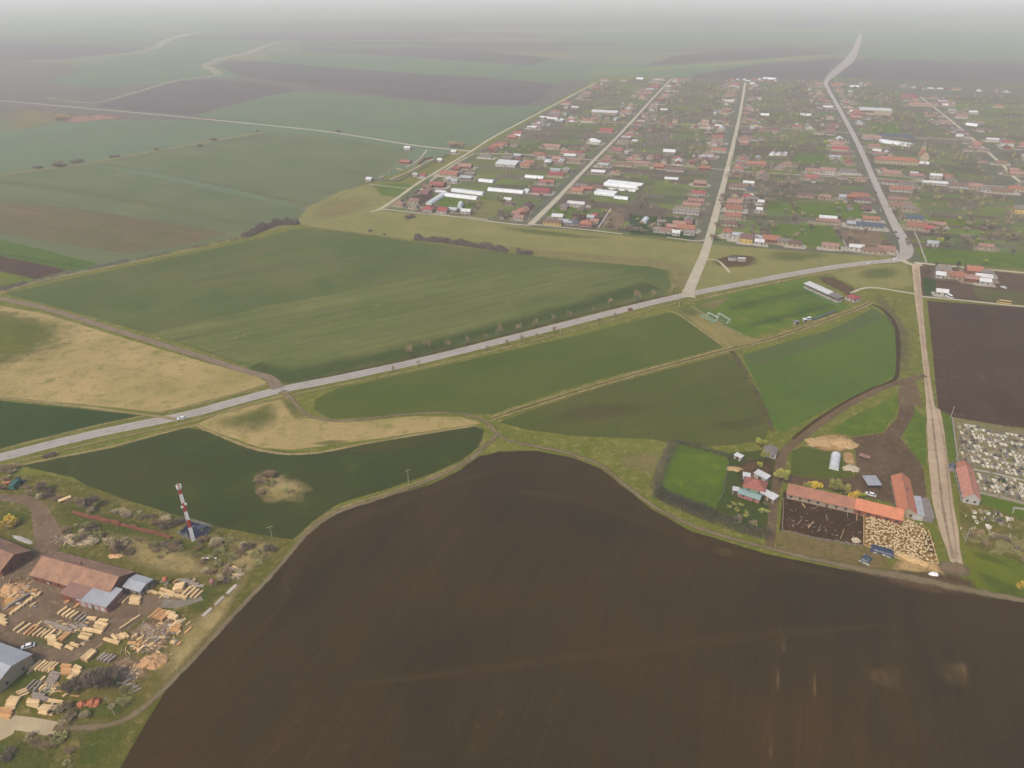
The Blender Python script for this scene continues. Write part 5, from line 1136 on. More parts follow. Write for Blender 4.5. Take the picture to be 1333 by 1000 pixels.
# pen fences
def rail_fence(pts, label, h=1.2, mat='wood_grey', name='fence', rails=(0.5, 1.0), gap=2.5, cat='fence', th=.06):
    P = [G(*q) for q in pts]; e = empty(name, P[0], 0, label, cat); o0 = P[0]; r_ = MB(); ps = MB()
    for a, b_ in zip(P, P[1:]):
        a = a-o0; b_ = b_-o0
        for z in rails: r_.tube(a + Vector((0, 0, z)), b_ + Vector((0, 0, z)), th, n=4)
        n = max(1, int((b_-a).length/gap))
        for j in range(n+1): q = a.lerp(b_, j/n); ps.tube(q - Vector((0, 0, .2)), q + Vector((0, 0, h)), th*1.4, n=4)
    r_.build('rail', M[mat], e); ps.build('post', M[mat], e); return e
def wall_px(pts, h, t, mat, label, name='garden_wall', cat='wall'):
    P = [G(*q) for q in pts]; mb = MB()
    for a, b_ in zip(P, P[1:]):
        d = b_-a; c = (a+b_)/2; mb.rbox(c.x, c.y, d.length+t*.98, t, -.2, h, math.atan2(d.y, d.x))
    return tag(mb.build(name, M[mat]), label, cat)
rail_fence([(1020, 651), (1018, 692), (1060, 702), (1122, 712)], 'pale board fence round the dark manure yard', 1.3, 'wood_grey', rails=(.3, .7, 1.1))
rail_fence([(1124, 668), (1124, 711), (1180, 733), (1221, 735), (1208, 692)], 'wooden fence round the crowded sheep pen', 1.3, 'wood_new', rails=(.4, .8, 1.1))
for k, (a, b_) in enumerate((((1038, 684), (1043, 678)), ((1052, 688), (1058, 681)), ((1064, 693), (1068, 685)), ((1094, 702), (1098, 692)), ((1060, 664), (1064, 659)), ((1048, 662), (1044, 657)), ((1103, 675), (1103, 668)), ((1115, 678), (1115, 669)), ((1075, 672), (1077, 678)))):
    rail_fence([a, b_], f'short pale hurdle in the manure yard, {ordn(k+1)} of the scattered ones', 1.1, 'wood_new' if k % 2 else 'wood_grey', 'hurdle', (.3, .6, .9), 1.2, 'hurdle')
mb = MB()
for k in range(170):
    x, y = rnd.uniform(1018, 1122), rnd.uniform(650, 712)
    if y > 640 + (x-1018)*.16 + 8 and (y < 690 + (x-1018)*.2) and (y > 672 + (x-1018)*.2 - (22 if rnd.random() < .3 else 0)):
        q = G(x, y); mb.rbox(q.x, q.y, rnd.uniform(.3, 2.0), rnd.uniform(.08, .3), 0.02, rnd.uniform(.12, .4), rnd.uniform(0, 3.14))
tag(mb.build('yard_litter', M['wood_grey']), 'pale sticks and litter strewn over the dark manure yard', 'litter', kind='stuff')
# sheep
def sheep_mesh(seed, graze=False):
    r = random.Random(seed); mb = MB(); rg = []
    prof = [(-.62, .06, .62), (-.56, .20, .62), (-.35, .29, .62), (0, .31, .60), (.3, .28, .62), (.48, .20, .68)]
    head = [(.58, .13, .82), (.66, .11, .92), (.78, .09, .90), (.93, .05, .82)] if not graze else [(.60, .13, .56), (.70, .11, .38), (.78, .09, .24), (.84, .05, .10)]
    for x, rr, z in prof+head:
        rg.append([(x + (.0 if graze else 0), rr*math.cos(6.283*i/9)*1.0, z + rr*1.02*math.sin(6.283*i/9)) for i in range(9)])
    mb.loft(rg)
    for x in (-.42, .32):
        for y in (-.15, .15): mb.tube((x, y, .45), (x+.02, y, .24), .065, .045, 5); mb.tube((x+.02, y, .24), (x, y, -.02), .045, .035, 5)
    hz = .92 if not graze else .42; hx = .66
    for y in (-1, 1): mb.tube((hx, y*.08, hz+.02), (hx-.03, y*.2, hz-.01), .035, .012, 4)
    mb.tube((-.6, 0, .66), (-.68, 0, .42), .05, .03, 5)
    return mb.mesh('sheep', True)
SM = [sheep_mesh(1), sheep_mesh(2, True)]
for m_ in SM: m_.materials.append(M['fleece'])
def inside(pt, poly):
    c = False; j = len(poly)-1
    for i in range(len(poly)):
        if ((poly[i][1] > pt[1]) != (poly[j][1] > pt[1])) and pt[0] < (poly[j][0]-poly[i][0])*(pt[1]-poly[i][1])/(poly[j][1]-poly[i][1])+poly[i][0]: c = not c
        j = i
    return c
pen = [(1127, 671), (1150, 670), (1200, 684), (1208, 700), (1206, 722), (1196, 731), (1170, 727), (1127, 708)]
pen2 = [(1208, 700), (1216, 712), (1219, 731), (1206, 732)]
placed = []; tries = 0
while len(placed) < 285 and tries < 60000:
    tries += 1; pp = (rnd.uniform(1124, 1222), rnd.uniform(664, 734))
    g2 = inside(pp, pen2)
    if not (inside(pp, pen) or (g2 and rnd.random() < .25)): continue
    q = G(*pp)
    if any((q-o_).length < 0.98 for o_ in placed): continue
    placed.append(q); o = link('sheep', SM[0 if rnd.random() < .7 else 1], None, (q.x, q.y, 0.05)); o.rotation_euler = (0, 0, rnd.uniform(0, 6.28)); s = rnd.uniform(.9, 1.12); o.scale = (s, s*1.3, s*1.05)
    tag(o, 'cream sheep in the crowd packed into the pen below the orange barn', 'sheep', 'sheep in the pen')

# farmhouse group
house(982, 637, 9.5, 8.0, 'tile_red', 'wall_green', 'farmhouse with hipped red roof and pale green walls', ang_px((972, 636), (996, 642)), 3.0, 2.6, hip=True)
barn_px((962, 644), (989, 653), 4.0, 'tin_mint', 'wall_pink', 'long narrow shed with mint roof below the red farmhouse', 2.4, .8, name='shed', cat='shed', chim=False)
flat_shed(957, 642, 2.5, 2.5, 2.3, 'metal_white', 'wall_white', 'tiny white hut at the left end of the mint shed', GR, slope=.2)
flat_shed(991, 624, 6.5, 3.4, 2.6, 'metal_white', 'wall_white', 'small white roofed shed touching the top of the red farmhouse', ang_px((984, 620), (997, 627)), slope=.4)
flat_shed(997, 648, 4.5, 3.5, 2.5, 'metal_white', 'wall_stone', 'pale shed right of the mint roofed shed', ang_px((984, 620), (997, 627)), slope=.3)
flat_shed(1005, 652, 3.2, 4.0, 2.4, 'metal_white', 'wall_stone', 'pale shed nearest the farm lane', ang_px((984, 620), (997, 627)), slope=.3)
flat_shed(961, 598, 3.6, 2.4, 2.2, 'metal_white', 'wall_white', 'small white shed at the top corner of the orchard', ang_px((957, 596), (965, 600)), slope=.3)
flat_shed(971, 623, 3, 2.5, 2.2, 'metal_white', 'wall_white', 'small white hut left of the farmhouse', GR, slope=.2)
house(1002, 592, 6.8, 5.5, 'tile_grey', 'wall_white', 'small white hut with grey brown roof where the farm lane bends', GR+1.57, 2.6, .8, 'cottage', 'cottage', chim=False)
heap(956, 611, 4.5, 2.4, .8, M['straw'], 'pinkish tan sand heap beside the orchard', seed=30)
rail_fence([(1000, 678), (1008, 655), (1010, 650)], 'pale garden fence along the farm lane', 1.2)
rail_fence([(948, 604), (942, 640), (936, 652)], 'thin fence between orchard and farm garden', 1.2)

# cemetery
wall_px([(1239, 545), (1246, 598), (1249, 615)], 1.1, .45, 'concrete', 'cream cemetery wall along the dirt road above the chapel', cat='wall')
wall_px([(1268, 612), (1290, 616), (1340, 628), (1420, 645)], .5, 1.0, 'concrete', 'low pale kerb wall crossing the cemetery', cat='wall')
wall_px([(1270, 641), (1300, 648), (1340, 658), (1420, 678)], .9, .6, 'concrete', 'cream lower boundary wall of the cemetery', cat='wall')
wall_px([(1318, 668), (1319, 662), (1345, 666)], 1.0, .5, 'concrete', 'short walled tomb corner at the right edge', name='tomb_wall', cat='wall')
A, B = G(1254, 622), G(1262, 654); d = B-A; c = (A+B)/2
e = empty('chapel', (c.x, c.y, .03), math.atan2(d.y, d.x), 'cemetery chapel with faded orange roof and white gable beside the wide dirt road', 'chapel')
gable_parts(e, d.length+3, 6.8, 3.4, 2.8, M['wall_white'], M['tile_rose2'] if 'tile_rose2' in M else M['tile_orange'], chim=True, cap=True)
MB().box(-d.length/2-6.2, -d.length/2-2.1, -3.2, 3.2, -.2, 3.6).build('vestry', M['wall_white'], e)
MB().prism([(-3.6, 3.62), (3.6, 3.62), (0, 6.0)], -d.length/2-6.5, -d.length/2-2.2).build('porch_roof', M['tile_orange'], e)
MB().tube((-d.length/2-5.0, -4.6, -.1), (-d.length/2-5.0, -4.6, 2.4), 1.7, 1.5, 8).build('apse', M['wall_grey'], e); MB().tube((-d.length/2-5.0, -4.6, 2.42), (-d.length/2-5.0, -4.6, 4.6), 1.9, .1, 8).build('apse_roof', M['slate'], e)
def grave_meshes(seed):
    r = random.Random(seed); mb = MB(); mb.box(-1.1, -.95, -.55, .55, 0, .32).box(.95, 1.1, -.55, .55, 0, .32).box(-.95, .95, -.55, -.42, 0, .32).box(-.95, .95, .42, .55, 0, .32)
    bed = MB().box(-.95, .95, -.42, .42, 0, .2 + .16*(seed % 2)); hs = MB()
    if seed % 3 == 0: hs.box(-1.32, -1.13, -.45, .45, 0, 1.15).box(-1.36, -1.09, -.5, .5, 1.15, 1.25)
    elif seed % 3 == 1: hs.box(-1.3, -1.14, -.08, .08, 0, 1.7).box(-1.3, -1.14, -.4, .4, 1.15, 1.3)
    else: hs.prism([(-.4, 0), (.4, 0), (.4, .8), (.25, 1.05), (-.25, 1.05), (-.4, .8)], -1.3, -1.14)
    return mb.mesh('kerb'), bed.mesh('grave_bed'), hs.mesh('headstone')
GV = {}
for sd_ in range(6):
    for mn in ('stone_pale', 'stone_tan', 'stone_grey', 'stone_dark'):
        k_, b_, h_ = grave_meshes(sd_); k_.materials.append(M[mn if mn != 'stone_dark' else 'stone_grey']); b_.materials.append(M['soil_dark'] if sd_ % 2 == 0 else M[mn]); h_.materials.append(M[mn]); GV[(sd_, mn)] = (k_, b_, h_)
def grave(q, ang, label, s=1.0, mn=None):
    mn = mn or rnd.choice(['stone_pale', 'stone_pale', 'stone_pale', 'stone_tan', 'stone_tan', 'stone_grey', 'stone_dark']); k_, b_, h_ = GV[(rnd.randrange(6), mn)]
    s *= 1.04; col = {'stone_pale': 'pale', 'stone_tan': 'tan', 'stone_grey': 'grey', 'stone_dark': 'dark'}[mn]
    e = empty('grave', (q.x, q.y, .03), ang, f'{col} stone grave {label}', 'grave', 'graves in the cemetery'); e.scale = (s, s*rnd.choice((1, 1.2, 1.35)), s)
    link('kerb', k_, e); link('grave_bed', b_, e); link('headstone', h_, e)
gx = Vector((math.cos(GR), math.sin(GR), 0)); gy = Vector((-math.sin(GR), math.cos(GR), 0))
cem1 = [(1247, 548), (1290, 554), (1345, 564), (1345, 625), (1290, 612), (1268, 608), (1252, 600)]
cem2 = [(1270, 614), (1345, 631), (1345, 655), (1300, 645), (1272, 638)]
o0 = G(1272, 640); ng = 0
for r_i in range(0, 22):
    for c_i in range(-6, 22):
        q = o0 + gy*(r_i*3.0 + rnd.uniform(-.12, .12)) + gx*(c_i*1.9 + rnd.uniform(-.08, .08))
        # back to pixels for the plan test
        dy = q.y; u = q.x; zc = dy*math.cos(PITCH) + H*math.sin(PITCH); yy = -H*math.cos(PITCH) + dy*math.sin(PITCH); px_, py_ = 666.5 + F*u/zc, 500 - F*yy/zc
        inn = inside((px_, py_), cem1) or inside((px_, py_), cem2)
        if not inn or rnd.random() < .08 or ng >= 280: continue
        grave(q, GR + math.pi/2 + rnd.uniform(-.03, .03), f'in the {ordn(r_i+1)} row up from the cemetery lower wall', rnd.uniform(.92, 1.02)); ng += 1
for (x, y, s) in ((1268, 667, 1), (1276, 666, 1.2), (1285, 668, 1.2), (1290, 671, 1), (1297, 668, 1), (1303, 671, 1), (1268, 674, .9), (1278, 676, .9), (1284, 676, 1), (1292, 677, 1), (1299, 677, 1.2), (1305, 679, 1), (1312, 676, 1.1), (1286, 686, 1.2), (1271, 680, 1), (1302, 682, 1.1)):
    grave(G(x, y), GR + 1.57, 'in the loose small group below the chapel', s)
for k in range(16):
    x, y = rnd.uniform(1252, 1325), rnd.uniform(668, 706); p = G(x, y)
    hs = GV[(2, 'stone_pale')][2]; o = link('gravestone', hs, None, (p.x, p.y, 0)); o.rotation_euler = (0, 0, GR+rnd.uniform(-.3, .3)); tag(o, 'lone pale upright stone in the rough grass below the chapel', 'gravestone', 'lone gravestones')

# ------------------------------------------------------------------ football ground
A, B = G(1049, 374), G(1093, 394); d = B-A; c = (A+B)/2; L = d.length
e = empty('grandstand', (c.x, c.y, .03), math.atan2(d.y, d.x), 'low grandstand with white roof along the football pitch', 'grandstand'); OCC.append((c.x, c.y, 10))
st_ = MB()
for k in range(4): st_.box(-L/2, L/2, -2.8+k*1.3, -1.5+k*1.3, -.1, .5+k*.5)
st_.build('terrace', M['concrete'], e)
MB().prism([(-3.2, 3.4), (3.0, 4.3), (3.0, 4.5), (-3.2, 3.6)], -L/2-.3, L*.22).build('roof', M['metal_white'], e)
MB().prism([(-3.2, 3.4), (3.0, 4.3), (3.0, 4.5), (-3.2, 3.6)], L*.23, L/2+.3).build('roof', M['tile_grey'], e)
MB().box(-L/2, L/2, 2.6, 2.8, 0, 4.1).build('back_wall', M['wall_grey'], e)
for k in range(7): x = -L/2 + L*k/6; MB().tube((x, -2.9, 0), (x, -2.9, 3.5), .09).build('post', M['steel'], e)
rail_fence([(1046, 377), (1058, 384), (1078, 393), (1090, 399)], 'pale green net frame in front of the grandstand', 2.6, 'netgreen', 'net_frame', (.1, 1.3, 2.5), 4.0, 'net', .09)
e = house(1110, 391, 7.5, 7.5, 'tile_crimson', 'wall_white', 'clubhouse with pinkish red hipped roof at the corner of the pitch', ang_px((1049, 374), (1093, 394)), 2.8, 2.0, 'clubhouse', 'clubhouse', hip=True)
def net_frame(a, b_, hgt, depth, label):
    A, B = G(*a), G(*b_); d = B-A; c = (A+B)/2; L = d.length; e = empty('goal_net', (c.x, c.y, .03), math.atan2(d.y, d.x), label, 'goal net'); fr = MB(); nt_ = MB()
    P8 = [(-L/2, 0, 0), (L/2, 0, 0), (L/2, 0, hgt), (-L/2, 0, hgt), (-L/2, depth, 0), (L/2, depth, 0), (L/2, depth*.6, hgt), (-L/2, depth*.6, hgt)]
    for i, j in ((0, 3), (1, 2), (2, 3), (4, 7), (5, 6), (6, 7), (4, 5), (2, 6), (3, 7), (0, 4), (1, 5)): fr.tube(P8[i], P8[j], .09, n=5)
    fr.build('frame', M['white'], e)
    for k in range(int(L/.5)+1): x = -L/2 + k*.5; nt_.tube((x, depth, 0), (x, depth*.6, hgt), .025, n=3)
    for k in range(int(hgt/.5)+1): z = k*.5; y = depth - depth*.4*z/hgt; nt_.tube((-L/2, y, z), (L/2, y, z), .025, n=3)
    nt_.build('net', M['netgreen'], e); return e
net_frame((922, 411), (934, 417), 2.6, -2.0, 'left white framed goal net at the near side of the pitch'); net_frame((936, 413), (950, 421), 3.2, -2.4, 'right larger white framed goal net at the near side of the pitch')
wall_px([(914, 412), (930, 420)], .8, 1.6, 'netgreen', 'low green bench row left of the goal nets', name='bench_row', cat='bench')
wall_px([(1060, 416), (1086, 406)], .8, 1.6, 'tarp_slate', 'long row of dark seats below the football pitch', name='seat_row', cat='seats')
flat_shed(1036, 422, 3.4, 2.2, 2.2, 'tile_grey', 'wall_grey', 'small grey dugout at the lower edge of the pitch', R_MAIN, 'dugout', 'dugout', .2)
flat_shed(1047, 419, 2.4, 2.0, 2.0, 'metal_white', 'wall_grey', 'small pale dugout next to the white van', R_MAIN, 'dugout', 'dugout', .2)
rail_fence([(900, 400), (945, 426), (962, 435)], 'faint pale fence behind the goal nets', 1.1, 'steel', gap=5, th=.05)

# ------------------------------------------------------------------ village: the buildings that stand out
V = [ # px, py, L, W, roof, wall, label, extra
 (558, 275, 11, 8.5, 'tile_crimson', 'wall_white', 'white house with crimson hip roof, left of the pair at the pasture edge', dict(hip=True)),
 (577, 277, 10, 9, 'tile_crimson', 'wall_white', 'white house with crimson gables, right of the pair at the pasture edge', {}),
 (521, 268, 9, 9, 'tile_rose', 'wall_stone', 'faded rose hip roofed house, leftmost along the pasture', dict(hip=True)),
 (539, 271, 9, 8, 'tile_grey', 'wall_cream', 'tan grey hip roofed house second from the left along the pasture', dict(hip=True)),
 (570, 243, 17, 12, 'tile_red', 'wall_brick', 'large red roofed brick house near the long tunnels', {}),
 (585, 229, 22, 10, 'tile_orange', 'wall_cream', 'long orange roofed house above the large red brick one', {}),
 (606, 219, 17, 10, 'tile_rose', 'wall_brick', 'rose roofed house above the long orange one', {}),
 (594, 222, 10, 7, 'tile_red', 'wall_brick', 'small red roofed building between the orange and rose roofs', {}),
 (612, 229, 12, 6, 'tile_grey', 'wall_grey', 'grey shed cluster building, upper one', dict(chim=False)),
 (607, 234, 14, 6, 'metal_grey', 'wall_grey', 'grey shed cluster building, lower one', dict(chim=False)),
 (592, 238, 8, 7, 'metal_grey', 'wall_white', 'pale shed with grey roof beside the red brick house', dict(chim=False)),
 (557, 246, 10, 7, 'tile_old', 'wall_brick', 'low brick outbuilding left of the large red house', {}),
 (528, 213, 15, 8, 'tile_orange', 'wall_brick', 'unfinished orange roofed house at the west edge', {}),
 (541, 230, 6, 5, 'metal_grey', 'wall_white', 'small pale cabin by the fence line', dict(chim=False)),
 (551, 231, 6, 5, 'tile_crimson', 'wall_white', 'tiny red roofed cabin beside the left street', dict(chim=False)),
 (531, 195, 9, 7, 'metal_white', 'wall_white', 'small white hut alone at the west field', dict(chim=False)),
 (481, 236, 7, 6, 'metal_white', 'wall_white', 'small white hut at the corner of the green field', dict(chim=False)),
 (591, 200, 7, 5, 'metal_white', 'wall_white', 'white cabin by the junction of the field road', dict(chim=False)),
 (573, 211, 6, 5, 'metal_white', 'wall_white', 'tiny white cabin at the dark fence', dict(chim=False)),
 (607, 278, 10, 6, 'metal_white', 'wall_white', 'low white shed right of the small arched shed', dict(chim=False)),
 (590, 276, 9, 5, 'metal_grey', 'wall_grey', 'low grey shed between the crimson houses and the arched shed', dict(chim=False)),
 (706, 207, 12, 9, 'tile_red', 'wall_white', 'white house with pointed red hip roof on the cross lane', dict(hip=True, two=True, hw=5.4)),
 (724, 230, 19, 9, 'tile_crimson', 'wall_cream', 'house with long crimson roof right of the short tunnel', {}),
 (712, 240, 18, 10, 'tile_red', 'wall_white', 'red roofed house in the middle of three red roofs by the second street', {}),
 (705, 251, 20, 11, 'tile_crimson', 'wall_pink', 'crimson roofed building nearest of three red roofs by the second street', {}),
 (680, 278, 12, 9, 'tile_orange', 'wall_brick', 'orange roofed house alone in the brown garden', dict(hip=True)),
 (672, 281, 8, 5, 'tin_rust', 'wall_stone', 'brown shed left of the lone orange house', dict(chim=False)),
 (661, 263, 8, 4, 'metal_white', 'wall_white', 'small white roofed shed in the gardens near the pasture', dict(chim=False)),
 (752, 251, 13, 9, 'tile_orange', 'wall_cream', 'orange roofed house right beside the second street', {}),
 (764, 248, 14, 8, 'tile_orange', 'wall_brick', 'orange roofed rear wing beside the orange house', {}),
 (750, 268, 18, 6, 'metal_white', 'wall_white', 'long white low building below the orange house', dict(chim=False)),
 (720, 292, 18, 8, 'tile_old', 'wall_yellow', 'yellow walled house with brown roof facing the pasture', {}),
 (737, 292, 12, 7, 'metal_grey', 'wall_grey', 'grey blue shed right of the yellow house', dict(chim=False)),
 (747, 293, 10, 6, 'slate', 'wall_grey', 'dark blue roofed shed in the same row', dict(chim=False)),
 (763, 294, 12, 9, 'tile_orange', 'wall_pink', 'pink house with orange hip roof facing the pasture', dict(hip=True)),
 (774, 291, 8, 7, 'tile_rose', 'wall_stone', 'rose roofed house right of the pink one', {}),
 (774, 284, 6, 6, 'tile_crimson', 'wall_pink', 'small crimson roofed outbuilding behind the pink house', {}),
 (769, 286, 7, 5, 'metal_grey', 'wall_grey', 'small grey shed behind the pink house', dict(chim=False)),
 (742, 202, 12, 9, 'tile_red', 'wall_white', 'red roofed house of the cluster left of the second street', {}),
 (753, 202, 12, 9, 'tile_crimson', 'wall_white', 'crimson roofed house of the cluster left of the second street', {}),
 (735, 199, 9, 8, 'tile_rose', 'wall_stone', 'rose roofed house of the cluster left of the second street', {}),
 (725, 209, 12, 9, 'tile_rose', 'wall_pink', 'pinkish gabled house on the cross lane', {}),
 (748, 212, 18, 7, 'tile_old', 'wall_stone', 'long brown roofed building below the red cluster', {}),
 (718, 193, 26, 12, 'tile_rose', 'wall_stone', 'very long faded rose roof behind the pointed red roof', dict(chim=False)),
 (690, 214, 12, 8, 'tile_orange', 'wall_white', 'orange roofed house left of the diagonal lane', {}),
 (684, 218, 12, 7, 'tile_orange', 'wall_stone', 'second orange roofed house beside the diagonal lane', {}),
 (661, 208, 14, 8, 'tile_grey', 'wall_grey', 'grey roofed house above the wide white hall', {}),
 (674, 205, 10, 7, 'metal_grey', 'wall_grey', 'grey metal roofed house above the wide white hall', {}),
 (633, 206, 16, 7, 'tile_grey', 'wall_white', 'long grey roofed house at the end of the first street lane', {}),
 (642, 195, 12, 9, 'tile_red', 'wall_brick', 'red roofed house on the first street below the junction', {}),
 (667, 181, 14, 9, 'tile_orange', 'wall_brick', 'orange red roofed house on the first street', {}),
 (674, 176, 14, 9, 'tile_red', 'wall_stone', 'red roofed house behind the orange red one on the first street', {}),
 (792, 207, 11, 8, 'tile_rose', 'wall_stone', 'rose hip roofed house, first right of the second street on the cross lane', dict(hip=True)),
 (812, 207, 9, 8, 'tile_grey', 'wall_stone', 'grey hip roofed house, second right of the second street on the cross lane', dict(hip=True)),
 (828, 206, 11, 9, 'tile_rose', 'wall_cream', 'cream house with pointed roof on the cross lane', dict(hip=True)),
 (846, 207, 9, 8, 'tile_rose', 'wall_white', 'white pointed house right of the cream one', dict(hip=True)),
 (856, 206, 9, 8, 'tile_maroon', 'wall_pink', 'maroon roofed house on the cross lane', {}),
 (871, 202, 16, 9, 'metal_white', 'wall_grey', 'wide pale roofed building behind the cross lane', dict(two=True, hw=5)),
 (882, 208, 10, 8, 'tile_red', 'wall_white', 'white house with steep red roof on the cross lane', dict(hip=True)),
 (858, 219, 13, 9, 'tile_orange', 'wall_brick', 'bright orange roofed house on the near side of the cross lane', {}),
 (835, 215, 22, 7, 'tile_rose', 'wall_stone', 'long rose roof on the near side of the cross lane', {}),
 (812, 216, 22, 7, 'tile_old', 'wall_stone', 'long brown roof on the near side of the cross lane', {}),
 (788, 213, 10, 7, 'tile_red', 'wall_stone', 'red roofed house at the near corner of the second street', {}),
 (785, 217, 14, 7, 'metal_grey', 'wall_white', 'grey roofed pale house at the near corner of the second street', {}),
 (879, 223, 22, 8, 'tile_old', 'wall_white', 'broken brown roofed row right of the bright orange house', {}),
 (917, 221, 14, 8, 'tile_orange', 'wall_brick', 'orange roofed house at the corner of the middle dirt street', {}),
 (861, 292, 8, 7, 'tile_grey', 'wall_white', 'grey gabled house, upper left of the cluster by the middle street', {}),
 (868, 303, 12, 8, 'tile_rose', 'wall_white', 'white gabled house with rose roof in the cluster by the middle street', {}),
 (874, 298, 10, 8, 'tile_rose', 'wall_brick', 'rose roofed house in the middle of the cluster', {}),
 (855, 302, 7, 6, 'tile_grey', 'wall_white', 'small pale house at the left end of the cluster', {}),
 (893, 300, 16, 9, 'tile_orange', 'wall_cream', 'orange roofed house at the right of the cluster', {}),
 (884, 294, 12, 7, 'tile_rose', 'wall_stone', 'rose roofed rear building of the cluster', {}),
 (880, 306, 7, 7, 'metal_white', 'wall_white', 'white gabled outbuilding at the front of the cluster', {}),
 (897, 306, 10, 5, 'tile_grey', 'wall_white', 'low white walled outbuilding at the front right of the cluster', {}),
 (911, 241, 14, 9, 'tile_rose', 'wall_brick', 'rust roofed house above the crimson one, left side of middle street', {}),
 (909, 254, 15, 8, 'tile_crimson', 'wall_white', 'crimson roofed house on the left side of the middle street', {}),
 (906, 264, 17, 8, 'tile_rose', 'wall_pink', 'rose roofed house below the crimson one', {}),
 (900, 270, 18, 8, 'tile_rose', 'wall_cream', 'second rose roofed house below the crimson one', {}),
 (893, 278, 26, 8, 'tile_grey', 'wall_white', 'long grey roofed house ending the row left of the middle street', {}),
 (961, 246, 20, 9, 'tile_old', 'wall_white', 'red brown roofed house right of the middle street', {}),
 (974, 241, 12, 4, 'metal_white', 'wall_white', 'white roofed strip shed behind the red brown house', dict(chim=False)),
 (976, 250, 8, 6, 'slate', 'wall_grey', 'dark shed behind the red brown house', dict(chim=False)),
 (956, 266, 15, 10, 'tile_rose', 'wall_stone', 'first of three stacked salmon roofs right of the middle street', {}),
 (955, 274, 16, 10, 'tile_orange', 'wall_cream', 'second of three stacked salmon roofs right of the middle street', {}),
 (954, 284, 16, 9, 'tile_orange', 'wall_cream', 'lowest of three stacked salmon roofs with cream front', {}),
 (972, 259, 9, 7, 'tile_crimson', 'wall_white', 'small crimson shed behind the salmon roofs', {}),
 (979, 262, 12, 6, 'tile_grey', 'wall_grey', 'grey shed behind the salmon roofs', dict(chim=False)),
 (988, 276, 6, 5, 'metal_white', 'wall_white', 'tiny white shed behind the lowest salmon roof', dict(chim=False)),
 (990, 266, 6, 4, 'metal_white', 'wall_white', 'tiny white hut at the end of the grey shed', dict(chim=False)),
 (947, 308, 10, 9, 'tile_orange', 'wall_white', 'two storey white villa with pointed orange roof facing the pasture', dict(hip=True, two=True, hw=5.6)),
 (959, 312, 9, 7, 'metal_grey', 'wall_white', 'white flat fronted house right of the villa', dict(two=True, hw=5)),
 (971, 315, 11, 9, 'tile_maroon', 'wall_yellow', 'yellow gabled house facing the pasture', dict(two=True, hw=4.6)),
 (981, 314, 6, 6, 'tile_grey', 'wall_grey', 'small grey house right of the yellow one', {}),
 (989, 313, 9, 8, 'metal_grey', 'wall_grey', 'grey metal roofed house in the row facing the pasture', {}),
 (988, 318, 8, 5, 'metal_white', 'wall_white', 'low white walled annexe at the row front', {}),
 (1003, 314, 15, 11, 'tile_orange', 'wall_brick', 'large orange brick house in the row facing the pasture', {}),
 (1021, 317, 12, 8, 'tile_grey', 'wall_cream', 'tan grey house near the right end of the pasture row', {}),
 (1034, 320, 11, 7, 'tile_maroon', 'wall_stone', 'dark ruined house at the right end of the pasture row', {}),
 (1119, 258, 18, 9, 'tile_orange', 'wall_white', 'orange roofed house left of the main road', {}),
 (1108, 259, 12, 7, 'tile_orange', 'wall_brick', 'lower orange wing of the house left of the main road', {}),
 (1096, 259, 7, 6, 'metal_grey', 'wall_white', 'small white shed at the end of the orange wing', dict(chim=False)),
 (1073, 259, 12, 6, 'tile_rose', 'wall_stone', 'rose roofed shed far left of the main road', {}),
 (1048, 257, 18, 6, 'tile_maroon', 'wall_stone', 'maroon roofed long shed in the grey gardens', {}),
 (1172, 249, 23, 10, 'tile_orange', 'wall_white', 'long orange roofed house with white gables right of the main road', {}),
 (1131, 297, 24, 9, 'slate', 'wall_white', 'long white house with dark slate roof left of the main road', {}),
 (1111, 294, 13, 8, 'metal_grey', 'wall_grey', 'grey roofed shed left of the slate roofed house', dict(chim=False)),
 (1133, 288, 16, 4, 'tile_orange', 'wall_stone', 'thin orange roof behind the slate roofed house', dict(chim=False)),
 (1077, 287, 16, 5, 'metal_white', 'wall_stone', 'white topped low shed in the green plots', dict(chim=False)),
 (1077, 291, 22, 4, 'tin_rust', 'wall_stone', 'low tan shed below the white topped one', dict(chim=False)),
 (1192, 297, 18, 12, 'tile_orange', 'wall_cream', 'big bright orange roofed house right of the main road', {}),
 (1188, 287, 17, 9, 'slate', 'wall_cream', 'dark slate roof directly behind the big orange one', {}),
 (1208, 300, 8, 5, 'tile_crimson', 'wall_pink', 'small crimson outbuilding of the big orange house', {}),
 (1219, 295, 14, 4, 'tile_rose', 'wall_brick', 'thin rose roofed shed right of the big orange house', dict(chim=False)),
 (1213, 320, 9, 6, 'metal_grey', 'wall_white', 'light ruined hut in the garden right of the road bend', dict(chim=False)),
 (1152, 328, 14, 9, 'tile_rose', 'wall_cream', 'rose roofed house at the road bend', {}),
 (1135, 329, 17, 7, 'tile_old', 'wall_cream', 'brown roofed house next to the one at the road bend', {}),
 (1114, 325, 12, 5, 'metal_white', 'wall_white', 'row of small pale sheds left of the road bend houses', dict(chim=False)),
 (1080, 323, 14, 7, 'tin_rust', 'wall_cream', 'tan roofed outbuilding alone beside the bright plot', dict(chim=False)),
 (1172, 271, 22, 9, 'tile_old', 'wall_stone', 'brown roofed building below the long orange house, upper', {}),
 (1168, 262, 20, 8, 'tile_rose', 'wall_stone', 'rose brown roof just under the long orange house', {}),
 (1182, 274, 12, 7, 'tile_grey', 'wall_stone', 'grey brown rear shed of the brown building', {}),
 (1165, 240, 26, 7, 'tile_maroon', 'wall_white', 'long maroon roofed row with white wall right of the main road', {}),
 (1160, 228, 20, 9, 'tile_rose', 'wall_stone', 'broad faded roof above the maroon row', {}),
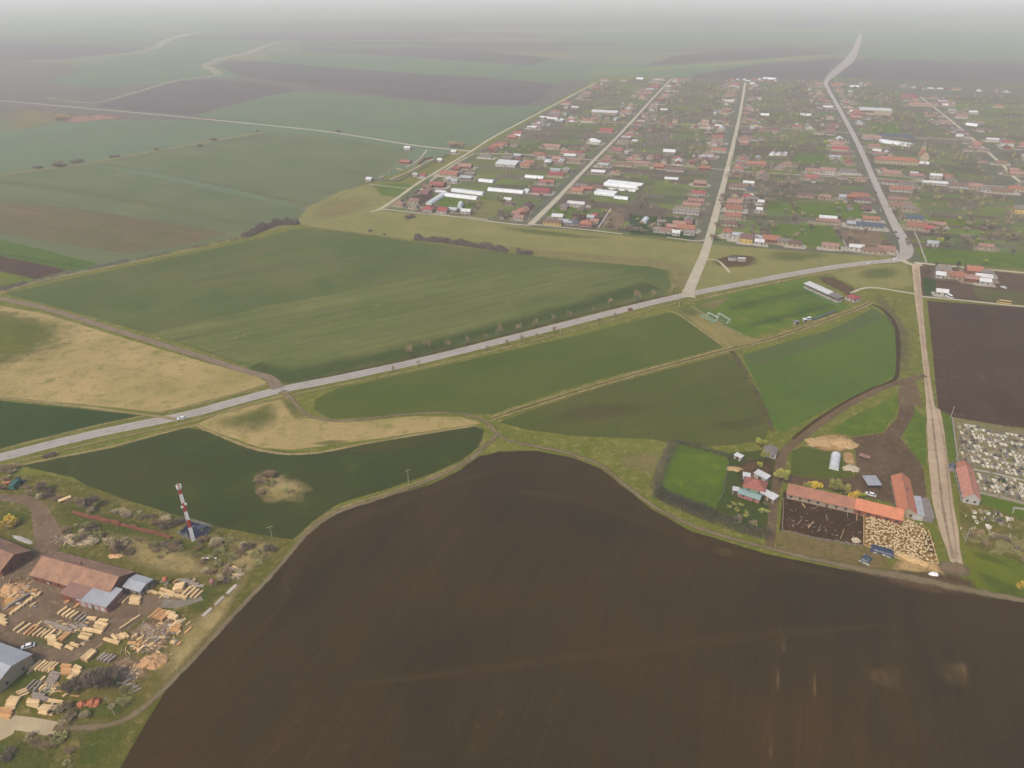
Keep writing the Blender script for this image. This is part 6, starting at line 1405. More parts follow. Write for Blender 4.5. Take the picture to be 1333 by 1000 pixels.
 (1180, 243, 18, 7, 'tile_grey', 'wall_white', 'grey roofed pale house right of the maroon row', {}),
 (1329, 277, 16, 11, 'tile_grey', 'wall_yellow', 'cream yellow hall with blue stripe at the right edge', dict(two=True, hw=5)),
 (1321, 248, 16, 10, 'tile_orange', 'wall_cream', 'tan orange villa at the right edge on the cross lane', dict(hip=True)),
 (1217, 233, 13, 8, 'metal_white', 'wall_white', 'white house with white gables on the cross lane right of the church', dict(two=True, hw=4.6)),
 (1233, 232, 10, 6, 'tile_red', 'wall_pink', 'small red roofed house right of the white gabled one', {}),
 (1216, 241, 26, 6, 'metal_white', 'wall_white', 'long low pale hall on the near side of the cross lane', dict(chim=False)),
 (1247, 244, 18, 9, 'tile_old', 'wall_white', 'brown roofed house on the near side of the cross lane, right part', {}),
 (1268, 245, 14, 9, 'tile_rose', 'wall_stone', 'rose roofed house right of the brown one on the cross lane', {}),
 (1282, 249, 10, 7, 'tile_grey', 'wall_white', 'grey roofed house near the right end of the cross lane', {}),
 (1303, 251, 22, 6, 'tile_old', 'wall_stone', 'long broken brown roof near the right end of the cross lane', {}),
 (1282, 324, 12, 5, 'tin_rust', 'wall_stone', 'tan shed alone in the garden plots at the right', dict(chim=False)),
 (1227, 354, 10, 9, 'tile_grey', 'wall_white', 'grey brown cross gabled house, leftmost below the village', {}),
 (1223, 361, 7, 6, 'metal_white', 'wall_white', 'white block left of the grey brown cross gabled house', {}),
 (1247, 362, 12, 10, 'tile_orange', 'wall_stone', 'orange hip roofed house second below the village', dict(hip=True)),
 (1267, 355, 12, 10, 'tile_orange', 'wall_brick', 'orange brown roofed house third below the village', {}),
 (1264, 366, 11, 7, 'tile_rose', 'wall_brick', 'brick outbuilding below the orange brown house', {}),
 (1283, 358, 10, 8, 'tile_grey', 'wall_grey', 'grey hip roofed house rightmost below the village', dict(hip=True)),
 (1279, 364, 12, 5, 'metal_white', 'wall_white', 'white shed row below the grey hip roofed house', dict(chim=False)),
 (1281, 370, 8, 4, 'metal_white', 'wall_white', 'bright white container below the white shed row', dict(chim=False)),
 (1225, 384, 8, 3.5, 'metal_white', 'wall_white', 'white container beside the white van', dict(chim=False)),
 (1237, 360, 12, 5, 'tin_rust', 'wall_stone', 'low rusty shed between the first two houses below the village', dict(chim=False)),
 (935, 198, 20, 9, 'tile_orange', 'wall_white', 'long orange roof on the left of the middle street, above the lane', {}),
 (933, 181, 18, 10, 'tile_red', 'wall_stone', 'red roofed house above the long orange one', {}),
 (961, 222, 13, 10, 'tile_orange', 'wall_white', 'orange pointed roof at the corner right of the middle street', dict(hip=True)),
 (984, 216, 24, 9, 'tile_orange', 'wall_stone', 'long orange roof right of the corner house', {}),
 (1024, 216, 14, 10, 'tile_rose', 'wall_stone', 'tan hip roof above the cross lane', dict(hip=True, chim=False)),
 (946, 145, 16, 12, 'tile_rose', 'wall_brick', 'brick roofed tall house left of the middle street', {}),
 (790, 172, 20, 12, 'tile_crimson', 'wall_pink', 'pinkish red roofed house left of the second street', {}),
 (815, 148, 20, 12, 'tile_rose', 'wall_white', 'rose roofed building right of the flat white hall', {}),
 (738, 136, 18, 11, 'tile_red', 'wall_white', 'pinkish red house on the first street, far part', {}),
 (788, 106, 20, 12, 'tile_rose', 'wall_white', 'pink roofed house at the far end of the first street', {}),
 (852, 114, 20, 14, 'tile_crimson', 'wall_pink', 'red roofed house near the far end of the second street', {}),
 (956, 113, 22, 12, 'tile_red', 'wall_white', 'red roofed house near the far end of the middle street', {}),
 (1182, 127, 28, 18, 'tile_crimson', 'wall_pink', 'broad crimson roofed building by the right dirt street', {}),
 (1198, 138, 40, 9, 'tile_rose', 'wall_stone', 'long rose roofed building below the broad crimson one', {}),
 (1209, 152, 12, 8, 'tile_orange', 'wall_cream', 'small bright orange roofed house by the right dirt street', {}),
 (1310, 190, 16, 10, 'tile_red', 'wall_white', 'white house with red roof right of the right dirt street', dict(two=True, hw=5)),
 (1331, 192, 12, 10, 'tile_red', 'wall_white', 'white house with red roof at the right frame edge', {}),
 (1299, 140, 14, 10, 'tile_orange', 'wall_cream', 'cream house with pointed orange roof in the far right', dict(hip=True)),
 (1251, 154, 18, 9, 'tile_rose', 'wall_white', 'white gabled house with rose roof right of the right dirt street', {}),
 (1266, 148, 14, 8, 'metal_white', 'wall_white', 'pale roofed house above the white gabled one', {}),
 (1291, 184, 16, 8, 'metal_white', 'wall_white', 'pale low building left of the red roofed white house', {}),
 (1089, 190, 18, 9, 'tile_rose', 'wall_cream', 'rose roofed building with cream front left of the main road', {}),
 (1093, 196, 22, 9, 'tile_crimson', 'wall_stone', 'dull red roofed building left of the main road', {}),
 (1095, 203, 24, 8, 'tile_maroon', 'wall_stone', 'maroon roofed building left of the main road', {}),
 (1086, 207, 14, 8, 'metal_grey', 'wall_white', 'bluish white roofed building left of the main road', {}),
 (1060, 225, 22, 9, 'tile_rose', 'wall_white', 'rose roofed pale house on the cross lane left of the main road', {}),
 (1077, 226, 18, 10, 'tile_rose', 'wall_white', 'two gabled pale house on the cross lane left of the main road', dict(two=True, hw=4.6)),
 (1103, 226, 20, 9, 'tile_grey', 'wall_white', 'grey roofed pale house at the main road corner', {}),
 (1089, 112, 22, 11, 'tile_red', 'wall_stone', 'red roofed house at the far end of the main road', {}),
]
for (x, y, L, W, rm, wm, lb, kw) in V:
    kw = dict(kw); kw.setdefault('hr', 2.6 if W > 8 else 1.8)
    nm = 'shed' if ('shed' in lb or 'hut' in lb or 'outbuilding' in lb or 'cabin' in lb or 'container' in lb) else 'house'
    if y < 200: kw['wins'] = False; kw['door'] = False
    house(x, y, L, W, rm, wm, lb, cat=nm, name=nm, **kw)
# greenhouses and halls
for a, b_, W, h, lb, sp in (((589, 249), (630, 254), 8, 3.6, 'long white tunnel, upper one behind the crimson houses', 1), ((580, 255), (622, 260), 8, 3.6, 'long white tunnel, lower one behind the crimson houses', 1), ((558, 267), (580, 253), 7, 3.4, 'diagonal white tunnel meeting the two long ones', 1),
    ((636, 248), (682, 252), 8, 3.6, 'long white tunnel left of the crimson roofs', 1), ((684, 250), (690, 251), 9, 4, 'short white tunnel end piece beside the crimson roof', 1), ((624, 236), (643, 238), 7, 3.4, 'short white tunnel left of the second street, upper left', 1), ((684, 231), (708, 233), 7, 3.4, 'pale blue white tunnel above the red roofs', 1),
    ((789, 240), (835, 245), 20, 4.0, 'huge multi span white greenhouse right of the second street', 4), ((776, 252), (802, 255), 14, 4.0, 'medium multi span white greenhouse below the huge one', 3), ((800, 258), (818, 260), 7, 3, 'low white tunnel ending the medium greenhouse', 1),
    ((792, 247), (828, 250), 3.5, 2.4, 'narrow white tunnel along the front of the huge greenhouse', 1), ((837, 291), (841, 286), 6, 3.2, 'tiny white tunnel alone in the green plot', 1), ((865, 233), (883, 234), 5, 2.6, 'small pale tunnel near the cross lane', 1), ((598, 274), (600, 268), 6, 5, 'arched white shed with open front right of the crimson houses', 1),
    ((704, 153), (727, 156), 6, 3, 'thin bright white tunnel at the first street', 1), ((1146, 185), (1187, 191), 14, 4.5, 'long bright white tunnel above the orange school', 1), ((1194, 213), (1209, 214), 6, 3.0, 'bright white tunnel below the church', 1), ((994, 103), (1010, 104), 12, 4.5, 'bright white tunnel at the far edge of the village', 1),
    ((1004, 203), (1006, 201), 7, 3.6, 'white dome shed, first of the three beside the middle street', 1), ((1012, 203), (1014, 201), 7, 3.6, 'white dome shed, second of the three beside the middle street', 1), ((1020, 203), (1022, 201), 7, 3.6, 'white dome shed, third of the three beside the middle street', 1),
    ((990, 150), (1001, 150.5), 8, 3.4, 'white tunnel right of the middle street, far part', 1), ((1042, 150), (1056, 151), 8, 3.4, 'white tunnel left of the main road, far part', 1), ((1105, 113), (1118, 113.5), 10, 3.6, 'white tunnel behind the red roof at the far end', 1), ((829, 103), (838, 103.5), 10, 4, 'white tunnel at the far end of the second street', 1),
    ((1258, 163), (1273, 165), 8, 4, 'white tunnel right of the right dirt street', 1)):
    greenhouse(a, b_, W, h, lb, sp)
flat_shed(660, 216, 27, 16, 3.4, 'metal_white', 'wall_white', 'wide flat white hall with scalloped edge in the left of the village', slope=2.2, name='hall', cat='hall')
flat_shed(787, 149, 46, 13, 4.0, 'metal_white', 'wall_stone', 'long flat white hall left of the second street, far part', slope=2.2, name='hall', cat='hall')
e = flat_shed(1138, 149, 52, 20, 8, 'metal_white', 'wall_cream', 'big white sports hall right of the main road', slope=1.5, name='hall', cat='hall')
MB().box(-25.5, -3, -10.1, -10.02, 4.2, 6.2).build('window', M['glass'], e)
e = house(1166, 213, 52, 13, 'tile_orange', 'wall_cream', 'long cream school with orange hipped roof right of the main road', hw=5, hr=3.4, hip=True, two=True, name='school', cat='school')
house(1134, 181, 26, 10, 'tile_rose', 'wall_white', 'rose roofed building left of the long bright tunnel'); house(1166, 180, 48, 8, 'slate', 'wall_grey', 'long dark roofed building behind the bright tunnel')
house(1118, 149, 18, 14, 'tile_red', 'wall_pink', 'red roofed wing joined to the white sports hall')
# church
p = G(1201, 208); OCC.append((p.x, p.y, 10)); e = empty('church', (p.x, p.y, .03), GR+math.pi/2, 'cream village church with orange roof and square bell tower', 'church')
gable_parts(e, 20, 10, 7, 5, M['wall_cream'], M['tile_orange'], chim=False)
MB().box(10.02, 14.5, -2.3, 2.3, -.2, 15).build('bell_tower', M['wall_cream'], e)
MB().add([(9.8, -2.6, 15), (14.8, -2.6, 15), (14.8, 2.6, 15), (9.8, 2.6, 15), (12.3, 0, 22)], [(0, 3, 2, 1), (0, 1, 4), (1, 2, 4), (2, 3, 4), (3, 0, 4)]).build('spire', M['tile_grey'], e)
MB().tube((12.3, 0, 22), (12.3, 0, 24.4), .12).box(11.6, 13.0, -.1, .1, 23.2, 23.45).build('cross', M['steel'], e)
# cabins beside the middle street on the dark ring of soil
for k, (x, y, lb) in enumerate(((953, 339, 'white site cabin with blue top, left of the pair on the dark soil ring'), (965, 340, 'white site cabin, right of the pair on the dark soil ring'))):
    p = G(x, y); ee = empty('site_cabin', (p.x, p.y, .03), GR*.2, lb, 'cabin'); MB().box(-3.2, 3.2, -1.3, 1.3, .1, 2.7).build('body', M['wall_white'], ee); MB().box(-3.3, 3.3, -1.4, 1.4, 2.7, 2.85).build('roof', M['metal_white'] if k else M['slate'], ee)
    for i in range(3): MB().box(-2.4+i*1.9, -1.5+i*1.9, -1.34, -1.3, 1.2, 2.1).build('window', M['glass'], ee)
# ruined foundations and walls at the west edge
wall_px([(506, 226), (508, 221), (516, 220), (524, 222)], 1.2, .8, 'wall_stone', 'tan foundation walls of an unfinished house at the west edge', name='foundation', cat='foundation')
wall_px([(494, 233), (500, 230)], 1.0, 3.0, 'wall_stone', 'short tan block left of the unfinished foundations', name='foundation', cat='foundation')
wall_px([(510, 234), (530, 226), (552, 214), (564, 208)], 1.0, 3.2, 'wall_stone', 'long tan strip of bare foundation beside the dark fence', name='foundation', cat='foundation')
wall_px([(545, 214), (552, 208), (562, 207)], 2.2, 2.5, 'wall_brick', 'unfinished brick walls right of the orange roofed shell', name='foundation', cat='foundation')
rail_fence([(484, 234), (500, 236), (519, 237), (545, 223), (570, 209), (592, 198)], 'dark boundary fence at the west edge of the village', 1.6, 'slate', rails=(.4, .8, 1.2, 1.5), gap=4, th=.12)
wall_px([(779, 297), (795, 273)], 1.0, 1.2, 'wall_white', 'thin white garden wall right of the pink house'); wall_px([(1097, 313), (1103, 326)], 1.5, .6, 'wall_white', 'whitish broken wall left of the road bend houses')
wall_px([(1190, 303), (1198, 320), (1206, 341)], .5, .8, 'concrete', 'pale kerb line leaving the road bend'); wall_px([(942, 298), (946, 280)], 1.5, .4, 'wall_white', 'white street wall beside the villa')
wall_px([(541, 270), (580, 276), (588, 277)], 1.4, .4, 'wall_stone', 'tan front wall of the crimson roofed houses'); wall_px([(604, 282), (634, 286)], .8, 1.6, 'wall_stone', 'tan rubble wall along the pasture track')

# ---- street rows: many small houses, each its own thing
ROOFS = ['tile_old', 'tile_old', 'tile_rose', 'tile_rose', 'tile_grey', 'tile_grey', 'tile_maroon', 'tile_red', 'tile_orange', 'metal_grey', 'tile_rose', 'metal_white', 'tile_maroon']
WALLS = ['wall_white', 'wall_stone', 'wall_cream', 'wall_grey', 'wall_white', 'wall_pink', 'wall_brick', 'wall_stone']
ROWS = [('the second street, left side', (690, 292), (873, 103), -1), ('the second street, right side', (690, 292), (873, 103), 1),
        ('the first street, right side', (497, 272), (773, 109), 1),
        ('the middle street, left side', (921, 296), (970, 108), -1), ('the middle street, right side', (921, 296), (970, 108), 1),
        ('the main road, left side', (1168, 300), (1075, 109), -1), ('the main road, right side', (1168, 300), (1075, 109), 1),
        ('the rightmost street, left side', (1400, 268), (1198, 126), -1), ('the rightmost street, right side', (1400, 268), (1198, 126), 1),
        ('the nearer cross lane, far side', (622, 202), (1132, 232), 1), ('the nearer cross lane, near side', (622, 202), (1132, 232), -1),
        ('the right cross lane, far side', (1140, 233), (1440, 254), 1), ('the right cross lane, near side', (1140, 233), (1440, 254), -1),
        ('the farther cross lane, near side', (703, 154), (1095, 172), -1), ('the farther cross lane, far side', (703, 154), (1095, 172), 1),
        ('the far edge lane', (776, 104), (1072, 104), -1), ('the far right lane', (1090, 108), (1500, 128), -1),
        ('the outer right lane, far side', (1200, 181), (1440, 196), 1), ('the outer right lane, near side', (1200, 181), (1440, 196), -1)]
SEG = [(G(*a), G(*b)) for a, b in (((690, 292), (873, 103)), ((497, 272), (773, 109)), ((908, 352), (970, 108)), ((1168, 300), (1075, 109)), ((1400, 268), (1198, 126)), ((622, 201), (1132, 232)), ((1140, 233), (1440, 255)), ((703, 154), (1095, 172)), ((1100, 173), (1270, 182)))]
def on_street(p, r):
    for a, b in SEG:
        d = b-a; t_ = max(0, min(1, (p-a).dot(d)/d.length_squared))
        if (a + d*t_ - p).length < r: return True
    return False
cand = []
for ri, (rn, a, b_, side) in enumerate(ROWS):
    A, B = G(*a), G(*b_); d = (B-A); L = d.length; u = d.normalized(); nn = Vector((u.y, -u.x, 0))*side; s = 12.0; k = 0
    if 'lane' in rn: nn = Vector((-u.y, u.x, 0))*side
    while s < L - 8:
        long_ = rnd.uniform(9, 17); wid = rnd.uniform(6.5, 9); off = 9.0 + long_/2 + rnd.uniform(0, 9); p = A + u*s + nn*off
        s += rnd.choice((rnd.uniform(13, 19), rnd.uniform(14, 22), rnd.uniform(26, 48), rnd.uniform(40, 85)))
        if abs(p.x) > p.y*0.78 + 30 or near_occ(p, 6.5) or rnd.random() < .12 or on_street(p, 3.5 + long_*.5): continue
        OCC.append((p.x, p.y, long_*.45)); k += 1
        cand.append(dict(p=p, L=long_, W=wid, ang=math.atan2(nn.y, nn.x)+rnd.choice((0, 0, 1.571)), row=rn, idx=k, rm=rnd.choice(ROOFS), wm=rnd.choice(WALLS), kind='house'))
        if rnd.random() < .75:
            q = p + nn*(long_/2 + rnd.uniform(6, 13)) + u*rnd.uniform(-5, 5)
            if not near_occ(q, 5): OCC.append((q.x, q.y, 5)); cand.append(dict(p=q, L=rnd.uniform(6, 13), W=rnd.uniform(4, 6), ang=math.atan2(nn.y, nn.x)+rnd.choice((0, 1.57)), row=rn, idx=k, rm=rnd.choice(['tile_grey', 'tile_old', 'metal_grey', 'metal_white', 'tin_rust', 'tile_maroon']), wm=rnd.choice(['wall_stone', 'wall_grey', 'wall_white']), kind='shed'))
cand.sort(key=lambda c: c['p'].length)
ymb = {'a': MB(), 'b': MB(), 'c': MB()}; zy = zp + 0.0004
def yard(p, L, W, a, k):
    c_, s_ = math.cos(a), math.sin(a); pts = []
    for (x, y) in ((-.5, -.5), (0, -.55), (.5, -.48), (.56, 0), (.5, .5), (-.05, .54), (-.5, .46), (-.55, 0)):
        x *= L*rnd.uniform(.85, 1.15); y *= W*rnd.uniform(.85, 1.15); pts.append((p.x + x*c_ - y*s_, p.y + x*s_ + y*c_, zy + k*0.00018))
    ymb[rnd.choice('aabc')].add(pts, [tuple(range(8))])
for k, c in enumerate(cand): yard(c['p'], c['L']*1.5 + 3, c['W'] + 8, c['ang'], (k % 9)) if c['kind'] == 'house' else None
for k, v in enumerate(V): yard(G(v[0], v[1]), v[2]*1.35 + 3, v[3] + 8, GR, 9 + (k % 9))
for kk, mt in (('a', gmat('trodden yard', (150, 140, 122), (130, 122, 104), 6.0, (112, 108, 84), 0.5, 3.0, grain=0.25)), ('b', gmat('concrete yard', (176, 168, 154), (158, 150, 136), 6.0, None, grain=0.2)), ('c', gmat('dark yard', (112, 98, 84), (98, 88, 76), 6.0, None, grain=0.25))):
    tag(ymb[kk].build('house_yards', mt), kind='structure')
nf = {}
for c in cand:
    if c['kind'] != 'house' or 'lane' in c['row'] and rnd.random() < .5 or len(nf) > 1e9: continue
    if sum(nf.values()) >= 130: break
    nf[c['row']] = nf.get(c['row'], 0) + 1
    a_ = c['ang']; best = min((abs((c['p'] - ((c['p']))).length), 0),); rr_ = next(r_ for r_ in ROWS if r_[0] == c['row'])
    A_, B_ = G(*rr_[1]), G(*rr_[2]); u_ = (B_-A_).normalized(); pr = A_ + u_*((c['p']-A_).dot(u_)); nn_ = (c['p']-pr).normalized(); q_ = pr + nn_*7.5
    mb_ = MB(); L_ = rnd.uniform(9, 15); mb_.rbox(q_.x, q_.y, L_, .25, -.1, rnd.uniform(1.2, 1.7), math.atan2(u_.y, u_.x))
    for s__ in (-1, 0, 1): mb_.rbox(q_.x + u_.x*L_*.5*s__, q_.y + u_.y*L_*.5*s__, .4, .4, -.1, 1.9, math.atan2(u_.y, u_.x))
    wn = rnd.choice(['wall_white', 'wall_stone', 'wall_grey', 'wall_brick']); o = mb_.build('street_fence', M[wn]); tag(o, f"{wallname(wn)} street fence, {ordn(nf[c['row']])} along {c['row']}", 'fence', 'street fences of the village')
nh = sum(1 for v in V if 'house' in v[6]); cap = {'house': 285 - 130, 'shed': 200}; cnt = {'house': 0, 'shed': 0}; farb = {}
for c in cand:
    if cnt[c['kind']] < cap[c['kind']]:
        cnt[c['kind']] += 1; near = c['p'].length < 1100
        lb = (f"{roofname(c['rm'])} {wallname(c['wm'])} house, {ordn(c['idx'])} along {c['row']}" if c['kind'] == 'house' else f"{roofname(c['rm'])} shed behind {ordn(c['idx'])} house of {c['row']}")
        house(0, 0, c['L'], c['W'], c['rm'], c['wm'], lb, c['ang'], 2.8 if c['kind'] == 'house' else 2.2, c['W']*.27, c['kind'], c['kind'], loc=c['p'], group='village houses' if c['kind'] == 'house' else 'village outbuildings', chim=c['kind'] == 'house' and near, wins=c['kind'] == 'house' and near, door=near, hip=rnd.random() < .25 and c['kind'] == 'house')
    else:
        a_ = c['ang']; hl, hw_, z1 = c['L']/2, c['W']/2, 2.8; zr = z1 + c['W']*.28
        def tr(x, y, z): return (c['p'].x + x*math.cos(a_) - y*math.sin(a_), c['p'].y + x*math.sin(a_) + y*math.cos(a_), z)
        farb.setdefault(c['wm'], MB()).add([tr(-hl, -hw_, -.2), tr(hl, -hw_, -.2), tr(hl, hw_, -.2), tr(-hl, hw_, -.2), tr(-hl, -hw_, z1), tr(hl, -hw_, z1), tr(hl, hw_, z1), tr(-hl, hw_, z1), tr(-hl, 0, zr), tr(hl, 0, zr)], [(0, 1, 5, 4), (2, 3, 7, 6), (1, 2, 6, 9, 5), (3, 0, 4, 8, 7)])
        farb.setdefault(c['rm'], MB()).add([tr(-hl-.3, -hw_-.4, z1-.2), tr(hl+.3, -hw_-.4, z1-.2), tr(hl+.3, 0, zr+.1), tr(-hl-.3, 0, zr+.1), tr(hl+.3, hw_+.4, z1-.2), tr(-hl-.3, hw_+.4, z1-.2)], [(0, 1, 2, 3), (3, 2, 4, 5)])
if farb:                                                  # past 300 of a kind: the farthest as one mass
    big = MB(); mats = []; midx = []
    for k, mb in farb.items():
        mats.append(M[k]); midx += [len(mats)-1]*len(mb.f); big.add(mb.v, mb.f)
    me = big.mesh('distant_houses')
    for m_ in mats: me.materials.append(m_)
    me.polygons.foreach_set('material_index', midx); tag(link('distant_houses', me), 'far houses with mixed roofs at the back of the village', 'houses', kind='stuff')

# ------------------------------------------------------------------ trees and shrubs
rt = [(532, 468), (556, 461), (583, 457), (608, 451), (633, 444), (650, 440), (675, 434), (697, 428), (720, 422), (741, 417), (773, 409), (795, 403), (829, 394), (850, 390), (871, 386), (877, 384)]
for k, (x, y) in enumerate(rt):
    tree('rust', G(x, y-1), rnd.choice((.6, .85, 1.0, 1.15)), f'rusty bare roadside tree, {ordn(k+1)} from the left on the upper side of the main road', group='trees along the main road')
for k, (x, y) in enumerate([(512, 486), (545, 479), (635, 459), (660, 452), (679, 448), (699, 443), (722, 437), (780, 423), (801, 417), (884, 398)]):
    tree('rust', G(x, y-1), rnd.uniform(.55, .8), f'small rusty bare tree, {ordn(k+1)} from the left on the lower side of the main road', group='trees along the main road')
hedge([(540, 312), (570, 315), (600, 319), (635, 324), (660, 328)], 7, 5.0, M['hedge'], 'long dark bare hedge on the upper edge of the middle field', 2.2, ln=1.3, wd=.32, seed=4)
hedge([(672, 329), (682, 330), (693, 331)], 7, 4.5, M['hedge'], 'short dark bush clump right of the long dark hedge', 2.2, ln=1.3, wd=.32, seed=5)
hedge([(318, 309), (340, 300), (360, 292), (388, 292)], 9, 6.0, M['hedge'], 'dark bare thicket where the field track meets the pasture', 2.2, ln=1.3, wd=.3, seed=6)
hedge([(5, 379), (60, 363), (120, 350), (200, 334), (260, 322), (318, 309)], 3.5, 2.4, M['hedge'], 'broken dark hedge along the field track at the left', 1.8, gaps=.46, seed=8, ln=.9, wd=.22)
hedge([(-20, 384), (0, 378), (18, 373), (35, 368)], 5, 3.5, M['hedge'], 'thick dark hedge end at the left picture edge', 1.5, seed=9, wd=.2)
for k, (x, y, r, h) in enumerate([(50, 219, 6, 3), (76, 216, 10, 4), (101, 212, 8, 4), (150, 205, 6, 3), (205, 195, 5, 2.5), (260, 191, 6, 3), (277, 183, 7, 3), (335, 172, 4, 2.5), (441, 172, 5, 3.5)]):
    bush('dark', x, y, r, h, f'dark field bush, {ordn(k+1)} from the left along the grassy field boundary', 'bushes on the field boundary')
bush('brown', 82, 155, 14, 6, 'dark scrub beside the reddish rubble in the far left'); bush('brown', 595, 190, 16, 5, 'brown thicket above the field road junction'); bush('dark', 534, 284, 6, 3, 'dark low bush in the pasture below the rose roofed house')
bush('dark', 482, 302, 2, 2.5, 'small lone shrub on the upper edge of the middle field'); bush('dark', 500, 306, 1.5, 1.5, 'tiny shrub right of the lone one on the field edge')
hedge([(876, 578), (870, 592), (862, 610), (856, 628), (852, 640)], 6, 4.5, M['hedge'], 'bare grey hedge on the left side of the bright orchard', 1.6, seed=12, wd=.13)
hedge([(854, 642), (875, 654), (905, 666), (932, 678)], 8, 6.0, M['hedge_dark'], 'thick dark hedge along the lower side of the orchard', 2.6, seed=13, wd=.18)
hedge([(932, 679), (960, 688), (990, 697), (1003, 699)], 7, 4.5, M['hedge_dark'], 'dark hedge below the farm garden', 2.2, seed=14, wd=.18)
hedge([(876, 577), (905, 583), (930, 590), (952, 598)], 4, 3.0, M['hedge_dark'], 'dark hedge along the upper side of the orchard', 2.2, seed=15, wd=.18)
hedge([(950, 458), (962, 473), (980, 502), (994, 535), (1004, 558)], 3.6, 2.2, M['hedge_dark'], 'scrubby weeds growing in the ditch between two crops', 1.8, gaps=.45, seed=16, ln=.7, wd=.15)
hedge([(380, 499), (450, 482), (560, 458), (680, 428), (780, 402)], 2.0, 1.2, M['twig_rust'], 'low rusty weeds lining the upper side of the main road', .9, gaps=.5, seed=17, ln=.5)
hedge([(220, 539), (260, 527), (300, 518), (345, 503)], 2.2, 1.4, M['twig_rust'], 'rusty weeds between the tan meadow and the main road', 1.0, gaps=.4, seed=18, ln=.5)
hedge([(450, 580), (520, 569), (560, 563), (622, 555)], 2.2, 1.2, M['leaf_olive'], 'low olive weeds on the lower edge of the tan meadow', 1.2, gaps=.5, seed=19, ln=.4, wd=.14, tri=False)
hedge([(1240, 541), (1275, 549), (1300, 553), (1345, 562)], 4, 2.2, M['hedge'], 'dark scrub between the cemetery and the ploughed field', 1.2, gaps=.35, seed=20)
T = [('dark', 128, 897, 1.15, 'biggest dark bare tree of the clump in the lower sawmill'), ('dark', 112, 893, .9, 'left dark bare tree of the clump in the lower sawmill'), ('dark', 143, 895, 1.0, 'right dark bare tree of the clump in the lower sawmill'), ('dark', 92, 903, .7, 'small dark tree left of the clump above the orange heaps'), ('dark', 150, 884, .8, 'upper right dark tree of the clump in the lower sawmill'),
     ('dark', 56, 642, .8, 'dark bare tree right of the green harvester'), ('dark', 122, 662, .95, 'rounded dark bare tree above the brick ruin'), ('pale', 119, 668, .8, 'pale budding tree in front of the rounded dark one'), ('dark', 180, 738, .0001, 'x')]
for key, x, y, s, lb in T:
    if s > .01: tree(key, G(x, y), s, lb, sz=.85)
for key, x, y, s, lb, nm in [('lime', 990, 582, .75, 'yellow green tree left of the small white hut', 'leafy_tree'), ('lime', 988, 609, .5, 'low yellow green shrub tree between hut and farmhouse', 'leafy_tree'), ('bud', 1014, 629, 1.0, 'broad yellow green tree between farmhouse and lane', 'leafy_tree'), ('lime', 1018, 625, .85, 'brighter yellow green tree right beside the lane', 'leafy_tree'),
    ('bud', 1086, 640, .85, 'olive green tree behind the long barn, left one', 'leafy_tree'), ('bud', 1097, 644, .8, 'olive green tree behind the long barn, middle one', 'leafy_tree'), ('bud', 1050, 640, .6, 'faint bare tree behind the long barn', 'leafy_tree'), ('bud', 995, 598, .6, 'brownish budding tree beside the white hut', 'leafy_tree'), ('lime', 1120, 649, .55, 'small yellow green tree right of the yellow bush pair', 'leafy_tree'),
    ('lime', 1222, 318, .9, 'yellow green tree right of the big orange roof', 'leafy_tree'), ('evergreen', 1231, 318, 1.2, 'dark evergreen pair tree in the garden right of the road bend', 'conifer'), ('lime', 1042, 191, .9, 'yellow blossoming tree beside the main road houses', 'leafy_tree'), ('lime', 1075, 190, 1.2, 'yellow tree left of the rose roofed building', 'leafy_tree'),
    ('lime', 1283, 344, .6, 'yellow green tree behind the grey house below the village', 'leafy_tree'), ('dark', 1218, 348, .6, 'dark tree left of the grey brown cross gabled house', 'bare_tree'), ('evergreen', 1246, 349, .9, 'dark evergreen behind the orange hip roofed house', 'conifer'), ('dark', 1252, 580, .5, 'rounded dark shrub tree among the graves', 'bare_tree'), ('lime', 786, 278, .8, 'yellow green tree behind the pink house', 'leafy_tree')]:
    tree(key, G(x, y), s, lb, name=nm)
for key, x, y, r, h, lb in [('yellow', 1060, 638, 4.0, 4.6, 'bright yellow bush behind the long old barn, left one'), ('yellow', 1110, 651, 3.4, 5.2, 'bright yellow bush behind the long barn, right one'), ('yellow', 13, 686, 4.6, 5.2, 'big yellow blossoming bush behind the brick shed'), ('yellow', 1329, 765, 2.4, 2.6, 'yellow bush at the right edge of the grass bank'),
    ('evergreen', 1299, 628, .8, 2.6, 'dark narrow evergreen shrub among the lower graves, left one'), ('evergreen', 1306, 629, .8, 3.0, 'dark narrow evergreen shrub among the lower graves, right one'), ('evergreen', 1312, 637, 1.0, 1.6, 'dark round shrub among the lower graves'), ('brown', 340, 628, 3.4, 3.2, 'brownish shrub on the dry island in the dark green field, left one'), ('brown', 350, 622, 3.4, 3.8, 'tallest brownish shrub on the dry island in the dark green field'),
    ('olive', 376, 640, 2.8, 2.0, 'olive shrub on the right of the dry island'), ('olive', 352, 630, 3, 2.2, 'olive shrub in the middle of the dry island'), ('brown', 340, 642, 2.4, 2.0, 'low brown shrub at the lower left of the dry island'), ('dark', 65, 595, 3, 1.6, 'dark scrub dot between the main road and the dark field'), ('brown', 12, 612, 4, 3, 'rusty bush at the left edge above the harvester')]:
    bush(key, x, y, r, h, lb)
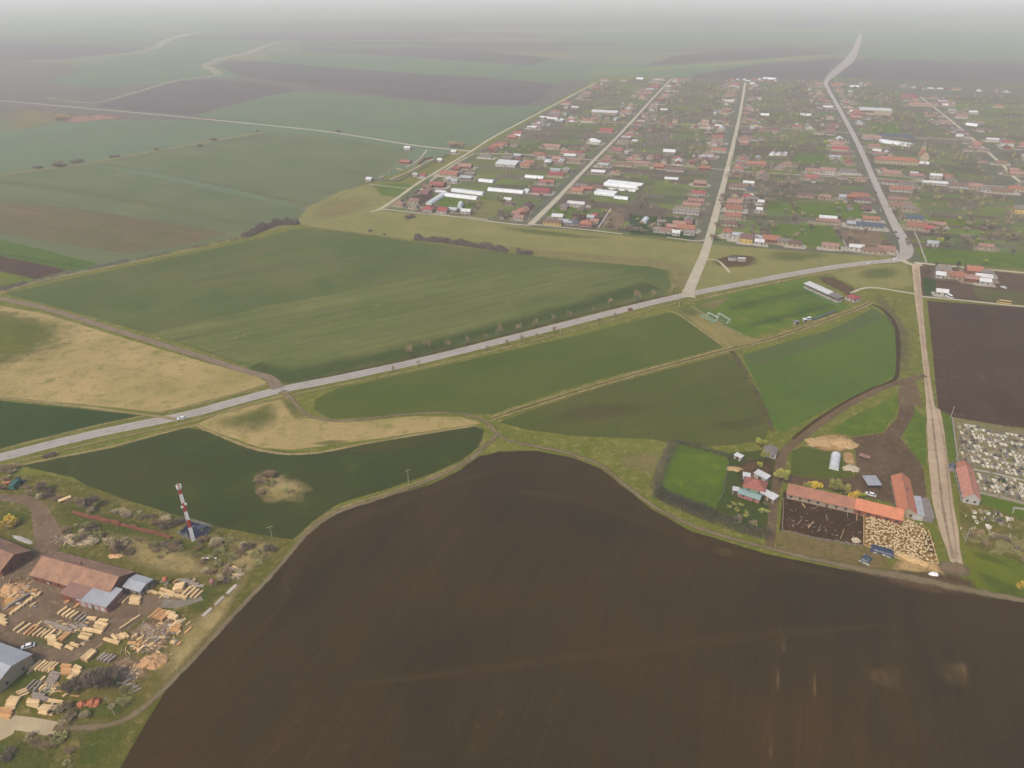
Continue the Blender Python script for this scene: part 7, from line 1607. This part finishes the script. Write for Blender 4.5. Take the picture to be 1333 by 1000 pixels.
# scrub round the sawmill: individual shrubs
zones = [('in the scrub above the brick ruin', [(20, 640), (60, 650), (140, 670), (200, 682), (225, 695), (150, 665), (90, 650)], 20), ('between the brick ruin and the sawmill barn', [(62, 690), (110, 684), (170, 700), (240, 712), (230, 735), (150, 718), (80, 705)], 42),
         ('on the scrubby slope right of the mast', [(225, 712), (290, 700), (360, 706), (340, 735), (290, 760), (240, 740)], 44), ('along the upper edge of the scrub beside the dark field', [(140, 655), (200, 668), (240, 680), (228, 690), (170, 676), (138, 664)], 22),
         ('in the rough grass at the bottom left corner', [(0, 965), (60, 955), (90, 965), (110, 1000), (0, 1000)], 12), ('in the grass beside the dark tree clump', [(60, 925), (140, 915), (190, 880), (200, 890), (150, 935), (80, 940)], 14), ('around the left edge above the farm lane', [(0, 610), (40, 620), (50, 645), (0, 640)], 10),
         ('on the rough ground below the cemetery', [(1258, 688), (1333, 685), (1333, 732), (1300, 718), (1262, 708)], 14)]
for zn, poly, n in zones:
    xs = [q[0] for q in poly]; ys = [q[1] for q in poly]; k = 0; g_ = 0
    while k < n and g_ < 4000:
        g_ += 1; x, y = rnd.uniform(min(xs), max(xs)), rnd.uniform(min(ys), max(ys))
        if not inside((x, y), poly): continue
        key = rnd.choice(['brown', 'brown', 'pale', 'olive', 'dark', 'olive']); r = rnd.uniform(.8, 2.6); k += 1
        bush(key, x, y, r, r*rnd.uniform(.7, 1.2), f'{ {"brown": "brown", "pale": "pale", "olive": "olive", "dark": "dark"}[key]} shrub {zn}', f'shrubs {zn}')
# orchard trees in the farm garden
for k in range(16):
    x, y = rnd.uniform(948, 1000), rnd.uniform(658, 690)
    tree('garden_green' if k % 3 else 'bare', G(x, y), rnd.uniform(.4, .65), 'small bare fruit tree in the garden below the mint roofed shed', group='fruit trees of the farm garden', name='fruit_tree')
# village trees
vt = []
for bi, (bn, L0, L1, R0, R1) in enumerate(BLK):
    n = (260, 460, 540, 520, 420)[bi]
    clus = [(rnd.random()**1.3, rnd.uniform(.08, .92)) for _ in range(max(8, n//9))]
    for k in range(n):
        if rnd.random() < .62: a_, s_ = rnd.choice(clus); tt, ss = a_ + rnd.gauss(0, .012), s_ + rnd.gauss(0, .07)
        else: tt, ss = rnd.random()**1.2, rnd.uniform(.04, .96)
        tt = min(.995, max(.01, tt)); ss = min(.97, max(.03, ss)); q = L0.lerp(L1, tt).lerp(R0.lerp(R1, tt), ss)
        if q.x > q.y*.76 + 20 or near_occ(q, 1.5): continue
        vt.append((q, bn))
vt.sort(key=lambda v: v[0].length); far = {k: MB() for k in ('twig', 'twig_dark', 'twig_green')}
for i, (q, bn) in enumerate(vt):
    key = rnd.choice(['garden']*5 + ['garden_dark']*3 + ['garden_green'])
    if i < 250:
        cn = {'garden': 'grey brown', 'garden_dark': 'dark', 'garden_green': 'budding green'}[key]
        tree(key, q, rnd.uniform(.55, 1.1), f'small {cn} garden tree between {bn}', group=f'{cn} garden trees between {bn}', name='garden_tree')
    else:
        s = rnd.uniform(.7, 1.2); m_ = far[{'garden': 'twig', 'garden_dark': 'twig_dark', 'garden_green': 'twig_green'}[key]]
        for j in range(34):
            d_ = Vector((rnd.gauss(0, 1), rnd.gauss(0, 1), rnd.gauss(0, 1))).normalized()*rnd.random()**.5; c_ = q + Vector((d_.x*2.5*s, d_.y*2.5*s, 3.6*s + d_.z*2.3*s)); u_ = Vector((rnd.gauss(0, .6), rnd.gauss(0, .6), .8)).normalized(); v_ = u_.cross(Vector((rnd.gauss(0, 1), rnd.gauss(0, 1), .2))).normalized()
            m_.add([c_ - v_*.38, c_ + v_*.38, c_ + u_*1.7], [(0, 1, 2)])
        m_.tube(q, q + Vector((0, 0, 3*s)), .18, .1, 3)
big = MB(); mats = []; midx = []
for k, mb in far.items(): mats.append(M[k]); midx += [len(mats)-1]*len(mb.f); big.add(mb.v, mb.f)
me = big.mesh('distant_trees')
for m_ in mats: me.materials.append(m_)
me.polygons.foreach_set('material_index', midx); tag(link('distant_trees', me), 'bare orchard and garden trees at the back of the village', 'trees', kind='stuff')
# tall poplars along the edges in the village
for k, (x, y) in enumerate([(1014, 246), (1020, 246), (1026, 245), (1031, 246), (1037, 246), (998, 256), (990, 258)]):
    tree('garden', G(x, y), 1.0, f'slim bare tree, {ordn(k+1)} in the grey thicket between the middle street and main road', sz=1.6)

# rough grass tufts in the near scrub (uncountable)
mb = MB(); mb2 = MB()
tz = [[(60, 650), (200, 664), (370, 704), (340, 740), (280, 800), (215, 880), (150, 940), (100, 1000), (0, 1000), (0, 955), (120, 945), (200, 880), (230, 800), (200, 740), (80, 700)], [(1252, 690), (1333, 680), (1333, 735), (1300, 722), (1255, 712)], [(655, 575), (750, 572), (870, 578), (855, 645), (960, 692), (900, 688), (820, 632), (740, 592)]]
for poly in tz:
    xs = [q[0] for q in poly]; ys = [q[1] for q in poly]
    for k in range(7000):
        x, y = rnd.uniform(min(xs), max(xs)), rnd.uniform(min(ys), max(ys))
        if not inside((x, y), poly) or (60 < x < 230 and 740 < y < 900 and rnd.random() < .8): continue
        q = G(x, y)
        if mnoise.noise(Vector((q.x*.12, q.y*.12, 0))) < -.05: continue
        m_ = mb if rnd.random() < .55 else mb2
        for j in range(3):
            a_ = rnd.uniform(0, 6.28); b0 = q + Vector((rnd.uniform(-.3, .3), rnd.uniform(-.3, .3), 0)); w_ = Vector((math.cos(a_), math.sin(a_), 0))*rnd.uniform(.1, .22)
            m_.add([b0 - w_, b0 + w_, b0 + Vector((rnd.uniform(-.25, .25), rnd.uniform(-.25, .25), rnd.uniform(.3, .75)))], [(0, 1, 2)])
tag(mb.build('dry_grass_tufts', M['tuft']), 'dry pale grass tufts on the rough ground', 'grass', kind='stuff'); tag(mb2.build('green_grass_tufts', M['leaf_olive']), 'olive grass tufts on the rough ground', 'grass', kind='stuff')

# ------------------------------------------------------------------ haze
me = MB().box(-25000, 25000, -25000, 25000, -1.0, H + 6.0).mesh('haze')
hm = bpy.data.materials.new('haze'); hm.use_nodes = True; t = hm.node_tree; t.nodes.clear()
out = t.nodes.new('ShaderNodeOutputMaterial'); pv = t.nodes.new('ShaderNodeVolumePrincipled'); pv.inputs['Color'].default_value = (0.995, 0.995, 0.996, 1); pv.inputs['Density'].default_value = HAZE; pv.inputs['Anisotropy'].default_value = 0.0
t.links.new(pv.outputs[0], out.inputs['Volume']); me.materials.append(hm); tag(link('haze', me), kind='stuff')
print('STATS', stackn, ng, len(placed), cnt, len(vt), len(SHEETS), max(s[4] for s in SHEETS))
